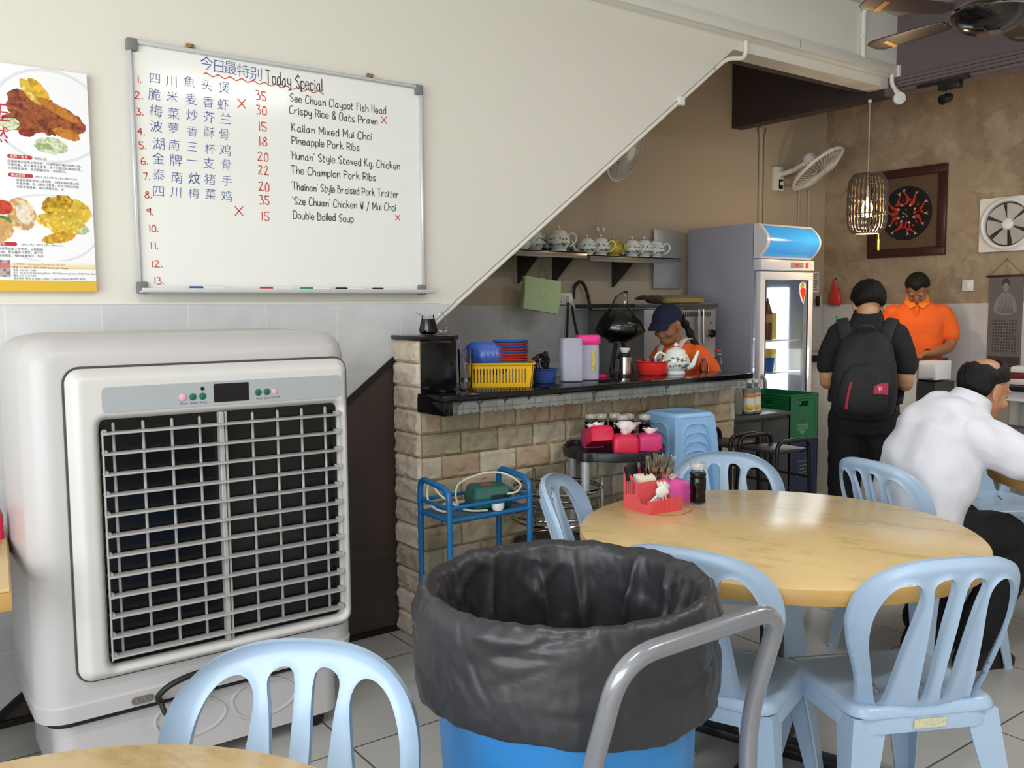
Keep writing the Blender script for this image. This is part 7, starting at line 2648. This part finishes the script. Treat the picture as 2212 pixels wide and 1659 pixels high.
# ---- man in an orange polo shirt behind the cashier counter
root = thing('person', 'person in an orange polo shirt looking down behind the cashier counter', 'person', (6.60, 3.70, 0), face(-.88, -.47))
b = MB()
torso(b, [(0, 0, .84, .16, .11), (0, .0, 1.0, .165, .12), (0, 0, 1.15, .17, .115), (0, 0, 1.32, .185, .11), (0, -.01, 1.42, .17, .085), (0, -.01, 1.47, .09, .06)])
limb(b, [(0, -.02, 1.42), (0, .01, 1.51), (0, .03, 1.55)], [.062, .056, .055])
Mh = HM((0, .065, 1.575), R(-4), R(46))
head(b, Mh, lambda U, V_: np.where(np.abs(U) < .95, V_-.50+.08*np.cos(U*6), np.where(np.abs(U) < 1.75, V_-(.35-.75*(np.abs(U)-.95)), V_+.5)), 'skin_brown', root, .98, True, .014)
limb(b, [(-.185, -.01, 1.40), (-.225, .0, 1.27), (-.235, .03, 1.15), (-.15, .20, 1.11), (-.06, .30, 1.09)], [.052, .048, .043, .036, .027])
hand(b, TR(-.055, .30, 1.09, rx=R(-12), rz=R(-25)), .7)
limb(b, [(.185, -.01, 1.40), (.235, -.02, 1.27), (.25, .02, 1.16), (.15, .20, 1.10), (.05, .31, 1.085)], [.052, .048, .043, .036, .027])
hand(b, TR(.045, .315, 1.085, rx=R(-14), rz=R(38)) @ Matrix.Scale(-1, 4, (1, 0, 0)), .7)
for s in (-1, 1):
    limb(b, [(s*.085, 0, .86), (s*.095, .01, .47), (s*.10, -.01, .08)], [.085, .06, .042])
    limb(b, [(s*.10, -.03, .04), (s*.11, .16, .035)], [.038, .032])
flesh(b, 'body', 'skin_brown', root, .005)
c = MB()
torso(c, [(0, 0, .84, .185, .14), (0, 0, 1.0, .188, .145), (0, 0, 1.15, .19, .138), (0, 0, 1.32, .202, .13), (0, -.01, 1.42, .185, .105), (0, -.012, 1.475, .105, .075), (0, -.0, 1.50, .075, .068)])
for s in (-1, 1):
    limb(c, [(s*.172, -.01, 1.39), (s*.222, -.012, 1.30), (s*.240, .0, 1.225)], [.076, .068, .066])
flesh(c, 'shirt', 'shirt_orange', root, .007, .014)
c = MB()
for s in (-1, 1):
    c.add([(s*.0, .098, 1.455), (s*.045, .102, 1.43), (s*.09, .06, 1.475), (s*.082, -.01, 1.52), (s*.07, -.03, 1.535), (s*.068, .03, 1.53), (s*.03, .075, 1.50)], [[0, 1, 2, 6], [2, 3, 4, 5], [2, 5, 6]])
    c.add([(s*.0, .092, 1.455), (s*.043, .096, 1.43), (s*.086, .056, 1.475), (s*.078, -.01, 1.52), (s*.066, -.03, 1.533), (s*.064, .03, 1.528), (s*.027, .070, 1.50)], [[0, 6, 2, 1], [2, 5, 4, 3], [2, 6, 5]])
c.build('collar', 'collar_orange', root, smooth=0)
MB().box((0, .113, 1.40), (.026, .008, .09), bev=.003).build('button_placket', 'shirt_orange', root)
c = MB()
torso(c, [(0, 0, .78, .18, .125), (0, 0, .90, .175, .125), (0, 0, .95, .165, .115)])
for s in (-1, 1):
    limb(c, [(s*.09, 0, .84), (s*.10, .01, .45), (s*.105, -.01, .06)], [.105, .085, .072])
flesh(c, 'trousers', 'trousers_black', root, .009, .02)
for s in (-1, 1):
    c = MB().loft([((s*.11, .06, .0), (.048, 0, 0), (0, .135, 0), 2.8), ((s*.11, .06, .03), (.05, 0, 0), (0, .137, 0), 2.8), ((s*.11, .045, .075), (.042, 0, 0), (0, .10, 0), 2.4), ((s*.11, .0, .10), (.038, 0, 0), (0, .05, 0))], n=28)
    c.build('shoe', 'rubber', root, smooth=50)
MB().lathe([(.034, -.012), (.037, -.008), (.037, .008), (.034, .012)], 20, TR(-.085, .265, 1.096, rx=R(75), rz=R(40))).build('wrist_watch', 'black_plastic', root)

# ---- woman in a navy cap and orange shirt behind the bar
root = thing('person', 'person in a navy cap, orange shirt and white apron leaning down behind the bar', 'person', (4.13, 3.79, 0), face(-.98, -.06))
b = MB()
torso(b, [(0, -.02, .80, .155, .12), (0, 0, .92, .14, .11), (0, .03, 1.03, .135, .10), (0, .06, 1.13, .145, .10), (0, .085, 1.20, .145, .08), (0, .10, 1.235, .08, .055)])
limb(b, [(0, .09, 1.20), (0, .135, 1.27), (0, .155, 1.30)], [.054, .047, .047])
Mh = HM((0, .19, 1.345), R(8), R(22))
head(b, Mh, lambda U, V_: np.where(np.abs(U) < 1.15, -1.0+0*V_, np.where(np.abs(U) < 1.7, V_-.28, V_+.45)), 'skin_brown', root, .94, True, .010)
limb(b, [(-.15, .07, 1.17), (-.185, .02, 1.07), (-.195, -.03, .985), (-.17, .06, .95), (-.15, .14, .96)], [.045, .041, .036, .032, .024])
hand(b, TR(-.148, .14, .96, rz=R(-10)), .7, .92)
limb(b, [(.15, .07, 1.17), (.19, .10, 1.06), (.19, .16, .96), (.15, .27, .98), (.10, .36, 1.02)], [.045, .041, .036, .032, .024])
hand(b, TR(.095, .365, 1.02, rx=R(10), rz=R(15)) @ Matrix.Scale(-1, 4, (1, 0, 0)), .8, .92)
for s in (-1, 1):
    limb(b, [(s*.08, -.02, .82), (s*.09, 0, .45), (s*.09, -.01, .08)], [.085, .058, .04])
    limb(b, [(s*.09, -.03, .04), (s*.10, .15, .033)], [.036, .03])
flesh(b, 'body', 'skin_brown', root, .005)
c = MB()
torso(c, [(0, -.02, .80, .165, .135), (0, 0, .92, .15, .122), (0, .03, 1.03, .145, .112), (0, .06, 1.13, .15, .108), (0, .082, 1.20, .142, .09), (0, .095, 1.235, .085, .07)])
for s, p2, p3 in ((-1, (-.178, .03, 1.10), (-.19, .0, 1.045)), (1, (.185, .09, 1.09), (.192, .12, 1.03))):
    limb(c, [(s*.135, .07, 1.16), p2, p3], [.070, .062, .058])
flesh(c, 'shirt', 'shirt_orange', root, .007, .012)
for s in (-1, 1):
    MB().tube(spl([(s*.062, .05, 1.262), (s*.070, .12, 1.258), (s*.070, .175, 1.20), (s*.065, .195, 1.11), (s*.06, .185, 1.03)], 5), .021, 8, flat=((1, 0, 0), .25)).build('apron_strap', 'apron_white', root, smooth=60)
c = MB()
c.add([(x, .02+.145*math.cos(x/.16*1.15)-.0, z) for z in (.70, 1.03) for x in (-.13, -.08, -.03, .03, .08, .13)], [[i, i+1, i+7, i+6] for i in range(5)])
c.build('apron', 'apron_white', root, mods=(('SOLIDIFY', dict(thickness=.004)),))
c = MB()
for s in (-1, 1):
    limb(c, [(s*.08, -.02, .82), (s*.09, 0, .45), (s*.09, -.01, .06)], [.10, .078, .065])
torso(c, [(0, -.02, .74, .165, .125), (0, -.02, .88, .16, .125)])
flesh(c, 'trousers', 'trousers_black', root, .009, .015)
for s in (-1, 1):
    MB().loft([((s*.10, .05, .0), (.042, 0, 0), (0, .125, 0), 2.8), ((s*.10, .05, .03), (.044, 0, 0), (0, .126, 0), 2.8), ((s*.10, .03, .07), (.038, 0, 0), (0, .09, 0), 2.4), ((s*.10, -.01, .09), (.034, 0, 0), (0, .05, 0))], n=28).build('shoe', 'rubber', root, smooth=50)
Mc = Mh @ Matrix.Scale(.94, 4)
c = MB()
def capp(u, v, f, s):
    d = V(math.sin(u)*math.cos(v), math.cos(u)*math.cos(v), math.sin(v))
    k = .018 if s > 0 else .012
    return Mc @ (V(0, -.012, .03)+V((.078+k)*d.x, (.10+k)*d.y, (.094+k)*d.z))
c.sheet(lambda U, V_: V_-.16+.10*np.cos(U), 60, 24, (-PI, PI), (-.3, PI/2-.001), capp)
cp_ = c.build('cap', 'cap_navy', root, smooth=180, fix=True)
c = MB()
vs, fs = [], []
for i in range(13):
    for j in range(7):
        u = -.95+1.9*i/12
        r_ = j/6
        vs.append(Mc @ V((.085+.0*r_)*math.sin(u), (.092+.082*r_*math.cos(u*.9))*math.cos(u)**.4, .062-.026*r_-.030*abs(math.sin(u))**2))
for i in range(12):
    for j in range(6):
        a = i*7+j
        fs.append([a, a+1, a+8, a+7])
c.add(vs, fs)
c.build('cap_brim', 'cap_navy', cp_, smooth=60, mods=(('SOLIDIFY', dict(thickness=.005)),))
c = MB()
pl_ = spl([Mh @ V(-.045, -.088, .02), Mh @ V(-.06, -.11, -.06), V(-.085, .03, 1.22), V(-.10, .01, 1.13), V(-.105, .02, 1.06)], 7)
c.tube(pl_, [.022+.005*math.sin(i*1.5)-.010*(i/len(pl_))**3 for i in range(len(pl_))], 10)
c.build('braid', 'hair_black', root, smooth=180)

# ---- man in a white shirt leaning on his table
WX, WY = 3.44, 1.89
root = thing('person', 'person with a bald crown in a white shirt, seated and leaning on a table', 'person', (WX, WY, 0), face(.92, -.39))
b = MB()
S_ = [((0, -.02, .50), (.165, 0, 0), (0, .12, -.02), 2.4), ((0, .0, .62), (.16, 0, 0), (0, .115, -.035), 2.4), ((0, .05, .75), (.165, 0, 0), (0, .11, -.05), 2.4), ((0, .12, .87), (.175, 0, 0), (0, .095, -.06), 2.4), ((0, .18, .95), (.16, 0, 0), (0, .075, -.055), 2.4), ((0, .215, .995), (.09, 0, 0), (0, .055, -.045), 2.2)]
b.loft(S_, n=28, dome=.4)
limb(b, [(0, .17, .95), (0, .235, 1.03), (0, .258, 1.075)], [.066, .060, .059])
Mh = HM((.0, .285, 1.108), R(2), R(24))


def bald(U, V_):
    A = np.abs(U)
    side = np.where(A < 1.05, -1.0+0*V_, np.where(A < 1.75, V_-(.30-.62*(A-1.05)), V_+.72))
    top = np.where(A < 1.5, 1.25-V_, .52+.9*np.clip(1.9-A, 0, 1)+.05*np.sin(9*U)-V_)      # bare crown
    fr = np.where(A < 1.35, np.minimum(V_-.58, 1.45-V_), -1)
    return np.maximum(np.minimum(side, top), fr)


head(b, Mh, bald, 'skin_tan', root, 1.06, True, .010)
limb(b, [(.165, .15, .915), (.225, .27, .85), (.235, .38, .805), (.15, .50, .795), (.07, .58, .785)], [.056, .050, .045, .038, .028])
hand(b, TR(.065, .585, .783, rz=R(28), rx=R(-6)) @ Matrix.Scale(-1, 4, (1, 0, 0)), .5)
limb(b, [(-.165, .15, .915), (-.235, .27, .85), (-.235, .40, .805), (-.14, .52, .795), (-.05, .60, .785)], [.056, .050, .045, .038, .028])
hand(b, TR(-.045, .60, .783, rz=R(-28), rx=R(-6)), .5)
KN = {1: ((.115, .37, .505), (.125, .17, .075)), -1: ((-.13, .36, .505), (-.10, .10, .075))}
for s in (1, -1):
    k_, f_ = KN[s]
    limb(b, [(s*.09, .02, .515), k_, f_], [.085, .06, .042], sm=6)
    limb(b, [f_, (f_[0], f_[1]+.13, .045)], [.04, .034])
flesh(b, 'body', 'skin_tan', root, .006)
c = MB()
c.loft([((0, -.03, .515), (.185, 0, 0), (0, .145, -.02), 2.5), ((0, -.025, .57), (.198, 0, 0), (0, .152, -.03), 2.5), ((0, -.005, .66), (.196, 0, 0), (0, .146, -.05), 2.4), ((0, .035, .78), (.202, 0, 0), (0, .142, -.075), 2.4), ((0, .085, .90), (.208, 0, 0), (0, .132, -.09), 2.4), ((0, .13, .975), (.190, 0, 0), (0, .112, -.085), 2.4), ((0, .172, 1.025), (.142, 0, 0), (0, .090, -.065), 2.3), ((0, .202, 1.05), (.090, 0, 0), (0, .070, -.05), 2.1)], n=32, dome=.3)
for s in (-1, 1):
    limb(c, [(s*.165, .12, .935), (s*.225, .25, .872), (s*.240, .35, .83)], [.094, .088, .080])
    limb(c, [(s*.240, .35, .83), (s*.22, .41, .815), (s*.17, .47, .81)], [.078, .066, .056])
flesh(c, 'shirt', 'shirt_white', root, .007, .034, 6, FOLD2)
c = MB()
rA = [((0, .190, 1.03), (.100, 0, 0), (0, .085, -.05)), ((0, .218, 1.058), (.082, 0, 0), (0, .076, -.045)), ((0, .236, 1.082), (.073, 0, 0), (0, .069, -.04))]
c.loft(rA, n=36, caps=False)
c.loft([(q[0], Vector(q[1])*.95, Vector(q[2])*.95) for q in rA[::-1]], n=36, caps=False)
c.build('collar', 'shirt_white', root, smooth=180)
c = MB()
c.loft([((0, -.03, .455), (.175, 0, 0), (0, .14, 0), 2.6), ((0, -.03, .52), (.19, 0, 0), (0, .148, 0), 2.6), ((0, -.02, .58), (.182, 0, 0), (0, .138, .03), 2.5)], n=28, dome=.2)
for s in (1, -1):
    k_, f_ = KN[s]
    limb(c, [(s*.09, .0, .52), (k_[0], k_[1]-.03, k_[2]), (f_[0], f_[1], .13)], [.105, .090, .075], sm=6)
flesh(c, 'trousers', 'trousers_black', root, .009, .02)
for s in (1, -1):
    k_, f_ = KN[s]
    x, y = f_[0], f_[1]+.05
    MB().loft([((x, y, .0), (.048, 0, 0), (0, .135, 0), 2.8), ((x, y, .03), (.05, 0, 0), (0, .137, 0), 2.8), ((x, y-.02, .08), (.044, 0, 0), (0, .10, 0), 2.4), ((x, y-.05, .115), (.04, 0, 0), (0, .05, 0))], n=28).build('shoe', mat('shoe_dark', '#1d1816', rough=.5, var=.15), root, smooth=50)
